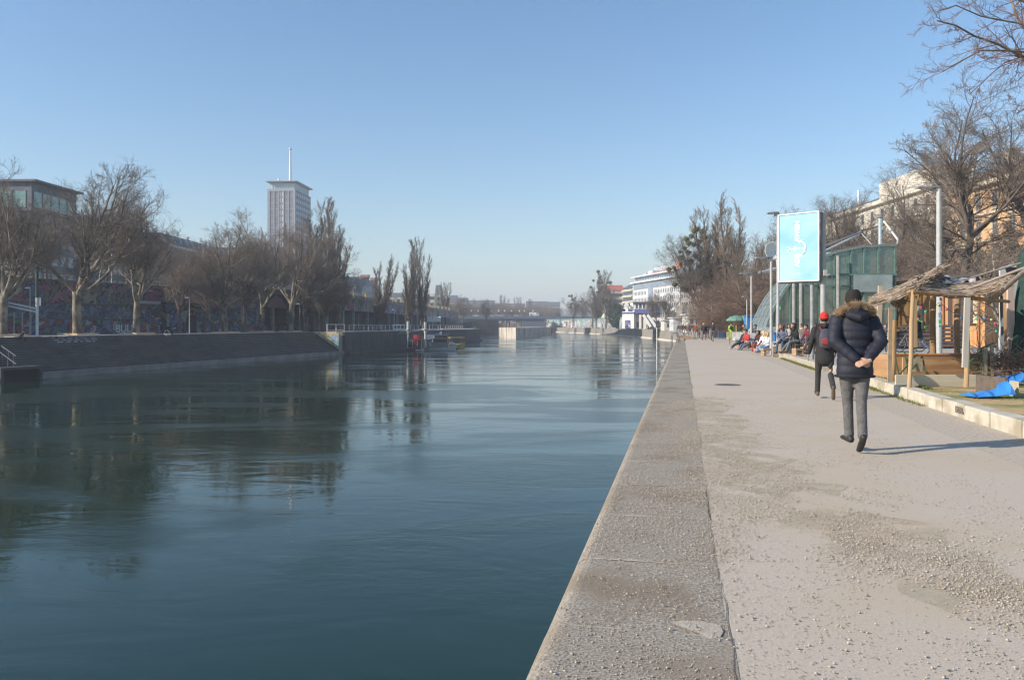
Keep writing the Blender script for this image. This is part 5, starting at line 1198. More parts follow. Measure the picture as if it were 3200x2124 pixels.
b.beam((0, 0, 1.08), (2.2, 1.8, 1.08), .07); b.beam((0, 0, .2), (2.2, 1.8, .2), .06); b.build('frame', mt((.42, .40, .34)), t); t.location = (gx(2163, 78), 78, 0)
t = thing('ramp_step', 'low tan timber step where the path meets the ramp', 'step', (gx(2140, 80), 80, 0)); b = MB(); b.box((0, 0, .12), (1.6, .8, .3)); b.box((0, .3, .3), (1.5, .3, .12)); b.build('boards', mt((.40, .28, .18)), t)
t = thing('railing', 'dark metal railing post pair at the far corner of the near quay', 'railing', (gx(2116, 80), 80, 0)); b = MB()
for y in (0, 3, 6): b.box((0 + y * .2, y, .6), (.08, .08, 1.2))
b.beam((0, 0, 1.15), (1.2, 6, 1.15), .07); b.build('rail', mt((.2, .2, .2)), t)
# manhole
t = thing('drain_cover', 'small dark iron drain cover set in the path', 'drain cover', (gx(2274, 19.1), 19.1, 0)); b = MB(); b.lathe([(.01, .005), (.30, .006), (.32, .0), (.01, 0)], (0, 0, 0), 20); b.build('cover', mt((.10, .09, .08), .7, bump=.5), t)

# ---------------------------------------------------------------- trees on the right bank
t = far_tree('broad', 22, 2186, 716, 112, 'bare tree thick with olive mistletoe balls left of the right-bank poplars', z0=.1, wide=1.0, bark=bark_dark, twig=twig_grey)
def mist_px(t, pts, Y, s_=1.0):
    base = t.location; rot = Matrix.Rotation(-t.rotation_euler.z, 3, 'Z'); sp = []
    rnd = random.Random(3)
    for px, py, r in pts:
        w_ = rot @ (at(px, py, Y + rnd.uniform(-1.2, 1.2)) - base); sp.append((w_.x, w_.y, w_.z, r))
    mistle(t, sp)
mist_px(t, [(2170, 722, .42), (2178, 716, .4), (2195, 724, .45), (2160, 738, .4), (2145, 748, .5), (2152, 760, .5), (2168, 764, .4), (2185, 755, .4), (2204, 742, .42), (2140, 776, .35), (2125, 788, .3), (2150, 790, .45), (2172, 800, .45),
             (2130, 806, .5), (2148, 820, .5), (2160, 815, .4), (2126, 828, .3), (2112, 845, .32), (2090, 842, .4), (2106, 836, .3), (2118, 864, .5), (2108, 890, .4), (2126, 880, .35), (2140, 905, .5), (2196, 790, .35), (2185, 835, .3)], 112)
far_tree('poplar', 30, 2235, 655, 112, 'left poplar of the brown clump beyond the glass pavilion', z0=.1, wide=1.4, base=20, twig=twig_tan)
far_tree('poplar', 32, 2282, 626, 110, 'tallest poplar of the brown clump beyond the glass pavilion', z0=.1, wide=1.4, base=20, twig=twig_tan)
far_tree('poplar', 33, 2316, 720, 105, 'lower right poplar of the brown clump', z0=.1, wide=1.3, base=20, twig=twig_tan)
for px, yt, Y, lb, w in ((2225, 880, 96, 'russet scrub tree at the foot of the poplars', 1.2), (2290, 875, 92, 'russet scrub tree behind the thin lamp', 1.2), (2345, 840, 88, 'large russet tree behind the first pair of lamps', 1.15), (2400, 790, 84, 'russet tree behind the satellite dish', 1.1),
                      (2262, 930, 84, 'low russet bush tree by the path beyond the hedge', 1.3), (2365, 720, 100, 'pale bare tree above the satellite dish', 1.0), (2460, 700, 95, 'bare tree hidden behind the billboard', 1.0)):
    far_tree('scrub' if 'russet' in lb else 'broad', 51 if 'russet' in lb else 22, px, yt, Y, lb, z0=.2, wide=w * (1.25 if 'russet' in lb else 1), base=9 if 'russet' in lb else 17, twig=twig_red if 'russet' in lb else twig_grey)
for px, yt, Y, lb, w, kd in ((2650, 596, 88, 'round bare tree behind the glass pavilion roof', 1.0, 'broad'), (2560, 650, 96, 'bare tree between the billboard post and the round tree', 1.0, 'broad'), (2745, 630, 90, 'bare tree right of the chrome chimney', 1.0, 'broad'),
                          (2830, 540, 80, 'bare tree left of the big forked tree', 1.0, 'broad'), (2900, 735, 70, 'brown tangled tree under the big forked tree', 1.1, 'scrub'), (2840, 720, 62, 'brown scrub tree behind the pavilion right end', 1.2, 'scrub'),
                          (2960, 800, 60, 'brown scrub tree at the foot of the big forked tree', 1.3, 'scrub'), (3050, 825, 56, 'dark tangled scrub tree before the green railing', 1.3, 'scrub'), (3150, 790, 52, 'dark branching tree before the orange house', 1.3, 'scrub')):
    far_tree(kd, 22 if kd == 'broad' else 52, px, yt, Y, lb, z0=.2, wide=w * (1.3 if kd == 'scrub' else 1), base=17 if kd == 'broad' else 9, twig=twig_grey if kd == 'broad' else twig_brown)
far_tree('tall', 61, 2998, 300, 56, 'big forked tree with a high dome of fine twigs before the orange house', z0=.2, base=20, wide=1.12, twig=twig_brown, bark=bark_dark)
far_tree('tall', 62, 3165, 330, 60, 'big bare tree at the right edge behind the street lamp', z0=.2, base=20, wide=1.1, twig=twig_brown)
# near tree whose limbs reach in at the top right corner
rng = np.random.default_rng(77); TX, TY = 15.0, 18.0
def poly_n(pts, n):
    pts = np.array(pts, float); d = np.r_[0, np.cumsum(np.linalg.norm(np.diff(pts, axis=0), axis=1))]; q = np.linspace(0, d[-1], n + 1)
    return np.stack([np.interp(q, d, pts[:, k]) for k in range(3)], 1), d[-1]
def A3(px, py, Y): v = at(px, py, Y); return (v.x, v.y, v.z)
limbs = [([(TX - .6, TY, 5.6), A3(3330, 210, 17.6), A3(3200, 166, 17.4), A3(3100, 120, 17.2), A3(3020, 105, 17), A3(2985, 85, 16.8), A3(2920, 62, 16.6)], .085),
         ([(TX - .6, TY, 5.2), A3(3330, 190, 17.5), A3(3190, 160, 17.0), A3(3080, 155, 16.8), A3(2990, 200, 16.6), A3(2960, 225, 16.5), A3(2925, 232, 16.5)], .07),
         ([(TX - .5, TY, 5.0), A3(3300, 170, 17.8), A3(3190, 165, 17.9), A3(3120, 195, 18), A3(3080, 250, 18), A3(3035, 300, 18.1)], .06),
         ([(TX - .5, TY, 6.4), A3(3330, 130, 18.2), A3(3190, 80, 18.5), A3(3168, 10, 18.6), A3(3150, -90, 18.8)], .10),
         ([(TX - .6, TY, 6.0), A3(3280, 150, 18.4), A3(3180, 70, 18.4), A3(3090, 60, 18.2), A3(3000, 20, 18.0), A3(2930, 30, 17.8)], .06),
         ([(TX - .4, TY, 6.6), A3(3300, 60, 17.2), A3(3180, -10, 17), A3(3060, 0, 16.7), A3(2950, -20, 16.4)], .06),
         ([(TX - .4, TY, 6.6), A3(3350, 320, 18), A3(3260, 330, 18), A3(3190, 340, 18.3), A3(3150, 325, 18.5)], .04)]
pp, rr_, LL = [], [], []
for pts, r in limbs:
    q, Ln = poly_n(pts, 10); q += rng.normal(size=q.shape) * .035; pp.append(q); rr_.append(r * (1 - .8 * np.linspace(0, 1, 11) ** .7)); LL.append(Ln)
p1, r1, L1 = np.stack(pp), np.stack(rr_), np.array(LL)
r1 = r1 * .8; s = spawn(rng, p1, r1, L1, 15, 0.30, 1.0, (25, 60), 0.15, 0.55, 0.35, 0.35)
p2, r2 = grow_level(rng, *s[:3], s[3], 6, 0.13, 0.0, 0.3)
s = spawn(rng, p2, r2, s[2], 8, 0.15, 1.0, (25, 60), 0.42, 0.6, 0.35, 0.4)
p3, r3 = grow_level(rng, *s[:3], np.maximum(s[3], .0045), 5, 0.16, 0.03, 0.5)
s = spawn(rng, p3, r3, s[2], 5, 0.2, 1.0, (30, 65), 0.45, 0.7, 0.35, 0.3)
p4, r4 = grow_level(rng, *s[:3], np.maximum(s[3], .0035), 3, 0.18, 0.04, 0.6)
p0 = np.array([[[TX, TY, .1], [TX, TY, 2.0], [TX - .1, TY, 4.0], [TX - .3, TY, 5.4], [TX - .5, TY, 6.6]]]); r0 = np.array([[.30, .24, .22, .2, .15]])
org = np.array([TX, TY, .15])
t = thing('overhanging_tree', 'near bare tree whose reddish limbs reach in at the top right corner', 'tree', tuple(org))
link('trunk', tube_mesh('trunk', [(p0 - org, r0, 10), (p1 - org, r1, 7)]), noise_mat('reddish_bark', (.13, .09, .065), (.26, .19, .14), scale=6, rough=.9, bump=.4, bscale=30), t)
link('crown', tube_mesh('crown', [(p2 - org, r2, 5), (p3 - org, r3, 4), (p4 - org, r4, 3)]), noise_mat('reddish_twigs', (.15, .085, .065), (.24, .15, .12), scale=3), t)
# ---------------------------------------------------------------- right skyline: street wall, orange house, white palace
t = thing('street_wall', 'grey retaining wall with a green railing below the orange house', 'wall', (0, 0, 0))
b = MB(); b.box((51.5, 120, 3.9), (1.2, 150, 7.8)); b.build('wall', noise_mat('retaining_stone', (.30, .29, .24), (.44, .42, .34), scale=.6, rough=1, c3=(.20, .22, .12), scale3=.4), t)
b = MB()
for y in np.arange(46, 195, 1.2): b.box((51.0, y, 8.6), (.08, .08, 1.7))
for z in (8.0, 9.4): b.box((51.0, 120, z), (.1, 150, .12))
b.build('railing', mt((.16, .24, .13)), t)
b = MB(); b.prism([(52.2, 45), (52.2, 250), (600, 250), (600, 45)], 0, 7.7); structure(b.build('right_upper_street', land_mat))
ochre = noise_mat('ochre_facade', (.50, .30, .15), (.62, .40, .22), scale=.7, rough=.9, bump=.2)
t, L = block('orange_house', 'ochre stone town house with stacked cornices at the right edge', 'building', (79.6, 142), (79, 88), 25, 7.6, 25, ochre)
for z, xs_ in ((22.2, 11), (17.8, 11), (13.4, 11), (9.6, 11)):
    windows(t, lin(1.5, L - 1.5, xs_), [z], 1.5, 2.6, glass_dark, mt((.36, .30, .24)), cross=True, fr=.14, limit=11)
b = MB()
for z, h, o in ((25.1, .7, .9), (20.1, .35, .5), (15.6, .3, .4), (11.4, .5, .5)): b.box((L / 2, -o / 2, z), (L + .6, o, h))
b.build('cornice', mt((.56, .47, .34)), t)
b = MB()
for x in lin(1.5, L - 1.5, 11):
    for z in (22.2, 17.8, 13.4): b.box((x, -.18, z + 1.65), (2.1, .35, .3)); b.box((x, -.12, z - 1.5), (1.9, .3, .2))
b.build('window_hoods', mt((.58, .48, .34)), t)
b = MB(); b.slab([(-.3, -.4, 25.4), (-.3, 25.4, 25.4), (-.3, 18, 30), (-.3, 5, 29)], (L + .6, 0, 0)); rf = b.build('roof', mt((.17, .12, .09)), t)
for x in (8, 20, 34, 46): b = MB(); b.box((x, 6, 30.2), (2.4, 1.4, 2.6)); b.build('chimney', mt((.50, .45, .38)), rf)
t, L = block('white_palace', 'pale cream palace with a raised attic left of the orange house', 'building', (78, 215), (79, 145), 25, 7.6, 27.5, noise_mat('pale_palace', (.56, .50, .40), (.68, .63, .53), scale=.5, rough=.9))
windows(t, lin(1.5, L - 1.5, 15), [25, 20.5, 16, 11.5], 1.5, 2.6, glass_dark, mt((.6, .56, .48)), fr=.14, limit=60)
b = MB()
for z, h, o in ((27.6, .8, 1.0), (22.9, .4, .5), (18.2, .4, .5), (13.6, .5, .5)): b.box((L / 2, -o / 2, z), (L + .6, o, h))
b.build('cornice', mt((.66, .60, .50)), t)
b = MB(); b.box((L - 16, 6, 30), (20, 9, 4.5)); b.build('attic', mt((.62, .57, .48)), t)
b = MB(); b.slab([(0, .4, 28), (0, 24, 28), (0, 17, 32), (0, 7, 31)], (L - 28, 0, 0)); b.build('roof', slate, t)
for x in (20, 34, L - 3): b = MB(); b.tube([(x, 8, 30), (x, 8, 35)], .3, 8); b.build('chimney', mt((.7, .7, .7), .3), t)
# ---------------------------------------------------------------- glass pavilion beside the path
def glass_mat(name, tint, gloss=0.25, rough=0.05, diff=.18):
    M = bpy.data.materials.new(name); M.use_nodes = True; n, l = M.node_tree.nodes, M.node_tree.links
    n.remove(n['Principled BSDF'])
    tr = n.new('ShaderNodeBsdfTransparent'); gl_ = n.new('ShaderNodeBsdfGlossy'); mx = n.new('ShaderNodeMixShader'); df = n.new('ShaderNodeBsdfDiffuse'); m2 = n.new('ShaderNodeMixShader')
    nz = n.new('ShaderNodeTexNoise'); nz.inputs['Scale'].default_value = .8; tc = n.new('ShaderNodeTexCoord'); l.new(tc.outputs['Object'], nz.inputs['Vector'])
    rp = n.new('ShaderNodeValToRGB'); rp.color_ramp.elements[0].color = (*[v * .7 for v in tint], 1); rp.color_ramp.elements[1].color = (*tint, 1); l.new(nz.outputs['Fac'], rp.inputs[0])
    l.new(rp.outputs[0], tr.inputs[0]); gl_.inputs['Roughness'].default_value = rough; gl_.inputs['Color'].default_value = (.9, .95, .95, 1)
    l.new(rp.outputs[0], df.inputs[0]); m2.inputs[0].default_value = diff; l.new(tr.outputs[0], m2.inputs[1]); l.new(df.outputs[0], m2.inputs[2])
    mx.inputs[0].default_value = gloss; l.new(m2.outputs[0], mx.inputs[1]); l.new(gl_.outputs[0], mx.inputs[2]); l.new(mx.outputs[0], n['Material Output'].inputs['Surface'])
    return M
gpane = glass_mat('pavilion_glass', (.50, .62, .57), .10)
groof = glass_mat('roof_glass', (.50, .62, .58), .10, .12)
gslope = glass_mat('sloping_glass', (.34, .41, .44), .30, .15, diff=.6)
gframe = mt((.10, .18, .16), .45); gframe2 = mt((.17, .21, .20), .45)
Yf = 45.0
prof_px = [(2390, 1034), (2408, 985), (2428, 945), (2450, 908), (2480, 870), (2520, 832), (2563, 805), (2620, 785), (2690, 771), (2771, 766), (2799, 768)]
prof = [(gx(px, Yf), gz(py, Yf)) for px, py in prof_px]; x0p = prof[0][0]
t = thing('glass_pavilion', 'curved green-framed glass pavilion with a sloping canal side', 'pavilion', (x0p, Yf, 0)); prof = [(x - x0p, z) for x, z in prof]
XR = prof[-1][0]; DL = 9.5; zb = .75
def dirY(y): return y * 0.2175   # pavilion runs along the quay
def ex(b, pts, w, h, y): 
    for p_, q_ in zip(pts[:-1], pts[1:]): b.beam((p_[0] + dirY(y), y, p_[1]), (q_[0] + dirY(y), y, q_[1]), w, h, up=(0, 1, 0))
b = MB(); P0 = [(x, z) for x, z in prof]
for (xa, za), (xb, zb_) in zip(P0[:4], P0[1:5]): b.add([(xa, 0, za), (xa + dirY(DL), DL, za), (xb + dirY(DL), DL, zb_), (xb, 0, zb_)], [(0, 1, 2, 3)])
b.build('sloping_side', gslope, t)
b = MB()
for (xa, za), (xb, zb_) in zip(P0[4:], P0[5:]): b.add([(xa, 0, za), (xa + dirY(DL), DL, za), (xb + dirY(DL), DL, zb_), (xb, 0, zb_)], [(0, 1, 2, 3)])
b.build('curved_roof', groof, t)
b = MB()
for y in (0, 2.4, 4.8, 7.2, DL): ex(b, P0, .10 if y else .14, .22, y)
for i, (x, z) in enumerate(P0): b.beam((x, 0, z + .04), (x + dirY(DL), DL, z + .04), .07)
b.build('roof_ribs', gframe2, t)
b = MB()
for y in np.linspace(.6, 9, 12): ex(b, [(x, z - .28) for x, z in P0[5:]], .05, .10, y)
b.build('green_louvres', mt((.10, .24, .20), .4), t)
def zroof(x): return float(np.interp(x, [p_[0] for p_ in P0], [p_[1] for p_ in P0]))
zfl = gz(858, Yf)
b = MB(); k = len(P0)
b.add([(x, .02, z) for x, z in P0] + [(x, .02, zb - .2) for x, z in P0], [(i, i + 1, k + i + 1, k + i) for i in range(k - 1)]); b.build('front_glazing', gpane, t)
b = MB()
for px in (2424, 2470, 2508, 2560, 2608, 2660, 2700, 2745, 2796):
    x = gx(px, Yf) - x0p; z1_ = zroof(x); b.box((x, -.02, (z1_ + .2) / 2), (.10, .14, z1_ - .2))
b.box((XR / 2 + 1.1, -.05, zfl), (XR - 2.2, .2, .13)); b.box((XR / 2 + .7, -.05, gz(893, Yf)), (XR - 1.4, .1, .08)); b.box((XR / 2, -.05, zb), (XR, .14, .14))
b.build('mullions', gframe, t)
b = MB()
for px in (2612, 2475, 2497): x = gx(px, Yf) - x0p; b.tube([(x, -.3, 0), (x, -.3, gz(800 if px == 2612 else 880, Yf))], .10, 8)
b.build('round_columns', mt((.30, .29, .27), .5), t)
b = MB()
for px in np.linspace(2660, 2790, 9): x = gx(px, Yf) - x0p; b.box((x, 3.2, gz(815, Yf)), (.22, .1, 1.6))
b.build('upper_balusters', mt((.40, .55, .50), .4), t)
b = MB(); b.box(((gx(2724, Yf) - x0p), -.16, gz(886, Yf)), (gx(2782, Yf) - gx(2662, Yf), .04, gz(861, Yf) - gz(914, Yf))); b.build('grey_banner', noise_mat('grey_plastic', (.22, .26, .25), (.32, .37, .35), scale=1.2, rough=.5), t)
b = MB(); b.add([(x + dirY(DL), DL, z - .02) for x, z in P0] + [(x + dirY(DL), DL, zb - .2) for x, z in P0], [(i, i + 1, k + i + 1, k + i) for i in range(k - 1)]); b.build('rear_wall', glass_mat('rear_glass', (.30, .38, .35), .15, .1), t)
b = MB(); b.box((XR * .45, 2.2, 1.0), (XR * .7, 1.0, 1.7)); b.build('bar_counter', mt((.08, .16, .27), .4), t)
b = MB(); b.box((XR * .45, .3, .95), (XR * .75, .1, 1.3)); b.build('white_boards', mt((.36, .37, .36), var=.3, scale=1.3), t)
b = MB(); b.box((gx(2441, Yf) - x0p, .8, gz(962, Yf)), (.45, .06, .16)); gsg = b.build('exit_sign', mt((.02, .55, .10)), t)
M = bpy.data.materials.new('exit_light'); M.use_nodes = True; M.node_tree.nodes['Principled BSDF'].inputs['Base Color'].default_value = (.02, .6, .1, 1)
M.node_tree.nodes['Principled BSDF'].inputs['Emission Color'].default_value = (.05, 1, .15, 1); M.node_tree.nodes['Principled BSDF'].inputs['Emission Strength'].default_value = 1.2; gsg.data.materials.clear(); gsg.data.materials.append(M)
b = MB(); b.box((.3, -.1, .75), (1.5, .1, 1.2)); b.build('drip_sheet', mt((.40, .42, .40), var=.4, scale=5), t)
# stay-spars, chimney and dish above it
def rod(name, lab, cat, pts, Y, r, m_, parts=None, joint=True):
    P_ = [at(px, py, yy) for (px, py), yy in zip(pts, Y if isinstance(Y, (list, tuple)) else [Y] * len(pts))]
    t = thing(name, lab, cat, P_[0]); b = MB(); b.tube([p_ - P_[0] for p_ in P_], r, 8); b.build('tube', m_, t)
    if joint: b = MB(); b.ball(P_[-1] - P_[0], r * 2.0, 8, 5); b.build('joint', mt((.15, .15, .15), .5), t)
    return t
rod('roof_spar', 'upper of two white spars reaching out over the glass pavilion', 'spar', [(2570, 771), (2689, 726)], [47, 50], .055, mt((.30, .29, .28), .4))
rod('roof_spar', 'lower bright white spar under the dark one over the pavilion', 'spar', [(2440, 832), (2575, 786), (2688, 731)], [44, 46.5, 50], .075, white)
rod('roof_spar', 'short white spar sticking out left of the billboard', 'spar', [(2434, 836), (2375, 852)], [44, 43], .065, white)
rod('stay_bracket', 'bent white stay rod right of the chrome chimney', 'bracket', [(2763, 692), (2805, 748), (2803, 766)], [49, 46, 46], .06, white)
rod('stay_cable', 'thin grey stay running down from the spar joint to the roof', 'cable', [(2689, 726), (2724, 764)], [50, 49], .03, mt((.35, .35, .35)), joint=False)
t = thing('chimney_pipe', 'shiny chrome chimney pipe standing on the pavilion roof', 'chimney', at(2749, 766, 47)); b = MB(); b.tube([(0, 0, -.3), (0, 0, gz(683, 47) - gz(766, 47))], .10, 12); b.build('pipe', mt((.75, .75, .76), .15, 1.0, var=.05), t)
b = MB(); b.lathe([(.02, .12), (.16, .02), (.16, -.02), (.02, -.02)], (0, 0, gz(683, 47) - gz(766, 47) + .05), 12); b.build('cap', mt((.2, .2, .2)), t)
t = thing('satellite_dish', 'white satellite dish half hidden by the billboard edge', 'satellite dish', at(2415, 785, 46))
b = MB(); b.lathe([(.03, .16), (.25, .10), (.42, .03), (.55, -.06), (.55, -.09), (.42, -.01), (.25, .06), (.03, .12)], (0, 0, 0), 22, 'Y'); ds = b.build('dish', mt((.72, .70, .64), .5, var=.05), t, smooth=True); ds.rotation_euler = (R(-8), 0, R(12))
b = MB(); b.beam((.05, -.1, 0), (.28, -.45, -.75), .03); b.build('feed_arm', mt((.12, .12, .12)), t); b = MB(); b.tube([(.25, .2, 0), (.35, .2, -1.3)], .035, 8); b.build('bracket', white, t)
# ---------------------------------------------------------------- lamps along the path
def path_lamp(px, ytop, Y, lab, head_l, z0=0, r=.065, stickers=False):
    zt_ = gz(ytop, Y) - z0; t = thing('path_lamp', lab, 'street lamp', (gx(px, Y), Y, z0), 0, 'flat-headed grey lamps along the path')
    b = MB(); b.tube([(0, 0, -.2), (0, 0, zt_ * .35), (0, 0, zt_ * .36), (0, 0, zt_)], [r * 1.15, r * 1.15, r, r * .9], 12); b.build('pole', mt((.40, .40, .385), .45, var=.08), t)
    b = MB(); b.slab([(0, -.11, zt_ + .06), (-head_l, -.15, zt_ + .02), (-head_l, .15, zt_ + .02), (0, .11, zt_ + .06)], (0, 0, .06)); b.box((-.05, 0, zt_), (.2, .16, .16)); b.build('lamp_head', mt((.27, .27, .265), .45), t)
    b = MB(); b.box((-head_l * .6, 0, zt_ + .025), (head_l * .5, .2, .03)); b.build('lens', mt((.6, .6, .58), .2), t)
    return t
path_lamp(2410, 808, 38.6, 'flat-headed lamp in front of the sloping glass, lower than the dish', .75)
path_lamp(2348, 857, 49.8, 'flat-headed lamp left of the sloping glass', .72)
path_lamp(2431, 670, 36.2, 'tallest lamp rising behind the billboard left edge', .5)
path_lamp(2223, 953, 88, 'thin lamp post above the cyclist', .3, r=.06); path_lamp(2214, 966, 100, 'short lamp post left of the one above the cyclist', .3, r=.06)
path_lamp(2153, 930, 130, 'faint lamp post behind the small white kiosk', .3, r=.07)
path_lamp(2334, 929, 53, 'very thin pole with a small cap beside the blue box', .28, r=.04)
lp = path_lamp(2934, 590, 35, 'big street lamp whose pole is covered in stickers, behind the reed shelter', 1.0, z0=.2, r=.115)
rnd = random.Random(9); zt_ = gz(590, 35)
for i in range(11):
    b = MB(); z = rnd.uniform(1.2, 3.4); b.box((rnd.uniform(-.05, .05), -.128, z), (rnd.uniform(.07, .15), .02, rnd.uniform(.06, .2)))
    b.build('sticker', mt([(.6, .6, .6), (.10, .45, .25), (.05, .06, .1), (.65, .35, .3), (.2, .4, .6)][i % 5]), lp)
# ---------------------------------------------------------------- billboard
Yb = 28.0; BX = gx(2572, Yb)
t = thing('billboard', 'tall pale blue billboard with white anchor and lettering on a grey post', 'billboard', (BX, Yb, 0))
post_m = mt((.36, .35, .33), .45, var=.08)
b = MB(); b.tube([(0, 0, 0), (0, 0, gz(661, Yb))], .092, 16); b.build('post', post_m, t, smooth=False)
b = MB(); b.tube([(gx(2546, Yb) - BX, .25, 0), (gx(2546, Yb) - BX, .25, gz(884, Yb))], .07, 12); b.build('second_post', mt((.25, .26, .27), .45), t)
# panel frame: right edge near, left edge further away
pr, pl_ = at(2559, 771, Yb - .15), at(2433, 775, Yb + .85); wv = pr - pl_; pw = Vector((wv.x, wv.y, 0)).length; az = math.atan2(wv.y, wv.x)
pz = (gz(662, Yb) + gz(877, Yb)) / 2; ph = gz(662, Yb - .15) - gz(877, Yb - .15); cpos = (pr + pl_) / 2
pe = bpy.data.objects.new('panel', None); 
def paint_sky(name):
    M = bpy.data.materials.new(name); M.use_nodes = True; n, l = M.node_tree.nodes, M.node_tree.links; p = n['Principled BSDF']; p.inputs['Roughness'].default_value = .5
    tc = n.new('ShaderNodeTexCoord'); nz = n.new('ShaderNodeTexNoise'); nz.inputs['Scale'].default_value = .8; nz.inputs['Detail'].default_value = 3; l.new(tc.outputs['Object'], nz.inputs['Vector'])
    rp = n.new('ShaderNodeValToRGB'); rp.color_ramp.elements[0].color = (.16, .41, .54, 1); rp.color_ramp.elements[1].color = (.33, .55, .63, 1); rp.color_ramp.elements[0].position = .35; rp.color_ramp.elements[1].position = .65
    l.new(nz.outputs['Fac'], rp.inputs[0]); l.new(rp.outputs[0], p.inputs['Base Color']); return M
b = MB(); b.box((0, .03, 0), (pw, .07, ph)); board = b.build('board', paint_sky('billboard_print'), t); board.location = (cpos.x - BX, cpos.y - Yb, pz); board.rotation_euler = (0, 0, az)
bwm = mt((.82, .83, .84), .5, var=.03)
b = MB(); f = .035
for c, d in (((0, -.012, ph / 2), (pw + .03, .05, f)), ((0, -.012, -ph / 2), (pw + .03, .05, f)), ((pw / 2, -.012, 0), (f, .05, ph)), ((-pw / 2, -.012, 0), (f, .05, ph))): b.box(c, d)
b.build('frame', bwm, board)
b = MB(); b.box((-pw / 2 - .05, .12, 0), (.05, .12, ph + .05)); b.box((0, .12, -ph / 2 - .04), (pw, .14, .05)); b.box((pw / 2 + .04, .12, 0), (.04, .1, ph)); b.build('rear_frame', mt((.16, .16, .17), .5), board)
b = MB(); b.box((0, -.007, ph * .14), (pw - .04, .004, .004)); b.box((0, -.007, -ph * .20), (pw - .04, .004, .004)); b.build('seams', mt((.35, .52, .58)), board)
# lettering reads upward: ADR(I)AWIEN with the anchor as its middle letter
def up_text(s_, size, x, z): lettering(s_, size, bwm, board, (x, -.012, z), (R(0), R(-90), R(90)), .003, bold=.008)
lx = -pw * .02
up_text('ADR', .235, lx, -ph * .19); up_text('AWIEN', .235, lx, ph * .235)
b = MB()
ax = lx; az0 = ph * -.02
b.box((ax, -.012, az0), (.56, .006, .045)); b.box((ax - .085, -.0125, az0), (.045, .006, .20))
ring = [(ax - .33 + .055 * math.cos(a), -.012, az0 + .055 * math.sin(a)) for a in [R(q) for q in range(0, 360, 24)]]; b.tube(ring, .016, 4, closed=True)
arc = [(ax + .10 + .20 * math.cos(a), -.012, az0 + .24 * math.sin(a)) for a in [R(q) for q in range(-80, 81, 16)]]; b.tube(arc, [.012, .02, .028, .032, .034, .034, .034, .032, .028, .02, .012][:len(arc)], 4)
for s_ in (-1, 1): b.add([(ax + .20, -.015, az0 + s_ * .29), (ax + .05, -.015, az0 + s_ * .30), (ax + .06, -.015, az0 + s_ * .17), (ax + .2, -.009, az0 + s_ * .29), (ax + .05, -.009, az0 + s_ * .30), (ax + .06, -.009, az0 + s_ * .17)], [(0, 1, 2), (3, 5, 4), (0, 3, 4, 1), (1, 4, 5, 2), (2, 5, 3, 0)])
b.build('anchor_mark', bwm, board)
b = MB()
for i in range(4): b.box((lx - .16 + .11 * i, -.012, -ph * .405), (.012, .005, .10 if i % 2 else .14))
for i in range(2): b.box((lx - .02, -.012, -ph * .385 - .05 * i), (.28, .005, .012))
b.build('small_print', mt((.70, .82, .86)), board)
b = MB(); b.box((.02, -.12, gz(853, Yb)), (.12, .14, .2)); b.box((.10, -.1, gz(860, Yb)), (.14, .2, .09)); b.build('spotlight', mt((.45, .43, .38), .5), t)
b = MB(); b.box((.14, -.2, gz(866, Yb)), (.1, .12, .1)); b.build('camera_housing', mt((.04, .04, .05)), t)
# ---------------------------------------------------------------- wooden kiosk behind the shelter
Yk = 47
t, L = block('wooden_kiosk', 'orange-brown wooden kiosk with board walls and a dark overhanging roof', 'kiosk', (gx(2672, 51), 51), (gx(3078, 44), 44), 5, .2, 3.75, noise_mat('kiosk_boards', (.40, .19, .07), (.55, .30, .13), scale=1.5, rough=.8, stretch=(5, 5, .4)))
b = MB(); b.slab([(-.8, -1.0, 3.72), (L + .5, -1.0, 4.2), (L + .5, 5.5, 4.2), (-.8, 5.5, 3.72)], (0, 0, .16)); b.build('roof', mt((.055, .045, .04)), t)
b = MB()
for i, x in enumerate(lin(.1, L, 12)): b.box((x, -.06, 2.0), (.14, .12, 3.5))
b.build('posts', mt((.36, .15, .05), .7), t)
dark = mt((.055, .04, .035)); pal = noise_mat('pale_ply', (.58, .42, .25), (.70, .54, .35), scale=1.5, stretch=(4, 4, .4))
def kb(name, px0, px1, py0, py1, m_, dy=-.1):
    f0, f1 = [(px - 2672) / (3078 - 2672) * L for px in (px0, px1)]; Ya = 51 - 7 * (px0 - 2672) / 406
    b = MB(); b.box(((f0 + f1) / 2, dy, (gz(py0, Ya) + gz(py1, Ya)) / 2), (f1 - f0, .06, gz(py0, Ya) - gz(py1, Ya))); return b.build(name, m_, t)
kb('window', 2698, 2712, 934, 985, mt((.45, .50, .50), .3)); kb('window', 2722, 2738, 925, 1015, mt((.30, .34, .36), .3)); kb('grey_panel', 2746, 2766, 935, 1020, mt((.28, .31, .34)))
poster = kb('poster', 2769, 2812, 938, 968, mt((.72, .72, .70), var=.03)); kb('board_panel', 2778, 2810, 972, 1030, mt((.30, .24, .20)))
b = MB(); b.box((-.03, 0, .03), (.42, .03, .22)); q = b.build('green_blob', mt((.15, .24, .08)), poster); q.location = (((2791 - 2672) / 406) * L, -.15, gz(953, 49)); 
b = MB(); b.box((0, 0, 0), (.12, .03, .22)); q = b.build('red_blob', mt((.45, .05, .08)), poster); q.location = (((2806 - 2672) / 406) * L, -.15, gz(955, 49))
b = MB(); b.beam((-.08, 0, .18), (0, 0, -.12), .05); b.beam((.08, 0, .18), (0, 0, -.12), .05); q = b.build('green_mark', mt((.05, .10, .05)), poster); q.location = (((2777 - 2672) / 406) * L, -.15, gz(953, 49))
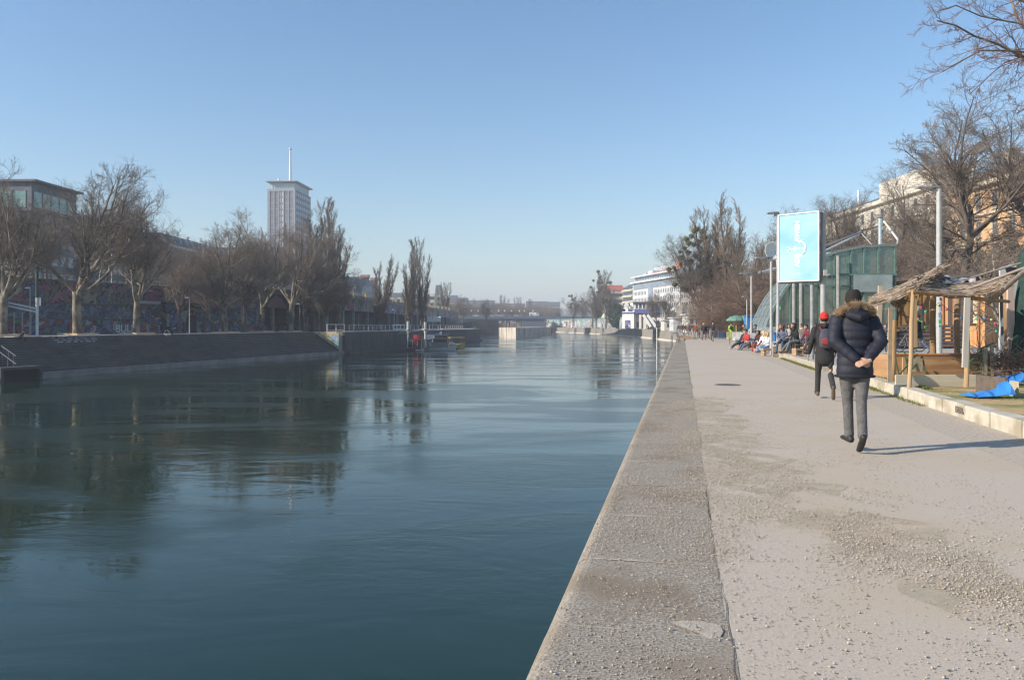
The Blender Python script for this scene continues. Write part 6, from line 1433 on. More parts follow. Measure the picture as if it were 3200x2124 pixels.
kb('pale_board', 2880, 2900, 955, 1015, mt((.55, .48, .40))); kb('pale_board', 2935, 2946, 950, 1015, pal); kb('dark_opening', 2977, 3062, 900, 1015, dark, -.08); kb('dark_opening', 2812, 2822, 925, 1015, dark, -.08); kb('pale_post', 3050, 3062, 905, 1010, pal, -.14)
# slatted deck fence
t = thing('deck_fence', 'dark slatted timber fence behind the reed shelter', 'fence', (gx(2812, 42), 42, 0)); LF = gx(3075, 40.5) - gx(2812, 42)
b = MB()
for k, py in enumerate((1019, 1031, 1044, 1057, 1070, 1080)): b.box((LF / 2, -LF * 0 , gz(py, 41.5)), (LF, .05, .145))
b.build('slats', noise_mat('weathered_slats', (.09, .06, .05), (.17, .12, .10), scale=3, stretch=(.5, 3, 3)), t)
for x in lin(0, LF, 7): b = MB(); b.box((x, .06, .75), (.10, .08, 1.4)); b.build('post', mt((.08, .055, .045)), t)
b = MB(); b.box((LF / 2, .3, .35), (LF, .4, .3)); b.build('bench', mt((.05, .04, .035)), t)
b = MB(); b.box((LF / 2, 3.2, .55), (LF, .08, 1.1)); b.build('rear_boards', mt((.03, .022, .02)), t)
# ---------------------------------------------------------------- reed-roofed shelter
def pole_px(name, lab, bot, top, Yb_, Yt_, w, m_, round_=True, group='shelter uprights'):
    A_, B_ = at(bot[0], bot[1], Yb_), at(top[0], top[1], Yt_); t = thing(name, lab, 'pole', A_, 0, group)
    b = MB()
    if round_: b.tube([Vector((0, 0, -.15)), Vector((0, 0, 0)), B_ - A_], [w / 2, w / 2, w / 2 * .9], 12)
    else: b.beam(Vector((0, 0, -.1)), B_ - A_, w, w * .45)
    b.build('shaft', m_, t); b = MB(); b.tube([B_ - A_ - Vector((0, 0, .0)), B_ - A_ + Vector((0, 0, .012))], w * .40, 10); b.build('end_grain', mt((.62, .50, .34)), t); return t
wood = noise_mat('pole_wood', (.32, .19, .08), (.46, .30, .15), scale=2, rough=.75, stretch=(4, 4, .5), c3=(.26, .16, .08), scale3=1.2)
plank = noise_mat('fresh_plank', (.36, .235, .12), (.48, .34, .20), scale=2, rough=.8, stretch=(4, 4, .5))
t = thing('reed_shelter', 'lean-to shelter roofed with ragged grey-brown reed mats on wooden poles', 'shelter', (0, 0, 0))
def sh_pole(bot, top, Yb_, Yt_, w, m_=wood, nm='pole', flat=False):
    A_, B_ = at(bot[0], bot[1], Yb_), at(top[0], top[1], Yt_); b = MB()
    if flat: b.beam(A_, B_, w, w * .4, up=(0, 1, 0))
    else: b.tube([A_, A_.lerp(B_, .33) + Vector((.012, 0, 0)), A_.lerp(B_, .66) - Vector((.01, 0, 0)), B_], [w / 2, w / 2 * .97, w / 2 * .93, w / 2 * .9], 12)
    return b.build(nm, m_, t)
sh_pole((2841, 1214), (2854, 906), 15.5, 15.6, .085, plank); sh_pole((2858, 1085), (2856, 925), 15.9, 15.9, .10, plank, 'plank', True)
sh_pole((2779, 1198), (2783, 962), 17.0, 17.0, .085, mt((.36, .27, .19)), 'plank', True); sh_pole((2787, 1190), (2794, 1000), 17.3, 17.3, .14)
sh_pole((2913, 1200), (2917, 908), 19.5, 19.5, .15); sh_pole((2989, 1195), (2993, 918), 19.5, 19.5, .15, noise_mat('grey_pole_wood', (.24, .16, .10), (.38, .27, .18), scale=2, stretch=(4, 4, .5)))
sh_pole((3019, 1209), (3026, 920), 15.8, 15.8, .095, plank); sh_pole((3015, 1148), (3023, 930), 15.65, 15.65, .11, noise_mat('white_plank', (.42, .39, .34), (.52, .49, .44), scale=2, stretch=(4, 4, .5)), 'plank', True)
sh_pole((3152, 1172), (3146, 884), 20, 19.6, .18); sh_pole((3160, 1110), (3157, 885), 19.6, 19.4, .16, noise_mat('pink_plank', (.50, .38, .32), (.60, .48, .42), scale=2, stretch=(4, 4, .5)), 'plank', True)
sh_pole((2740, 1015), (2740, 940), 24, 24, .12); sh_pole((2746, 1018), (2752, 893), 23.5, 23.5, .14, noise_mat('pale_sign_board', (.46, .37, .25), (.56, .46, .33), scale=2), 'plank', True)
# rails
sh_pole((3018, 930), (3152, 942), 15.9, 19.2, .09, wood, 'rail'); sh_pole((3018, 925), (2990, 912), 15.9, 18.8, .08, wood, 'rail'); sh_pole((2853, 908), (2740, 940), 15.5, 19.5, .07, wood, 'rail'); sh_pole((2850, 912), (3030, 925), 15.5, 15.9, .07, wood, 'rail')
sh_pole((3090, 945), (3205, 845), 16.6, 14.0, .10, mt((.26, .22, .19)), 'rail'); sh_pole((3020, 905), (3215, 832), 16.2, 15.5, .06, mt((.28, .23, .19)), 'rail'); sh_pole((2950, 893), (3190, 822), 18.5, 18.5, .05, mt((.28, .23, .19)), 'rail')
reed = noise_mat('dry_reeds', (.19, .14, .10), (.40, .32, .25), scale=9, rough=1, bump=.4)
def reed_mat(name, c, n_, seed, rough_=.06, m_=reed, rad=.011):
    """c: four corners a,b (near edge) d,e (far edge); reeds run from a->b and sag a little"""
    rng = np.random.default_rng(seed); a_, b_, d_, e_ = [np.array(v) for v in c]; u = rng.uniform(0, 1, n_)[:, None]
    s0 = a_ * (1 - u) + d_ * u + rng.normal(size=(n_, 3)) * .03; s1 = b_ * (1 - u) + e_ * u + rng.normal(size=(n_, 3)) * .03
    t0 = np.abs(rng.normal(size=(n_, 1))) * -rough_; t1 = 1 + np.abs(rng.normal(size=(n_, 1))) * rough_
    pts = []
    for q in np.linspace(0, 1, 6):
        tt = t0 + (t1 - t0) * q; p_ = s0 + (s1 - s0) * tt; p_[:, 2] -= .04 * np.sin(np.pi * q) * (1 + .3 * rng.normal(size=n_)); p_ += rng.normal(size=p_.shape) * .012; pts.append(p_)
    return link(name, tube_mesh(name, [(np.stack(pts, 1), np.full((n_, 6), rad) * rng.uniform(.6, 1.3, (n_, 1)), 4)]), m_, t)
vv = lambda px, py, Y: tuple(at(px, py, Y))
reed_mat('reed_mat', (vv(2729, 945, 17.5), vv(2856, 905, 15.6), vv(2733, 930, 20.0), vv(2952, 832, 18.5)), 330, 1, .04)
reed_mat('reed_mat', (vv(2856, 905, 15.6), vv(3030, 922, 15.8), vv(2895, 862, 18.0), vv(3012, 905, 18.6)), 300, 2, .03)
reed_mat('reed_mat', (vv(3010, 921, 15.8), vv(3150, 885, 15.2), vv(2960, 888, 18.4), vv(3140, 868, 18.4)), 260, 3, .06)
reed_mat('reed_mat', (vv(2895, 900, 17), vv(2975, 910, 17), vv(2925, 848, 18.6), vv(2960, 868, 18.6)), 160, 5, .03)
reed_mat('reed_fringe', (vv(2785, 935, 17.2), vv(2800, 955, 17.2), vv(2822, 915, 17.0), vv(2830, 935, 17.0)), 40, 6, .2)
# torn grey felt on the roof
b = MB(); rnd = random.Random(3); nu, nv = 12, 5; a_, b_, d_, e_ = at(2958, 893, 17.6), at(3052, 878, 18.2), at(2936, 862, 19), at(3040, 876, 19)
vs = []
for j in range(nv + 1):
    for i in range(nu + 1):
        p_ = (a_.lerp(b_, i / nu)).lerp(d_.lerp(e_, i / nu), j / nv) + Vector((rnd.uniform(-.02, .02), 0, rnd.uniform(-.03, .05) + .05 * math.sin(i * 1.1 + j))); vs.append(p_)
b.add(vs, [(j * (nu + 1) + i, j * (nu + 1) + i + 1, (j + 1) * (nu + 1) + i + 1, (j + 1) * (nu + 1) + i) for j in range(nv) for i in range(nu)])
o = b.build('roofing_felt', noise_mat('grey_felt', (.34, .33, .32), (.50, .48, .47), scale=5, rough=1, bump=.4), t, smooth=True); sm = o.modifiers.new('thick', 'SOLIDIFY'); sm.thickness = .01
# ---------------------------------------------------------------- boxes and boards on the lawn
def px_panel(name, lab, cat, tl, br, Y, thick, m_, z0=.17, parts=None, Y2=None, yb2=None, yt2=None):
    """upright board whose front face spans the given photo corners; Y2: depth of its right end"""
    Y2 = Y2 or Y; A_ = at(tl[0], br[1], Y); t = thing(name, lab, cat, (A_.x, A_.y, z0)); b = MB(); x1 = gx(br[0], Y2)
    za, zb_ = gz(tl[1], Y) - z0, (gz(yt2, Y2) if yt2 else gz(tl[1], Y)) - z0
    b.slab([(0, 0, 0), (x1 - A_.x, Y2 - Y, 0), (x1 - A_.x, Y2 - Y, zb_), (0, 0, za)], (0, thick, 0)); o = b.build('board', m_, t, bevel=.01); return t, x1 - A_.x, za, zb_
boxw = noise_mat('brown_box_wood', (.34, .19, .09), (.46, .28, .14), scale=1.2, rough=.6, stretch=(.6, .6, 5), c3=(.27, .14, .07), scale3=.8)
t, w_, h_, _ = px_panel('planter_box', 'large open brown plywood box lying behind the pale boards', 'box', (2784, 1108), (3105, 1190), 18.6, .05, boxw)
b = MB(); b.box((w_ / 2, 1.2, h_ / 2 - .02), (w_, .05, h_)); b.build('rear_board', boxw, t); b = MB(); b.box((.03, .62, h_ / 2), (.05, 1.1, h_)); b.build('side_board', boxw, t); b = MB(); b.box((w_ - .03, .62, h_ / 2), (.05, 1.1, h_)); b.build('side_board', mt((.42, .16, .07)), t)
b = MB(); b.box((w_ / 2, .02, h_ + .012), (w_ + .03, .08, .035)); b.build('rim', mt((.50, .22, .09), .6), t)
b = MB()
for x in (.25 * w_ * .5, ): b.box((x, -.03, h_ * .45), (.09, .05, h_ * .86))
b.build('batten', plank, t)
t = thing('folding_frame', 'green and dark tubular bench frame leaning on the brown box at its left', 'bench frame', at(2812, 1182, 18.0)); gm_ = mt((.06, .10, .05), .5)
b = MB()
for a_, c_ in (((0, 0, .0), (0, .3, .65)), ((.22, 0, 0), (.26, .3, .6)), ((0, 0, .1), (.5, .2, .55)), ((.1, -.1, .05), (.62, .2, .5)), ((0, .1, .6), (.55, .1, .62)), ((.62, 0, 0), (.62, .2, .5))): b.beam(a_, c_, .025)
b.build('tubes', gm_, t); b = MB(); b.box((.45, .1, .3), (.22, .04, .3)); b.build('seat_board', mt((.30, .27, .18)), t)
t = thing('trestle', 'green triangular metal trestle standing at the right of the brown box', 'trestle', at(3028, 1180, 17.6)); b = MB()
for a_, c_ in (((0, 0, .33), (.28, 0, .62)), ((0, 0, .33), (.28, 0, .02)), ((0, 0, .33), (.28, 0, .35)), ((.28, 0, 0), (.28, 0, .66)), ((.28, 0, .66), (.62, .1, .78)), ((.34, 0, .02), (.7, .1, .06)), ((.6, .1, 0), (.6, .1, .78))): b.beam(a_, c_, .028)
b.build('tubes', gm_, t); b = MB(); b.box((.55, .06, .38), (.06, .05, .74)); b.box((.38, .03, .36), (.08, .05, .6)); b.build('slats', mt((.34, .33, .22)), t)
palep = noise_mat('pale_planed_board', (.44, .38, .28), (.54, .48, .37), scale=1, rough=.7, stretch=(.5, .5, 5))
t, w_, h_, _ = px_panel('wooden_board', 'long pale plank standing on edge on the lawn', 'board', (2799, 1171), (3060, 1206), 16.3, .05, palep)
t, w_, h_, h2 = px_panel('wooden_box', 'pale box board on edge with rounded corners beside the blue tarpaulin', 'board', (3059, 1176), (3184, 1240), 15.6, .05, palep, Y2=13.9, yt2=1192)
b = MB(); b.box((w_ * .08, -.18, h_ * .5), (.03, .03, h_ * .95)); b.build('joint', mt((.3, .24, .16)), t); b = MB(); b.box((w_, -.9, .16), (.05, .9, .33)); b.build('end_board', mt((.13, .10, .08)), t)
t, w_, h_, _ = px_panel('wooden_box', 'pale wide low box behind the man in the fur hood', 'box', (2700, 1119), (2782, 1196), 19.8, .9, palep, z0=0)
for z in (.25, .5): b = MB(); b.box((w_ / 2, -.003, h_ * z * 1.3), (w_, .004, .008)); b.build('board_seam', mt((.35, .29, .2)), t)
t, w_, h_, _ = px_panel('grey_crate', 'grey slatted crate on the ground right of the brown box', 'crate', (3107, 1111), (3130, 1135), 24, .5, mt((.34, .31, .28)), z0=.2)
b = MB()
for k in range(4): b.box((w_ / 2, -.02, .15 + k * .17), (w_, .02, .05))
b.build('slats', mt((.20, .18, .16)), t)
tarp = noise_mat('blue_tarpaulin', (.02, .16, .48), (.05, .26, .66), scale=3, rough=.4)
def crumple(name, lab, pts, Y, hts, seed):
    rnd = random.Random(seed); A_ = at(pts[0][0], pts[0][1], Y); A_.z = .17; t = thing(name, lab, 'tarpaulin', A_); nn = len(pts); vs = []
    for j in range(5):
        for i, (px, py) in enumerate(pts):
            p_ = at(px, py, Y) - A_; d_ = (j / 4) * .5; hh = hts[i] * math.sin(math.pi * (j + .4) / 4.8) + rnd.uniform(0, .03); vs.append((p_.x + rnd.uniform(-.03, .03), d_ + rnd.uniform(-.05, .05), .01 + max(0, hh)))
    b = MB(); b.add(vs, [(j * nn + i, j * nn + i + 1, (j + 1) * nn + i + 1, (j + 1) * nn + i) for j in range(4) for i in range(nn - 1)]); o = b.build('sheet', tarp, t); s_ = o.modifiers.new('s', 'SOLIDIFY'); s_.thickness = .008
    return t
crumple('blue_tarpaulin', 'crumpled bright blue tarpaulin lying on the lawn before the pale box', [(3037, 1232), (3055, 1235), (3075, 1236), (3095, 1236), (3115, 1237), (3135, 1238), (3155, 1240), (3174, 1240)], 13.6, [.03, .06, .05, .10, .09, .15, .22, .28], 2)
crumple('blue_tarpaulin', 'second blue tarpaulin bunched behind the pale box at the right edge', [(3128, 1190), (3145, 1190), (3160, 1191), (3175, 1191), (3190, 1192), (3215, 1192)], 16.6, [.12, .16, .12, .20, .22, .25], 4)
crumple('blue_tarpaulin', 'dark blue folded sheet on the ground by the painted board foot', [(3090, 1160), (3105, 1160), (3120, 1160), (3140, 1160)], 20.5, [.10, .16, .13, .1], 7)
# brushwood pile
rng = np.random.default_rng(3); n_ = 420; base = np.stack([rng.normal(gx(3185, 17.5), .55, n_), rng.normal(17.8, .4, n_), rng.uniform(.2, .75, n_)], 1); base[:, 0] = np.maximum(base[:, 0], gx(3105, 17.8))
d = _norm(np.stack([rng.normal(-.5, .8, n_), rng.normal(0, .5, n_), rng.normal(.25, .4, n_)], 1)); p_, r_ = grow_level(rng, base, d, rng.uniform(.3, 1.0, n_), rng.uniform(.004, .011, n_), 5, .12, .0, .4)
p_[..., 2] = np.maximum(p_[..., 2], .18)
t = thing('brushwood_pile', 'tangled pile of pruned brown branches at the right edge of the lawn', 'brushwood', (gx(3185, 17.5), 17.8, .17)); org = np.array([gx(3185, 17.5), 17.8, .17])
link('branches', tube_mesh('branches', [(p_ - org, r_, 4)]), noise_mat('pruned_wood', (.14, .085, .06), (.28, .19, .14), scale=5), t)
# painted figure board and dark umbrella at the right edge
Ym = 21.5; t = thing('painted_board', 'tall white cut-out board painted with black figures and letters', 'painted board', (gx(3125, Ym), Ym, .2))
out = [(3126, 1150), (3124, 1060), (3128, 1010), (3126, 960), (3128, 900), (3125, 838), (3160, 826), (3235, 815), (3240, 1150), (3175, 1150), (3165, 1125), (3150, 1120), (3148, 1150)]
b = MB(); b.slab([(gx(px, Ym) - gx(3125, Ym), 0, gz(py, Ym) - .2) for px, py in out], (0, .06, 0)); bd = b.build('board', mt((.50, .51, .50), .6, var=.07, scale=2), t)
def blot(pts, m_, nm='black_shape', dy=-.004):
    b = MB(); b.slab([(gx(px, Ym) - gx(3125, Ym), dy, gz(py, Ym) - .2) for px, py in pts], (0, .003, 0)); return b.build(nm, m_, bd)
blk = mt((.015, .016, .025), .6); gry = mt((.30, .32, .35), .6)
blot([(3141, 838), (3150, 868), (3160, 880), (3172, 872), (3182, 850), (3184, 836), (3160, 834)], blk); blot([(3125, 905), (3133, 925), (3141, 935), (3140, 985), (3131, 995), (3126, 1010), (3124, 960)], blk)
blot([(3126, 1010), (3133, 992), (3145, 985), (3146, 1095), (3140, 1120), (3130, 1110), (3126, 1060)], gry, 'grey_shape'); blot([(3164, 966), (3186, 966), (3186, 1000), (3163, 1000)], gry, 'grey_shape'); blot([(3125, 1100), (3134, 1102), (3138, 1125), (3128, 1140), (3124, 1130)], blk)
blot([(3176, 1072), (3186, 1066), (3190, 1090), (3182, 1098)], blk)
for s_, px, py, sz in (('B', 3137, 1036, .32), ('OJ', 3177, 1020, .32), ('LLPT', 3174, 1052, .13), ('RV', 3176, 942, .16)):
    o = lettering(s_, sz, blk, bd, (gx(px, Ym) - gx(3125, Ym), -.006, gz(py, Ym) - .2), (R(90), 0, 0), .004, bold=.012)
b = MB(); b.tube([Vector((gx(px, Ym) - gx(3125, Ym), -.01, gz(py, Ym) - .2)) for px, py in ((3161, 945), (3168, 939), (3178, 938), (3184, 943))], .02, 5); b.build('painted_arc', blk, bd)
t = thing('closed_umbrella', 'dark green closed parasol in front of the painted board at the right edge', 'umbrella', (gx(3204, 19.5), 19.5, .17)); b = MB()
b.lathe([(.03, 3.2), (.14, 3.0), (.20, 2.7), (.14, 2.45), (.20, 2.1), (.28, 1.5), (.33, .8), (.36, .25), (.1, .2)], (0, 0, 0), 9); b.build('canopy', mt((.012, .045, .035), .8, var=.4), t); b = MB(); b.tube([(0, 0, 0), (0, 0, 3.3)], .03, 8); b.build('pole', mt((.3, .3, .3)), t)
# leaning multi-stem tree beside the board
rng = np.random.default_rng(8); base = at(3172, 1085, 30); base.z = .2
t = thing('leaning_tree', 'low leaning tree with forked pale stems left of the painted board', 'tree', tuple(base)); o_ = np.array(base)
stems = [([(3175, 1090), (3150, 1040), (3128, 1010), (3100, 960), (3080, 900), (3060, 860)], .09), ([(3130, 1015), (3105, 1012), (3075, 1000), (3050, 985), (3036, 970)], .06), ([(3120, 1000), (3112, 960), (3095, 915), (3090, 870)], .05), ([(3145, 1030), (3140, 980), (3120, 920), (3110, 850), (3100, 800)], .06)]
pp, rr_ = [], []
for pts, r in stems: q, _ = poly_n([tuple(at(px, py, 30)) for px, py in pts], 8); q += rng.normal(size=q.shape) * .03; pp.append(q); rr_.append(r * (1 - .6 * np.linspace(0, 1, 9)))
p1, r1 = np.stack(pp), np.stack(rr_); s = spawn(rng, p1, r1, np.array([3.5, 1.5, 2, 3.0]), 14, .25, 1, (30, 75), .4, .5, .3, .3); p2, r2 = grow_level(rng, *s[:3], s[3], 5, .14, .03, .3)
s = spawn(rng, p2, r2, s[2], 9, .1, 1, (25, 65), .5, .6, .3, .3); p3, r3 = grow_level(rng, *s[:3], np.maximum(s[3], .006), 3, .18, 0, .5)
link('trunk', tube_mesh('trunk', [(p1 - o_, r1, 8)]), noise_mat('pale_bark', (.22, .18, .14), (.42, .36, .29), scale=3, bump=.4), t); link('crown', tube_mesh('crown', [(p2 - o_, r2, 4), (p3 - o_, r3, 3)]), twig_brown, t)
# string of coloured bulbs
t = thing('light_string', 'string of small coloured bulbs hanging through the shelter', 'light string', (0, 0, 0)); pts = [(2878, 955), (2900, 975), (2935, 945), (2975, 975), (3005, 990), (3022, 1020), (3060, 985), (3097, 992), (3115, 1012), (3112, 1060)]
P_ = [at(px, py, 24) for px, py in pts]; b = MB(); b.tube(P_, .008, 4); b.build('cable', mt((.03, .03, .03)), t)
for i in range(14):
    q = P_[i * 9 // 14].lerp(P_[i * 9 // 14 + 1], (i * 9 / 14) % 1) + Vector((0, 0, -.05)); b = MB(); b.ball(q, .04, 8, 5); b.build('bulb', mt([(.55, .06, .08), (.05, .45, .25), (.1, .25, .6), (.6, .5, .2)][i % 4], .3), t)
# grass tufts along kerbs, fallen leaves
def tufts(name, pts, n_, h, col, seed):
    rng = np.random.default_rng(seed); pts = np.array(pts); k = rng.integers(0, len(pts) - 1, n_); u = rng.uniform(0, 1, n_)[:, None]
    c = pts[k] * (1 - u) + pts[k + 1] * u; c[:, :2] += rng.normal(size=(n_, 2)) * [.05, .05]; a = rng.uniform(0, 6.28, n_); w = .006
    dx = np.stack([np.cos(a) * w, np.sin(a) * w, np.zeros(n_)], 1); hh = rng.uniform(.3, 1, n_) * h; ln = rng.normal(size=(n_, 3)) * .3 * h; ln[:, 2] = hh
    V = np.stack([c - dx, c + dx, c + ln], 1).reshape(-1, 3); o = link(name, rmesh(name, V, None, np.arange(n_ * 3).reshape(-1, 3)), noise_mat(name + '_blades', tuple(v * .7 for v in col), col, scale=4, rough=.9)); o['kind'] = 'stuff'; return o
E3 = lambda y, o, z=0.0: (edge(y, o), y, z)
tufts('kerb_grass', [E3(25, 4.98), E3(28, 4.98), E3(31, 4.98), E3(34, 4.98)], 2600, .09, (.16, .17, .03), 1)
tufts('verge_grass', [E3(14, 4.98), E3(17.5, 4.98), E3(18.6, 5.1), E3(19.5, 5.5, .17), E3(17, 5.6, .17), E3(15.5, 5.6, .17)], 2600, .07, (.15, .17, .03), 2)
rng = np.random.default_rng(12); n_ = 9000; yy = rng.uniform(6, 20, n_); c = np.stack([edge(0) + .2175 * yy + 5.4 + rng.uniform(0, 9, n_), yy, np.full(n_, .172)], 1)
pt = np.sin(c[:, 0] * 1.7) + np.sin(c[:, 1] * 1.3 + c[:, 0]) + rng.normal(size=n_) * .5; c = c[pt > .5]; n_ = len(c); a = rng.uniform(0, 6.28, n_); dx = np.stack([np.cos(a) * .006, np.sin(a) * .006, np.zeros(n_)], 1); ln = rng.normal(size=(n_, 3)) * .015; ln[:, 2] = rng.uniform(.01, .035, n_)
o = link('lawn_grass', rmesh('lawn_grass', np.stack([c - dx, c + dx, c + ln], 1).reshape(-1, 3), None, np.arange(n_ * 3).reshape(-1, 3)), noise_mat('lawn_blades', (.16, .15, .04), (.40, .30, .12), scale=3, rough=1)); o['kind'] = 'stuff'
# ---------------------------------------------------------------- gravel on the path
def gravel(n_, seed):
    rng = np.random.default_rng(seed); out = []
    while sum(len(q) for q in out) < n_:
        m_ = n_; y = 2.6 + 13 * rng.uniform(0, 1, m_) ** 1.6; o = rng.uniform(.05, 6.0, m_)
        # band of loose grit: a diagonal drift plus a thin scatter
        c0 = np.interp(y, [2.6, 3.2, 4.2, 5.5, 7.5, 10, 14, 16], [3.3, 2.9, 2.35, 1.95, 1.5, 1.2, 1.0, .9]); wd = np.interp(y, [2.6, 4, 7, 12], [.55, .45, .5, .45])
        den = np.exp(-((o - c0) / wd) ** 2) * 1.0
        den2 = .60 * np.exp(-((o - .95) / .45) ** 2) * (y > 4.8) + .22 * (o < 1.0) * np.clip((y - 3) / 3, .15, 1) + .07 * (o < 3.3) + .035
        x = edge(0) + .2175 * y + o
        pn = np.sin(x * 3.1 + np.sin(y * 1.9) * 1.3) * np.sin(y * 2.3 + x * 1.1) + .55 * np.sin(x * 7.3 - y * 4.1) + .35 * np.sin(x * 13 + y * 9)
        den = den * np.clip(.55 + .75 * pn, .03, 1) + den2 * np.clip(.7 + .5 * pn, .15, 1)
        keep = rng.uniform(0, 1, m_) < den; out.append(np.stack([x, y], 1)[keep])
    c = np.concatenate(out)[:n_]; n_ = len(c); r = rng.lognormal(math.log(.0027), .50, n_); r = np.minimum(r, .0095)
    o8 = np.array([[1, 0, 0], [0, 1, 0], [-1, 0, 0], [0, -1, 0], [0, 0, 1], [0, 0, -1]], float); a = rng.uniform(0, 6.28, n_)
    V = o8[None] * rng.uniform(.6, 1.25, (n_, 6, 1)); ca, sa = np.cos(a)[:, None], np.sin(a)[:, None]; X = V[..., 0] * ca - V[..., 1] * sa; Yv = V[..., 0] * sa + V[..., 1] * ca
    el = rng.uniform(.6, 1.4, (n_, 1)); V = np.stack([X * el, Yv, V[..., 2] * .75], -1) * r[:, None, None]; V[..., 0] += c[:, None, 0]; V[..., 1] += c[:, None, 1]; V[..., 2] += (r * .55)[:, None] + .002
    F_ = np.array([[0, 1, 4], [1, 2, 4], [2, 3, 4], [3, 0, 4], [1, 0, 5], [2, 1, 5], [3, 2, 5], [0, 3, 5]]); Fs = (F_[None] + (np.arange(n_) * 6)[:, None, None]).reshape(-1, 3)
    return V.reshape(-1, 3), Fs
V, Fs = gravel(150000, 4)
gmt = noise_mat('grit_stones', (.24, .205, .165), (.56, .49, .40), scale=70, rough=.95, lo=.35, hi=.65, detail=1)
o = link('gravel', rmesh('gravel', V, None, Fs), gmt); o['kind'] = 'stuff'
# dusty veil of fine grit under the drift
rnd = random.Random(6); L_, R_ = [], []; y = 2.4
while y < 16:
    c0 = float(np.interp(y, [2.6, 3.2, 4.2, 5.5, 7.5, 10, 14, 16], [3.3, 2.9, 2.35, 1.95, 1.5, 1.2, 1.0, .9])); w_ = .42 + .10 * math.sin(y * 3.7) + .06 * math.sin(y * 9.1)
    L_.append((edge(y, max(.9, c0 - w_)), y, .0012)); R_.append((edge(y, c0 + w_ * 1.1 + .05 * math.sin(y * 7)), y, .0012)); y += .1
def dust():
    M = noise_mat('fine_dust', (.46, .395, .28), (.55, .48, .35), scale=30, rough=1, bump=.4, bscale=90, bdist=.004); n, l = M.node_tree.nodes, M.node_tree.links; p = n['Principled BSDF']
    tc = n.new('ShaderNodeTexCoord'); nz = n.new('ShaderNodeTexNoise'); nz.inputs['Scale'].default_value = 1.8; nz.inputs['Detail'].default_value = 7; l.new(tc.outputs['Object'], nz.inputs['Vector'])
    rp = n.new('ShaderNodeValToRGB'); rp.color_ramp.elements[0].position = .46; rp.color_ramp.elements[1].position = .66; rp.color_ramp.elements[0].color = (0, 0, 0, 1); rp.color_ramp.elements[1].color = (.8, .8, .8, 1); l.new(nz.outputs['Fac'], rp.inputs[0]); l.new(rp.outputs[0], p.inputs['Alpha']); return M
k = len(L_); b = MB(); b.add(L_ + R_, [(i, k + i, k + i + 1, i + 1) for i in range(k - 1)]); o = b.build('path_dust', dust()); o['kind'] = 'stuff'
# ---------------------------------------------------------------- people
def cap_tube(b, pts, rad, n=10, flat=None):
    """tube with rounded ends"""
    pts = [Vector(p) for p in pts]; rad = [r if isinstance(r, tuple) else (r, r) for r in rad]
    d0 = (pts[0] - pts[1]).normalized(); d1 = (pts[-1] - pts[-2]).normalized(); m0, m1 = min(rad[0]), min(rad[-1])
    P = [pts[0] + d0 * m0 * .85, pts[0] + d0 * m0 * .5] + pts + [pts[-1] + d1 * m1 * .5, pts[-1] + d1 * m1 * .85]
    Rr = [tuple(v * .35 for v in rad[0]), tuple(v * .82 for v in rad[0])] + rad + [tuple(v * .82 for v in rad[-1]), tuple(v * .35 for v in rad[-1])]
    b.tube(P, Rr, n, flat=flat)
def finish(b, name, m_, parent, vox, it=2):
    o = b.build(name, m_, parent); r = o.modifiers.new('join', 'REMESH'); r.mode = 'VOXEL'; r.voxel_size = vox; r.use_smooth_shade = True
    if it: s_ = o.modifiers.new('soft', 'SMOOTH'); s_.iterations = it; s_.factor = .5
    return o
def add_hand(b, w, d, nrm, s, curl=.5, k=1.0):
    """w wrist, d direction of the hand, nrm palm normal, s thumb side sign"""
    w, d, nrm = Vector(w), Vector(d).normalized(), Vector(nrm).normalized(); side = d.cross(nrm).normalized()
    cap_tube(b, [w - d * .02, w + d * .03 * k, w + d * .085 * k], [(.026 * k, .019 * k), (.036 * k, .017 * k), (.039 * k, .014 * k)], 10, flat=side)
    for i, (o_, L_) in enumerate(((-.029, .060), (-.010, .078), (.010, .084), (.029, .075))):
        p = w + d * .088 * k + side * o_ * k * s; dd = d.copy(); pts = [p]
        for q in range(3):
            dd = (dd + nrm * curl * (.35 + .25 * q)).normalized(); pts.append(pts[-1] + dd * L_ * k * (.45, .32, .23)[q])
        cap_tube(b, pts, [.0095 * k, .009 * k, .0085 * k, .007 * k], 7)
    p = w + d * .025 * k + side * .033 * k * s; cap_tube(b, [p, p + (d * .6 + side * s * .7 + nrm * .3) * .035 * k, p + (d * 1.0 + side * s * .75 + nrm * .6) * .065 * k], [.013 * k, .0105 * k, .008 * k], 7)
SKIN = mt((.40, .235, .16), .6, var=.08); EYE = mt((.02, .015, .012), .3)
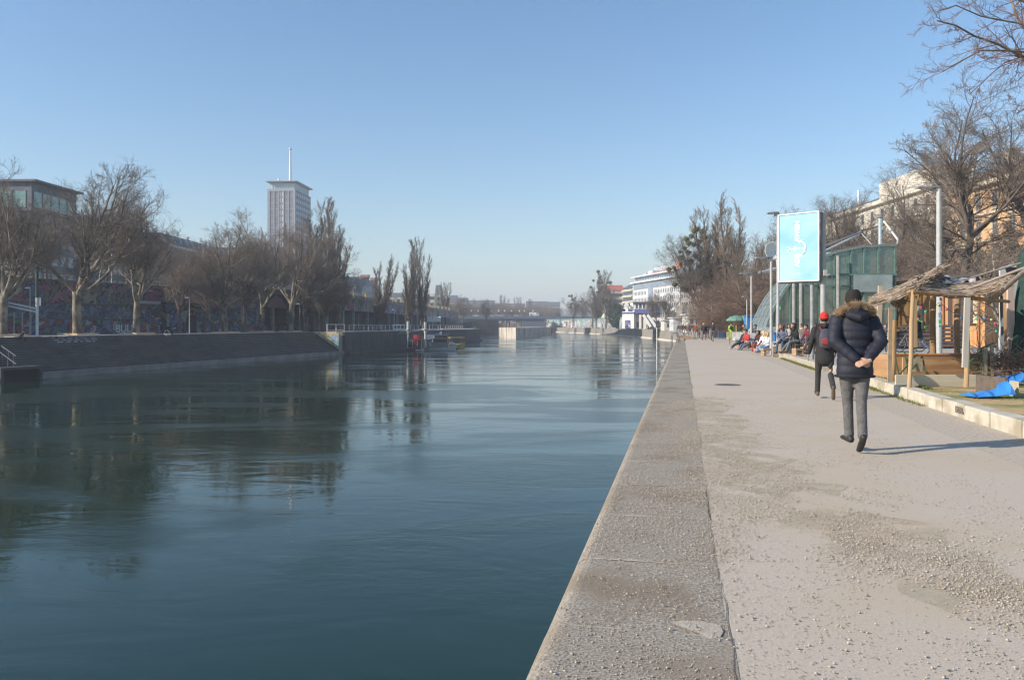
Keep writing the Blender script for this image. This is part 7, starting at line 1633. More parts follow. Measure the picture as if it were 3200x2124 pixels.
def person(label, loc, rz, H=1.75, lean=.05, legs=((.30, .1), (-.25, .35)), arms=None, coat=(.04, .045, .05), trousers=(.06, .07, .10), shoes=(.03, .03, .03), hair=(.05, .035, .025), hair_len='short',
           seat=None, group=None, hat=None, bulk=1.0, vox=.028, coat_len=.80, splay=(.06, .06), head_turn=0.0, hood=False, pack=None, hands=True, foot_pitch=(0, 0), scarf=None, head_tilt=0.0, name='person', detail=False):
    k = H / 1.78; t = thing(name, label, 'person', (0, 0, 0), rz, group)
    V = Vector; P = V((0, 0, 0.0)); J = {}
    for s, (a, kn), sp, fp in zip((-1, 1), legs, splay, foot_pitch):
        hip = P + V((s * .095, 0, -.03)); th = V((s * sp, math.sin(a), -math.cos(a))).normalized(); knee = hip + th * .43
        sh = V((s * sp * .6, math.sin(a - kn), -math.cos(a - kn))).normalized(); ank = knee + sh * .41
        fa = (a - kn) * .5 + fp if seat is None else fp
        fd = V((s * .06, math.cos(fa), math.sin(fa))).normalized(); toe = ank + fd * .19 + V((0, 0, -.055)); heel = ank - fd * .055 + V((0, 0, -.06))
        J[s] = (hip, knee, ank, toe, heel)
    low = min(min(j[3].z, j[4].z) for j in J.values()) - .03
    z0 = -low if seat is None else seat / k + .11
    if seat is not None and seat < .2: z0 = seat / k + .13
    up = V((0, math.sin(lean), math.cos(lean))); fw = V((0, math.cos(lean), -math.sin(lean))); X = V((1, 0, 0))
    O = V((0, 0, z0)); mv = lambda p: (p + O)
    chest = P + up * .34; sho = P + up * .50; neck = P + up * .57; hc = P + up * (.70) + fw * (.025 + head_tilt * .05)
    ht = Matrix.Rotation(head_turn, 3, 'Z'); hl = Matrix.Rotation(-head_tilt, 3, 'X'); HR = ht @ hl
    A = {}
    for s in (-1, 1):
        S = sho + X * s * .185 * (.96 + .04 * bulk) - up * .035
        if arms and arms.get(s):
            el, wr = arms[s]; el, wr = V(el), V(wr)
        else:
            sw = .35 if s > 0 else -.2; el = S + V((s * .06, math.sin(sw) * .28, -math.cos(sw) * .28)); wr = el + V((s * -.01, math.sin(sw + .3) * .25, -math.cos(sw + .3) * .25))
        A[s] = (S, el, wr)
    b = MB()   # the body, one surface from head to feet
    cap_tube(b, [mv(p) for p in (P, P + up * .2, chest, sho)], [(.13, .10), (.12, .09), (.14, .10), (.12, .075)], 12, flat=(1, 0, 0))
    cap_tube(b, [mv(sho), mv(neck), mv(hc - up * .04)], [.06, .052, .052], 10)
    hd = [V((0, -.01, -.115)), V((0, .012, -.10)), V((0, .01, -.06)), V((0, 0, 0)), V((0, -.012, .06)), V((0, -.015, .105))]
    b.tube([mv(hc + HR @ q) for q in hd], [(.028, .03), (.046, .06), (.066, .083), (.076, .096), (.066, .084), (.028, .04)], 14, flat=tuple(HR @ V((1, 0, 0))))
    for q, r in ((V((0, .098, -.012)), (.013, .018, .024)), (V((.084, -.002, -.015)), (.012, .02, .034)), (V((-.084, -.002, -.015)), (.012, .02, .034)), (V((0, .082, -.058)), (.024, .012, .008)), (V((0, .07, -.098)), (.026, .022, .018))): b.ball(mv(hc + HR @ q), r, 8, 5)
    for s in (-1, 1):
        hip, knee, ank, toe, heel = J[s]; cap_tube(b, [mv(hip), mv(knee), mv(ank), mv(ank.lerp(toe, .5) + V((0, 0, -.01)))], [.07, .045, .035, .03], 8)
        S, el, wr = A[s]; cap_tube(b, [mv(S), mv(el), mv(wr)], [.045, .036, .026], 8)
        if hands:
            d = (wr - el).normalized(); add_hand(b, mv(wr), d, V((-s, 0, 0)) if abs(d.z) > .6 else V((0, 0, -1)), 1 if s > 0 else -1, .55)
    body = finish(b, 'body', SKIN, t, vox * (.5 if vox > .015 else .65) if hands else vox, 1)
    b = MB()
    for s in (-1, 1): b.ball(mv(hc + HR @ V((s * .03, .088, .012))), (.010, .008, .008), 8, 5)
    b.build('eyes', EYE, body)
    # trousers
    b = MB(); cap_tube(b, [mv(P - up * .04), mv(P + up * .12)], [(.155, .115), (.15, .11)], 12, flat=(1, 0, 0))
    for s in (-1, 1):
        hip, knee, ank, toe, heel = J[s]; m1 = hip.lerp(knee, .5); m2 = knee.lerp(ank, .35)
        cap_tube(b, [mv(hip), mv(m1), mv(knee), mv(m2), mv(ank + (knee - ank) * .0)], [.092, .080, .062, .057, .054], 12)
    tr = finish(b, 'trousers', mt(trousers, .9, scale=14, bump=.6), t, vox, 2)
    for s in (-1, 1):
        hip, knee, ank, toe, heel = J[s]; b = MB(); cap_tube(b, [mv(heel + V((0, 0, .01))), mv(heel.lerp(toe, .5) + V((0, 0, .012))), mv(toe + V((0, 0, .004)))], [(.036, .034), (.042, .036), (.040, .026)], 10, flat=(1, 0, 0)); cap_tube(b, [mv(heel + V((0, 0, .02))), mv(ank)], [.04, .045], 8)
        finish(b, 'shoe', mt(shoes, .6), t, min(vox, .016), 1)
    # coat
    b = MB(); hem = P - up * (coat_len - .78) * 0 + up * (-.16 if coat_len > .7 else 0.0); B = bulk
    if detail:
        nz = 46; pts, rs = [], []; z_top, z_bot = .545, -.17
        for i in range(nz + 1):
            z = z_bot + (z_top - z_bot) * i / nz; pts.append(mv(P + up * z))
            w = np.interp(z, [-.17, 0, .12, .3, .42, .5, .545], [.205, .196, .188, .202, .203, .155, .075]); dpt = np.interp(z, [-.17, 0, .2, .35, .5, .545], [.145, .145, .150, .165, .12, .07])
            q = abs(math.sin(math.pi * (z + .155) / .098)) ** .55; w *= .965 + .04 * q; dpt *= .90 + .115 * q; rs.append((w, dpt))
        b.tube(pts, rs, 28, flat=(1, 0, 0))
        for s in (-1, 1):
            S, el, wr = A[s]; S2 = S + up * .0; path = []
            for i in range(15): path.append(S2.lerp(el, i / 14))
            for i in range(1, 13): path.append(el.lerp(wr, i / 12 * .93))
            rs = []; L = 0
            for i, p in enumerate(path):
                L += (p - path[i - 1]).length if i else 0; q = abs(math.sin(math.pi * (L + .02) / .088)) ** .55; r = np.interp(L, [0, .12, .3, .45, .6], [.090, .080, .072, .064, .054]); rs.append(r * (.925 + .10 * q))
            cap_tube(b, [mv(p) for p in path], rs, 16)
    else:
        zs = [(-.17 if coat_len > .75 else -.05, .168 * B, .125 * B), (.05, .160 * B, .12 * B), (.2, .155 * B, .118 * B), (.36, .185 * B, .13 * B), (.47, .165 * B, .105), (.53, .09, .075)]
        cap_tube(b, [mv(P + up * z) for z, _, _ in zs], [(w, d) for _, w, d in zs], 14, flat=(1, 0, 0))
        for s in (-1, 1):
            S, el, wr = A[s]; cap_tube(b, [mv(S), mv(S.lerp(el, .5)), mv(el), mv(el.lerp(wr, .5)), mv(el.lerp(wr, .92))], [.068 * B, .060 * B, .052 * B, .047 * B, .042 * B], 10)
    ct = finish(b, 'coat', mt(coat, .7 if detail else .85, var=.12, scale=9, bump=.25), t, vox * .8 if detail else vox, 1 if detail else 2)
    # hair / hat
    if hair_len != 'none':
        b = MB(); b.tube([mv(hc + HR @ q) for q in (V((0, -.03, -.075)), V((0, -.025, -.045)), V((0, -.022, .0)), V((0, -.016, .05)), V((0, -.014, .10)), V((0, -.012, .122)))], [(.05, .05), (.072, .086), (.080, .097), (.083, .100), (.060, .075), (.02, .03)], 14, flat=tuple(HR @ V((1, 0, 0))))
        if detail:
            rnd = random.Random(3)
            for _ in range(120): a = rnd.uniform(0, 6.28); z = rnd.uniform(-.02, .11); r = .08 * math.sqrt(max(.1, 1 - (z / .13) ** 2)); b.ball(mv(hc + HR @ V((math.cos(a) * r, math.sin(a) * r * 1.1 - .015, z))), (.020, .020, .022), 6, 4)
        if hair_len == 'long':
            rnd = random.Random(int(H * 1000) + int(rz * 10))
            for _ in range(26): a = rnd.uniform(2.5, 6.9); z = rnd.uniform(-.20, .08); r = rnd.uniform(.07, .125); b.ball(mv(hc + HR @ V((math.cos(a) * r, math.sin(a) * r - .02, z))), (.045, .045, .05), 7, 5)
        finish(b, 'hair', mt(hair, .9, var=.3, scale=30, bump=.5), t, min(vox, .014), 1)
    if hat:
        b = MB(); b.tube([mv(hc + HR @ q) for q in (V((0, -.012, -.005)), V((0, -.012, .035)), V((0, -.012, .085)), V((0, -.014, .125)), V((0, -.015, .142)))], [(.090, .104), (.092, .106), (.082, .094), (.05, .06), (.015, .02)], 16, flat=tuple(HR @ V((1, 0, 0)))); b.tube([mv(hc + HR @ V((0, -.012, -.005))), mv(hc + HR @ V((0, -.012, .03)))], [(.097, .112), (.096, .110)], 16, flat=tuple(HR @ V((1, 0, 0)))); b.build('beanie', mt(hat, .9, bump=.4, scale=40), t, smooth=True)
    if scarf: b = MB(); b.tube([mv(neck + V((math.cos(a) * .085, math.sin(a) * .085, -.02 + .01 * math.sin(a * 3)))) for a in [R(q) for q in range(0, 360, 30)]], .035, 8, closed=True); b.build('scarf', mt(scarf, .9), t, smooth=True)
    if hood: b = MB(); cap_tube(b, [mv(neck + V((-.09, -.05, -.01))), mv(neck + V((0, -.11, -.02))), mv(neck + V((.09, -.05, -.01)))], [.045, .065, .045], 10); finish(b, 'hood', mt(coat, .85), t, min(vox, .02), 1)
    if pack:
        b = MB(); c = P + up * .27 - fw * .20; cap_tube(b, [mv(c - up * .14), mv(c), mv(c + up * .15)], [(.13, .075), (.14, .09), (.11, .07)], 12, flat=(1, 0, 0)); pk = finish(b, 'backpack', mt(pack[0], .8), t, min(vox, .02), 1)
        b = MB(); cap_tube(b, [mv(c - up * .10 - fw * .07), mv(c - up * .02 - fw * .08)], [(.10, .04), (.10, .04)], 10, flat=(1, 0, 0)); b.build('pocket', mt(pack[1], .8), pk)
        for s in (-1, 1): b = MB(); b.tube([mv(c + up * .16 + X * s * .07), mv(sho + X * s * .10 + up * .05), mv(sho + X * s * .12 + fw * .12 - up * .1)], .018, 6); b.build('strap', mt(pack[1], .8), pk)
    t.location = loc; t.scale = (k, k, k); return t, dict(J=J, A=A, O=O, hc=hc, neck=neck, sho=sho, up=up, fw=fw, P=P, HR=HR)
HEAD = R(-12.3)       # heading along the quay, away from the camera
G = lambda px, Y, z=0.0: (gx(px, Y), Y, z)

# the man in the fur-hooded jacket
Ym_ = 8.95; mx_ = gx(2671, Ym_)
t, K = person('man walking away in a navy padded jacket with a fur-trimmed hood, hands clasped behind', (mx_, Ym_, 0), R(-6), H=1.77, lean=.04, legs=((.17, .14), (-.17, .16)), splay=(-.09, -.11), foot_pitch=(.0, -.55),
              arms={-1: ((-.262, -.10, .235), (-.045, -.235, .015)), 1: ((.262, -.10, .235), (.05, -.235, .005))}, coat=(.011, .013, .025), trousers=(.115, .11, .108), shoes=(.02, .018, .018), hair=(.018, .014, .012), bulk=1.2, vox=.014, detail=True, hands=False, head_turn=R(-12))
O, P, up, fw, neck = K['O'], K['P'], K['up'], K['fw'], K['neck']
body = [c for c in t.children if c.name.startswith('body')][0]
b = MB()
# clasped hands sit low on the back; one hand holds the other
w1, w2 = K['A'][-1][2] + O, K['A'][1][2] + O
add_hand(b, w1 + Vector((-.01, -.015, .0)), (.85, -.10, -.35), (0, 1, -.3), 1, .35, .90)
add_hand(b, w2 + Vector((.012, -.045, .01)), (-.85, -.05, -.30), (0, 1, -.5), -1, .55, .90)
hm_ = finish(b, 'hands', SKIN, body, .0055, 1)
b = MB(); cap_tube(b, [neck + O + Vector((-.10, -.02, .0)), neck + O + Vector((-.07, -.13, -.045)), neck + O + Vector((0, -.165, -.075)), neck + O + Vector((.07, -.13, -.045)), neck + O + Vector((.10, -.02, .0))], [(.05, .05), (.055, .07), (.055, .085), (.055, .07), (.05, .05)], 12)
cap_tube(b, [neck + O + Vector((-.09, -.10, .02)), neck + O + Vector((0, -.135, .03)), neck + O + Vector((.09, -.10, .02))], [.05, .06, .05], 10)
finish(b, 'hood', mt((.010, .012, .023), .75, var=.12, scale=9, bump=.25), t, .014, 1)
rng = np.random.default_rng(2); n_ = 5200; ph_ = rng.uniform(-.35, math.pi + .35, n_); cx_ = -np.cos(ph_) * .175; cy_ = -.03 - np.sin(ph_) * .11; cz_ = -.008 + .03 * np.sin(ph_) - .035 * np.cos(2 * ph_) + .015
base = np.stack([cx_, cy_, cz_], 1) + rng.normal(size=(n_, 3)) * .016 + np.array(neck + O); dd = _norm(np.stack([-np.cos(ph_), -np.sin(ph_) * .9, .25 * np.ones(n_)], 1) + rng.normal(size=(n_, 3)) * .65)
p_, r_ = grow_level(rng, base, dd, rng.uniform(.03, .065, n_), np.full(n_, .0014), 2, .25, -.15, .3); link('fur_trim', tube_mesh('fur_trim', [(p_, r_, 3)]), noise_mat('fur', (.28, .16, .08), (.62, .46, .30), scale=16, rough=1), t)
b = MB()
z_h = P.z - .13
b.tube([O + P + Vector((math.cos(a) * .214, math.sin(a) * .148, -.172)) for a in [R(q) for q in range(0, 360, 15)]], .014, 6, closed=True); b.build('hem', mt((.009, .011, .02), .8), t, smooth=True)

# the walker with the red beanie
t, K = person('walker in a red beanie, black jacket and rucksack just ahead of the padded jacket', G(2577, 15.4), R(-14), H=1.70, lean=.06, legs=((.42, .25), (-.18, .75)), splay=(.02, .02), foot_pitch=(.1, -.75),
              arms={-1: ((-.26, -.02, .20), (-.30, .08, -.03)), 1: ((.25, .05, .2), (.24, .18, .0))}, coat=(.018, .018, .020), trousers=(.035, .035, .035), shoes=(.10, .07, .045), hat=(.62, .03, .02), hair=(.03, .02, .015), bulk=1.12, vox=.017, hood=True, pack=((.05, .05, .07), (.22, .03, .035)))
# walker on the deck, cyclist and strollers
person('man with a black and green rucksack walking past the slatted fence', G(2872, 33.6, .2), R(40), H=1.74, legs=((.40, .3), (-.25, .55)), coat=(.02, .02, .022), trousers=(.06, .09, .16), shoes=(.06, .05, .04), hair=(.03, .02, .015), vox=.024, pack=((.03, .03, .03), (.16, .38, .05)), foot_pitch=(0, -.5))
def bike(name, lab, loc, rz, col=(.10, .11, .12), group=None):
    t = thing(name, lab, 'bicycle', loc, rz, group); m_ = mt(col, .4); rub = mt((.02, .02, .02)); ch = mt((.5, .5, .5), .3, .8)
    for y in (-.53, .53):
        b = MB(); b.tube([(0, y + .33 * math.cos(a), .35 + .33 * math.sin(a)) for a in [R(q) for q in range(0, 360, 15)]], .019, 8, closed=True); w_ = b.build('wheel', rub, t, smooth=True)
        b = MB(); b.tube([(0, y + .305 * math.cos(a), .35 + .305 * math.sin(a)) for a in [R(q) for q in range(0, 360, 15)]], .010, 6, closed=True); b.build('rim', ch, w_, smooth=True)
        b = MB()
        for a in [R(q) for q in range(0, 360, 24)]: b.tube([(0, y, .35), (0, y + .30 * math.cos(a), .35 + .30 * math.sin(a))], .0022, 3)
        b.tube([(-.03, y, .35), (.03, y, .35)], .02, 8); b.build('spokes', ch, w_)
    b = MB(); bb, st, hd_ = (0, -.08, .30), (0, -.22, .80), (0, .36, .82)
    for a_, c_ in ((bb, st), (bb, (0, .38, .68)), (st, hd_), ((0, -.53, .35), bb), ((0, -.53, .35), st)): b.tube([a_, c_], .016, 8)
    b.build('frame', m_, t); b = MB(); b.tube([(0, .34, .92), (0, .40, .68), (0, .53, .35)], .014, 8); b.build('fork', m_, t)
    b = MB(); b.tube([(-.28, .22, .98), (-.2, .34, 1.0), (0, .36, .96), (.2, .34, 1.0), (.28, .22, .98)], .012, 8); b.build('handlebar', ch, t)
    b = MB(); b.tube([st, (0, -.26, .95)], .012, 6); b.ball((0, -.27, .97), (.07, .13, .03), 10, 5); b.build('saddle', rub, t); return t
bk = bike('bicycle', 'bicycle ridden toward the camera by the man in the dark pullover', G(2228, 70), R(168), (.30, .25, .15))
person('cyclist in a dark pullover riding toward the camera', G(2228, 70.25, 0.0), R(168), H=1.76, lean=.18, seat=.84, legs=((1.15, 1.25), (.55, .55)), splay=(.1, .1), arms={-1: ((-.27, .2, .30), (-.27, .42, .12)), 1: ((.27, .2, .30), (.27, .42, .12))}, coat=(.03, .04, .05), trousers=(.05, .06, .09), shoes=(.05, .04, .03), hair=(.12, .06, .04), vox=.035)
bike('bicycle', 'silver bicycle leaning by the slatted fence, left wheel near a cut post', G(2843, 36.5, .2), R(-80), (.20, .20, .22)); bike('bicycle', 'pale framed bicycle parked beside the seated group', G(2772, 37, .2), R(-30), (.5, .5, .48))
person('blonde woman in a dark coat and grey leggings with white shoes strolling toward the camera', G(2200, 69), R(168), H=1.68, legs=((.18, .1), (-.15, .15)), coat=(.025, .025, .035), trousers=(.18, .15, .17), shoes=(.6, .6, .6), hair=(.35, .24, .13), hair_len='long', vox=.035, coat_len=.8)
person('dark-clad walker close behind the blonde woman on her left', G(2189, 86), R(165), H=1.72, coat=(.12, .11, .08), trousers=(.02, .02, .025), vox=.04); person('walker in black behind the blonde woman on her right', G(2211, 84), R(170), H=1.72, coat=(.02, .02, .022), trousers=(.03, .03, .035), vox=.04)
person('man in a lime-green jacket with a black rucksack walking away by the kerb', G(2285, 74), R(-20), H=1.76, coat=(.32, .50, .06), trousers=(.10, .08, .09), shoes=(.3, .3, .3), hair=(.06, .04, .03), vox=.035, pack=((.02, .02, .02), (.02, .02, .02)), arms={-1: ((-.26, 0, .2), (-.27, .03, -.02)), 1: ((.26, 0, .2), (.27, .03, -.02))})
person('walker in a bright red jacket in the distant crowd', G(2176, 95), R(0), H=1.72, coat=(.60, .05, .04), trousers=(.05, .06, .1), vox=.045)
crowd = [(2119, 175, (.05, .06, .05), 'olive-coated stroller at the far left of the distant crowd'), (2125, 165, (.14, .05, .04), 'rust-coated stroller in the distant crowd beside the olive coat'), (2146, 170, (.22, .22, .24), 'pale grey stroller deep in the distant crowd'), (2170, 140, (.04, .04, .07), 'navy stroller behind the red jacket shoulder'), (2130, 150, (.10, .11, .13), 'leftmost of the distant strolling crowd, in grey'), (2136, 140, (.03, .03, .03), 'black-coated stroller second from left in the distant crowd'), (2143, 135, (.12, .03, .04), 'wine-red coated stroller in the distant crowd'), (2150, 128, (.28, .20, .14), 'beige-coated stroller in the distant crowd'),
         (2156, 112, (.03, .035, .06), 'tall navy-coated walker left of the red jacket'), (2165, 118, (.02, .03, .03), 'dark green-black coated stroller behind the red jacket'), (2184, 120, (.06, .16, .20), 'teal-coated stroller right of the red jacket')]
for i, (px, Y, c, lb) in enumerate(crowd): person(lb, G(px, Y), R(170 if i % 2 else 190), H=1.66 + .03 * (i % 4), coat=c, trousers=(.04, .04, .06), hair=[(.05, .03, .02), (.2, .12, .07)][i % 2], vox=.05, group='strollers in the distance on the path', hands=False)
qt = [(1733, 440, 'first of two small figures under the leaning tree by the bridge'), (1741, 438, 'second of two small figures under the leaning tree by the bridge'), (1806, 415, 'small dark figure by the far mural wall, below the mistletoe tree'), (1851, 385, 'small dark figure below the tall pointed tree'), (1882, 362, 'small dark figure before the conifer'),
      (1960, 276, 'dark figure beside the blue painted door of the boat station'), (2006, 272, 'figure at the boat station ground-floor window'), (2020, 270, 'figure beneath the boat station stairs'), (2056, 265, 'figure left of the flag poles'), (2062, 262, 'figure leaning by the flag poles'), (2083, 235, 'left one of a pair before the cream hut'), (2088, 234, 'right one of a pair before the cream hut')]
for i, (px, Y, lb) in enumerate(qt): person(lb, G(px, Y, .1), R(40 * i), H=1.7, coat=[(.02, .02, .025), (.06, .06, .09), (.1, .04, .04)][i % 3], trousers=(.04, .04, .06), vox=.06, group='people on the far quay', hands=False)
# left bank
person('dark-coated person pushing a wheelchair under the second and third planes', G(502, 92, ZL), R(-100), H=1.72, coat=(.02, .02, .03), trousers=(.03, .04, .10), vox=.045, arms={-1: ((-.25, .1, .3), (-.2, .35, .22)), 1: ((.25, .1, .3), (.2, .35, .22))}, hands=False)
t = thing('wheelchair', 'wheelchair being pushed along the far promenade between two planes', 'wheelchair', G(526, 92, ZL), R(-100))
for x in (-.28, .28): b = MB(); b.tube([(x, .3 * math.cos(a), .31 + .3 * math.sin(a)) for a in [R(q) for q in range(0, 360, 20)]], .03, 6, closed=True); b.build('wheel', mt((.45, .45, .45)), t)
b = MB(); b.box((0, .05, .5), (.5, .5, .1)); b.box((0, -.22, .8), (.5, .08, .6)); b.build('seat', mt((.02, .02, .025)), t)
person('person seated in the wheelchair on the far promenade', G(526, 92, ZL), R(-100), H=1.65, seat=.5, legs=((1.4, 1.2), (1.4, 1.2)), coat=(.03, .03, .035), trousers=(.03, .03, .04), vox=.045, hands=False)
person('hunched dark figure sitting at the top of the steps at far left', G(62, 78.0, ZL - .5), R(-80), H=1.7, seat=.45, lean=.6, legs=((1.5, 1.3), (1.5, 1.3)), coat=(.012, .012, .015), trousers=(.015, .015, .02), hair=(.02, .02, .02), vox=.045, hands=False)
person('person in pale green standing at the left quay railing', G(1106, 148, ZL + .1), R(-60), H=1.7, coat=(.50, .60, .45), trousers=(.25, .27, .25), vox=.05, hands=False); person('person in white behind the railing near the lamp post', G(1228, 186, ZL), R(90), H=1.7, coat=(.6, .6, .6), trousers=(.04, .04, .05), vox=.05, hands=False)
person('dark figure standing under the poplar cluster on the left bank', G(962, 134, ZL), R(20), H=1.7, coat=(.03, .03, .04), trousers=(.05, .05, .07), vox=.05, hands=False)
# seated people along the kerb and terrace
Zt = .2
person('woman with curly brown hair in a grey-blue jacket sitting on a block, leaning forward', G(2452, 34.6, Zt), R(128), H=1.68, seat=.50, lean=.42, legs=((1.35, 1.15), (1.30, 1.05)), splay=(.12, .02), arms={-1: ((-.26, .20, .22), (-.12, .42, .10)), 1: ((.24, .22, .2), (.10, .44, .08))}, coat=(.12, .14, .20), trousers=(.06, .08, .13), shoes=(.10, .06, .04), hair=(.11, .045, .03), hair_len='long', vox=.022, head_tilt=-.2)
person('woman with long dark curls in a black coat sitting on a dark crate facing left', G(2490, 34.0, Zt), R(100), H=1.70, seat=.50, lean=.25, legs=((1.45, 1.05), (1.25, .55)), splay=(.05, .0), arms={-1: ((-.26, .12, .22), (-.14, .36, .16)), 1: ((.24, .14, .2), (.12, .38, .14))}, coat=(.015, .015, .017), trousers=(.13, .14, .15), shoes=(.12, .09, .07), hair=(.05, .03, .02), hair_len='long', vox=.022, head_tilt=-.1)
person('fair-haired girl with a grey hooded backpack sitting on the kerb, jeans stretched out', G(2400, 40.2, .05), R(108), H=1.66, seat=.22, lean=.12, legs=((1.42, .25), (1.38, .75)), splay=(.04, .04), arms={-1: ((-.24, .15, .2), (-.14, .36, .12)), 1: ((.24, .15, .2), (.14, .36, .10))}, coat=(.62, .62, .62), trousers=(.14, .24, .42), shoes=(.55, .30, .05), hair=(.52, .38, .20), hair_len='long', vox=.024, pack=((.30, .28, .33), (.24, .22, .27)))
person('blonde girl in white sleeves behind the girl with the grey backpack', G(2391, 41.6, .05), R(105), H=1.64, seat=.26, lean=.2, legs=((1.4, .9), (1.3, .7)), coat=(.66, .66, .66), trousers=(.20, .32, .50), shoes=(.12, .10, .10), hair=(.58, .46, .22), hair_len='long', vox=.026)
person('dark-haired woman in black and red sitting left of the blonde girls', G(2377, 43, .05), R(120), H=1.65, seat=.30, lean=.3, legs=((1.4, 1.2), (1.4, 1.1)), coat=(.07, .02, .02), trousers=(.30, .03, .03), shoes=(.3, .05, .05), hair=(.06, .03, .02), hair_len='long', vox=.026)
person('man in a checked red shirt sitting on the kerb with legs stretched out', G(2339, 45.5, .05), R(112), H=1.76, seat=.26, lean=.28, legs=((1.30, .50), (1.38, .80)), coat=(.46, .03, .03), trousers=(.13, .15, .20), shoes=(.5, .48, .45), hair=(.05, .03, .02), vox=.026, arms={-1: ((-.25, .18, .2), (-.10, .36, .16)), 1: ((.25, .18, .2), (.10, .36, .14))})
person('person in black lounging left of the red-shirted man', G(2318, 48, .05), R(105), H=1.74, seat=.24, lean=-.3, legs=((1.45, .45), (1.4, .6)), coat=(.02, .02, .025), trousers=(.02, .025, .04), shoes=(.6, .6, .6), hair=(.04, .03, .02), vox=.028)
person('man in a blue cap seated behind the kerb group', G(2362, 51, .2), R(150), H=1.74, seat=.42, lean=.2, legs=((1.45, 1.4), (1.45, 1.4)), coat=(.05, .06, .09), trousers=(.05, .05, .07), hat=(.03, .05, .12), vox=.028); person('dark-haired man in a pale top beside the blue cap', G(2353, 52, .2), R(140), H=1.74, seat=.42, lean=.25, legs=((1.45, 1.4), (1.45, 1.4)), coat=(.38, .36, .34), trousers=(.05, .05, .07), vox=.028)
person('seated man in a pale scarf and patterned top behind the two curly-haired women', G(2510, 42, .2), R(120), H=1.72, seat=.45, lean=.2, legs=((1.45, 1.3), (1.4, 1.2)), coat=(.14, .12, .11), trousers=(.16, .22, .32), hair=(.03, .03, .04), scarf=(.62, .60, .55), vox=.026)
person('seated person in dark red between the billboard posts', G(2532, 36, .2), R(100), H=1.68, seat=.45, lean=.3, legs=((1.45, 1.2), (1.4, 1.0)), coat=(.16, .02, .03), trousers=(.08, .07, .10), shoes=(.10, .05, .03), hair=(.04, .03, .02), vox=.026)
person('brown-haired woman sitting right behind the thick grey post', G(2553, 32, .2), R(110), H=1.68, seat=.5, lean=.2, legs=((1.4, .9), (1.4, .8)), coat=(.03, .03, .04), trousers=(.10, .05, .04), shoes=(.07, .04, .03), hair=(.10, .05, .03), hair_len='long', vox=.024)
for i, (px, Y, c, lb) in enumerate(((2744, 40, (.04, .06, .10), 'man in dark blue sitting nearest the padded-jacket man at the bench group'), (2764, 41, (.14, .17, .22), 'man in grey-blue in the middle of the bench group'), (2775, 42, (.20, .20, .22), 'person in grey at the right of the bench group'))):
    person(lb, G(px, Y, .2), R(150 + 15 * i), H=1.74, seat=.46, lean=.3, legs=((1.45, 1.3), (1.4, 1.3)), coat=c, trousers=(.10, .16, .28), hair=(.04, .03, .02), vox=.026, group='people on the bench by the kiosk')
for i, (px, Y, c, hh, lb) in enumerate(((2330, 53, (.05, .05, .06), (.10, .06, .03), 'person in black seated behind the red-shirted man, left of the blue cap'), (2384, 50, (.30, .10, .08), (.04, .03, .02), 'person in a rust top seated behind the blonde girls'),
        (2406, 52, (.07, .10, .16), (.15, .09, .04), 'person in slate blue seated behind the girl with the grey backpack'), (2468, 44, (.36, .34, .32), (.05, .03, .02), 'person in a light top seated between and behind the curly-haired women'),
        (2498, 47, (.05, .06, .05), (.20, .13, .07), 'fair-haired person in dark green seated left of the pale scarf man'), (2522, 48, (.10, .10, .14), (.03, .02, .02), 'person in grey-violet seated right of the pale scarf man'))):
    person(lb, G(px, Y, .2), R(95 + i * 17), H=1.70, seat=.45, lean=.15 + .05 * (i % 3), legs=((1.45, 1.3), (1.35, 1.1)), coat=c, trousers=(.06, .08, .12), hair=hh, hair_len='long' if i % 2 else 'short', vox=.03)
# seats, crates and clutter on the terrace
cw = noise_mat('crate_wood', (.26, .17, .10), (.42, .30, .19), scale=4, rough=.9, stretch=(1, 1, 5))
def crate(lab, px, Y, w, h, z=Zt, col=cw, rz=.2, cat='crate', name='wooden_crate', dz=0):
    t = thing(name, lab, cat, G(px, Y, z + dz), rz); b = MB(); b.box((0, 0, h / 2), (w, w * .9, h)); b.build('body', col, t, bevel=.01)
    b = MB()
    for x in (-.5, .5): b.box((x * (w - .05), -w * .45 - .01, h / 2), (.06, .02, h))
    for z_ in (.05, h - .05): b.box((0, -w * .45 - .012, z_), (w, .02, .06))
    b.build('cleats', mt((.36, .25, .15)), t); b = MB()
    for x in (-.3, -.15, 0, .15, .3): b.box((x * w, -w * .45 - .005, h * .62), (.02, .01, h * .35))
    b.build('slots', mt((.05, .035, .025)), t); return t
crate('front wooden crate beside the black-coated woman', 2492, 31.6, .34, .32); crate('wooden crate just behind the front one', 2518, 33.6, .34, .32); crate('wooden crate under the seated person in dark red', 2530, 35.4, .42, .42)
crate('dark crate carrying the woman in the black coat', 2489, 34.1, .44, .46, col=mt((.05, .045, .04))); crate('grey block carrying the woman in the grey-blue jacket', 2452, 34.7, .42, .46, col=mt((.24, .20, .16)))
t = thing('sleeper_bench', 'heavy timber sleeper seat at the kerb, left of the stone kerb end', 'bench', G(2402, 37.2, 0), R(10))
b = MB(); b.box((0, 0, .30), (.75, .36, .10)); b.build('seat', cw, t, bevel=.01)
for x in (-.26, .26): b = MB(); b.box((x, 0, .125), (.13, .32, .25)); b.build('leg', cw, t)
t = thing('sleeper_bench', 'low timber beam carrying the blonde girls', 'bench', G(2392, 41.2, 0), R(15)); b = MB(); b.box((0, 0, .17), (1.2, .4, .12)); b.build('seat', cw, t, bevel=.01)
for x in (-.4, .4): b = MB(); b.box((x, 0, .055), (.15, .34, .11)); b.build('leg', cw, t)
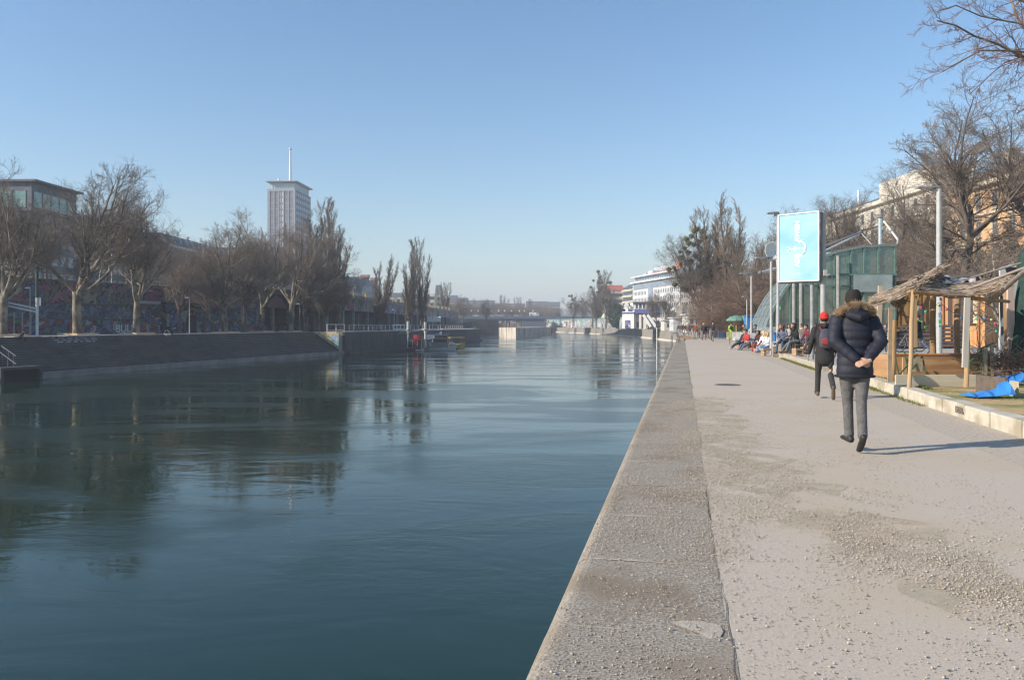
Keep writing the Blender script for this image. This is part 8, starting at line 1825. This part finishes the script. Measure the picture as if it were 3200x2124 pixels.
t = thing('sleeper_bench', 'low timber beam carrying the red-shirted man', 'bench', G(2340, 46.3, 0), R(15)); b = MB(); b.box((0, 0, .17), (1.6, .4, .12)); b.build('seat', cw, t, bevel=.01)
for x in (-.6, .6): b = MB(); b.box((x, 0, .055), (.15, .34, .11)); b.build('leg', cw, t)
t = thing('sign_block', 'concrete block with a white board lettered in black beside the seated women', 'sign', G(2426, 35.6, .0), R(0)); b = MB(); b.box((.03, .12, .35), (.36, .2, .70)); b.build('block', mt((.28, .24, .20)), t, bevel=.01)
b = MB(); b.box((0, -.01, .60), (.26, .03, .24)); bd = b.build('board', mt((.66, .66, .64)), t); lettering('WC', .17, mt((.02, .02, .02)), bd, (0, -.03, .60), (R(90), 0, 0), .003, bold=.004)
for px, Y, lb in ((2324, 51, 'white sun-lounger-like bench left of the thin pole'), (2366, 45.5, 'white bench behind the red-shirted man'), (2302, 56, 'yellowish low table at the left end of the terrace')):
    t = thing('outdoor_bench', lb, 'bench', G(px, Y, .1)); c_ = (.62, .62, .60) if 'white' in lb else (.45, .45, .22); b = MB(); b.box((0, 0, .42), (1.3, .5, .08)); b.build('seat', mt(c_), t, bevel=.01); b = MB(); b.box((0, .24, .68), (1.3, .05, .42)); b.build('backrest', mt(c_), t)
    for x in (-.55, .55): b = MB(); b.box((x, 0, .2), (.07, .4, .4)); b.build('leg', mt((.25, .22, .2)), t)
t = thing('bin', 'blue plastic bin behind the woman in the grey-blue jacket', 'bin', G(2429, 39, .2)); b = MB(); b.box((0, 0, .42), (.36, .36, .8), taper=1.12); b.build('body', mt((.02, .14, .40), .5), t, bevel=.02); b = MB(); b.box((0, 0, .86), (.44, .44, .07)); b.build('lid', mt((.02, .10, .30), .5), t, bevel=.02)
t = thing('blue_booth', 'blue box standing behind the left end of the glass pavilion', 'booth', G(2346, 60, .1)); b = MB(); b.box((0, 0, 1.0), (.8, .8, 2.0)); b.build('body', mt((.03, .20, .50), .5), t, bevel=.03); b = MB(); b.box((0, 0, 2.05), (.9, .9, .1)); b.build('roof', mt((.03, .14, .35), .5), t)
t = thing('blue_planter', 'long blue planter trough behind the cyclist', 'planter', G(2258, 84, .05)); b = MB(); b.box((0, 0, .38), (.95, .6, .66)); b.build('trough', mt((.05, .18, .48), .5), t, bevel=.02); b = MB(); b.box((0, 0, .72), (1.02, .66, .05)); b.build('rim', mt((.3, .3, .5)), t)
leafy('hedge', 'low reddish brown hedge behind the cyclist', 'hedge', G(2256, 90, .05), 1.8, 0, 1.5, (.16, .075, .05), n=4500, leaf=.05, trunk=False); leafy('bush', 'round green bush behind the lounging people', 'bush', G(2320, 60, .1), .75, 0, 1.0, (.13, .15, .03), n=3500, leaf=.035, trunk=False)
for px, lb in ((2301, 'left green curved parasol on a wooden post beyond the terrace'), (2328, 'right green curved parasol on a wooden post beyond the terrace')):
    t = thing('parasol', lb, 'parasol', G(px, 66, .1), 0, 'green parasols beyond the terrace'); b = MB(); b.tube([(0, 0, 0), (0, 0, 2.0)], .05, 8); b.build('pole', mt((.42, .26, .13)), t)
    b = MB(); b.lathe([(.85, 1.72), (.78, 1.88), (.55, 2.05), (.2, 2.16), (.03, 2.2), (.03, 2.17), (.2, 2.12), (.53, 2.0), (.75, 1.83), (.83, 1.70)], (0, 0, 0), 10); b.build('canopy', mt((.12, .24, .19), .8), t)
t = thing('no_entry_sign', 'small red and white striped marker post behind the cyclist', 'marker post', G(2226, 92, 0)); b = MB(); b.box((0, 0, 1.1), (.16, .1, 2.2)); b.build('post', mt((.6, .6, .6)), t); b = MB(); b.box((0, -.06, 1.8), (.3, .03, .5)); b.build('plate', mt((.55, .05, .04)), t)
# ---------------------------------------------------------------- haze
hz = bpy.data.materials.new('haze_air'); hz.use_nodes = True; n, l = hz.node_tree.nodes, hz.node_tree.links
n.remove(n['Principled BSDF'])
pv = n.new('ShaderNodeVolumePrincipled'); pv.inputs['Color'].default_value = (0.86, 0.91, 0.98, 1); pv.inputs['Density'].default_value = 0.00056
pv.inputs['Anisotropy'].default_value = 0.0
l.new(pv.outputs[0], n['Material Output'].inputs['Volume'])
b = MB(); b.box((0, 1700, 60), (6800, 3900, 142)); hb = b.build('haze', hz); hb['kind'] = 'stuff'
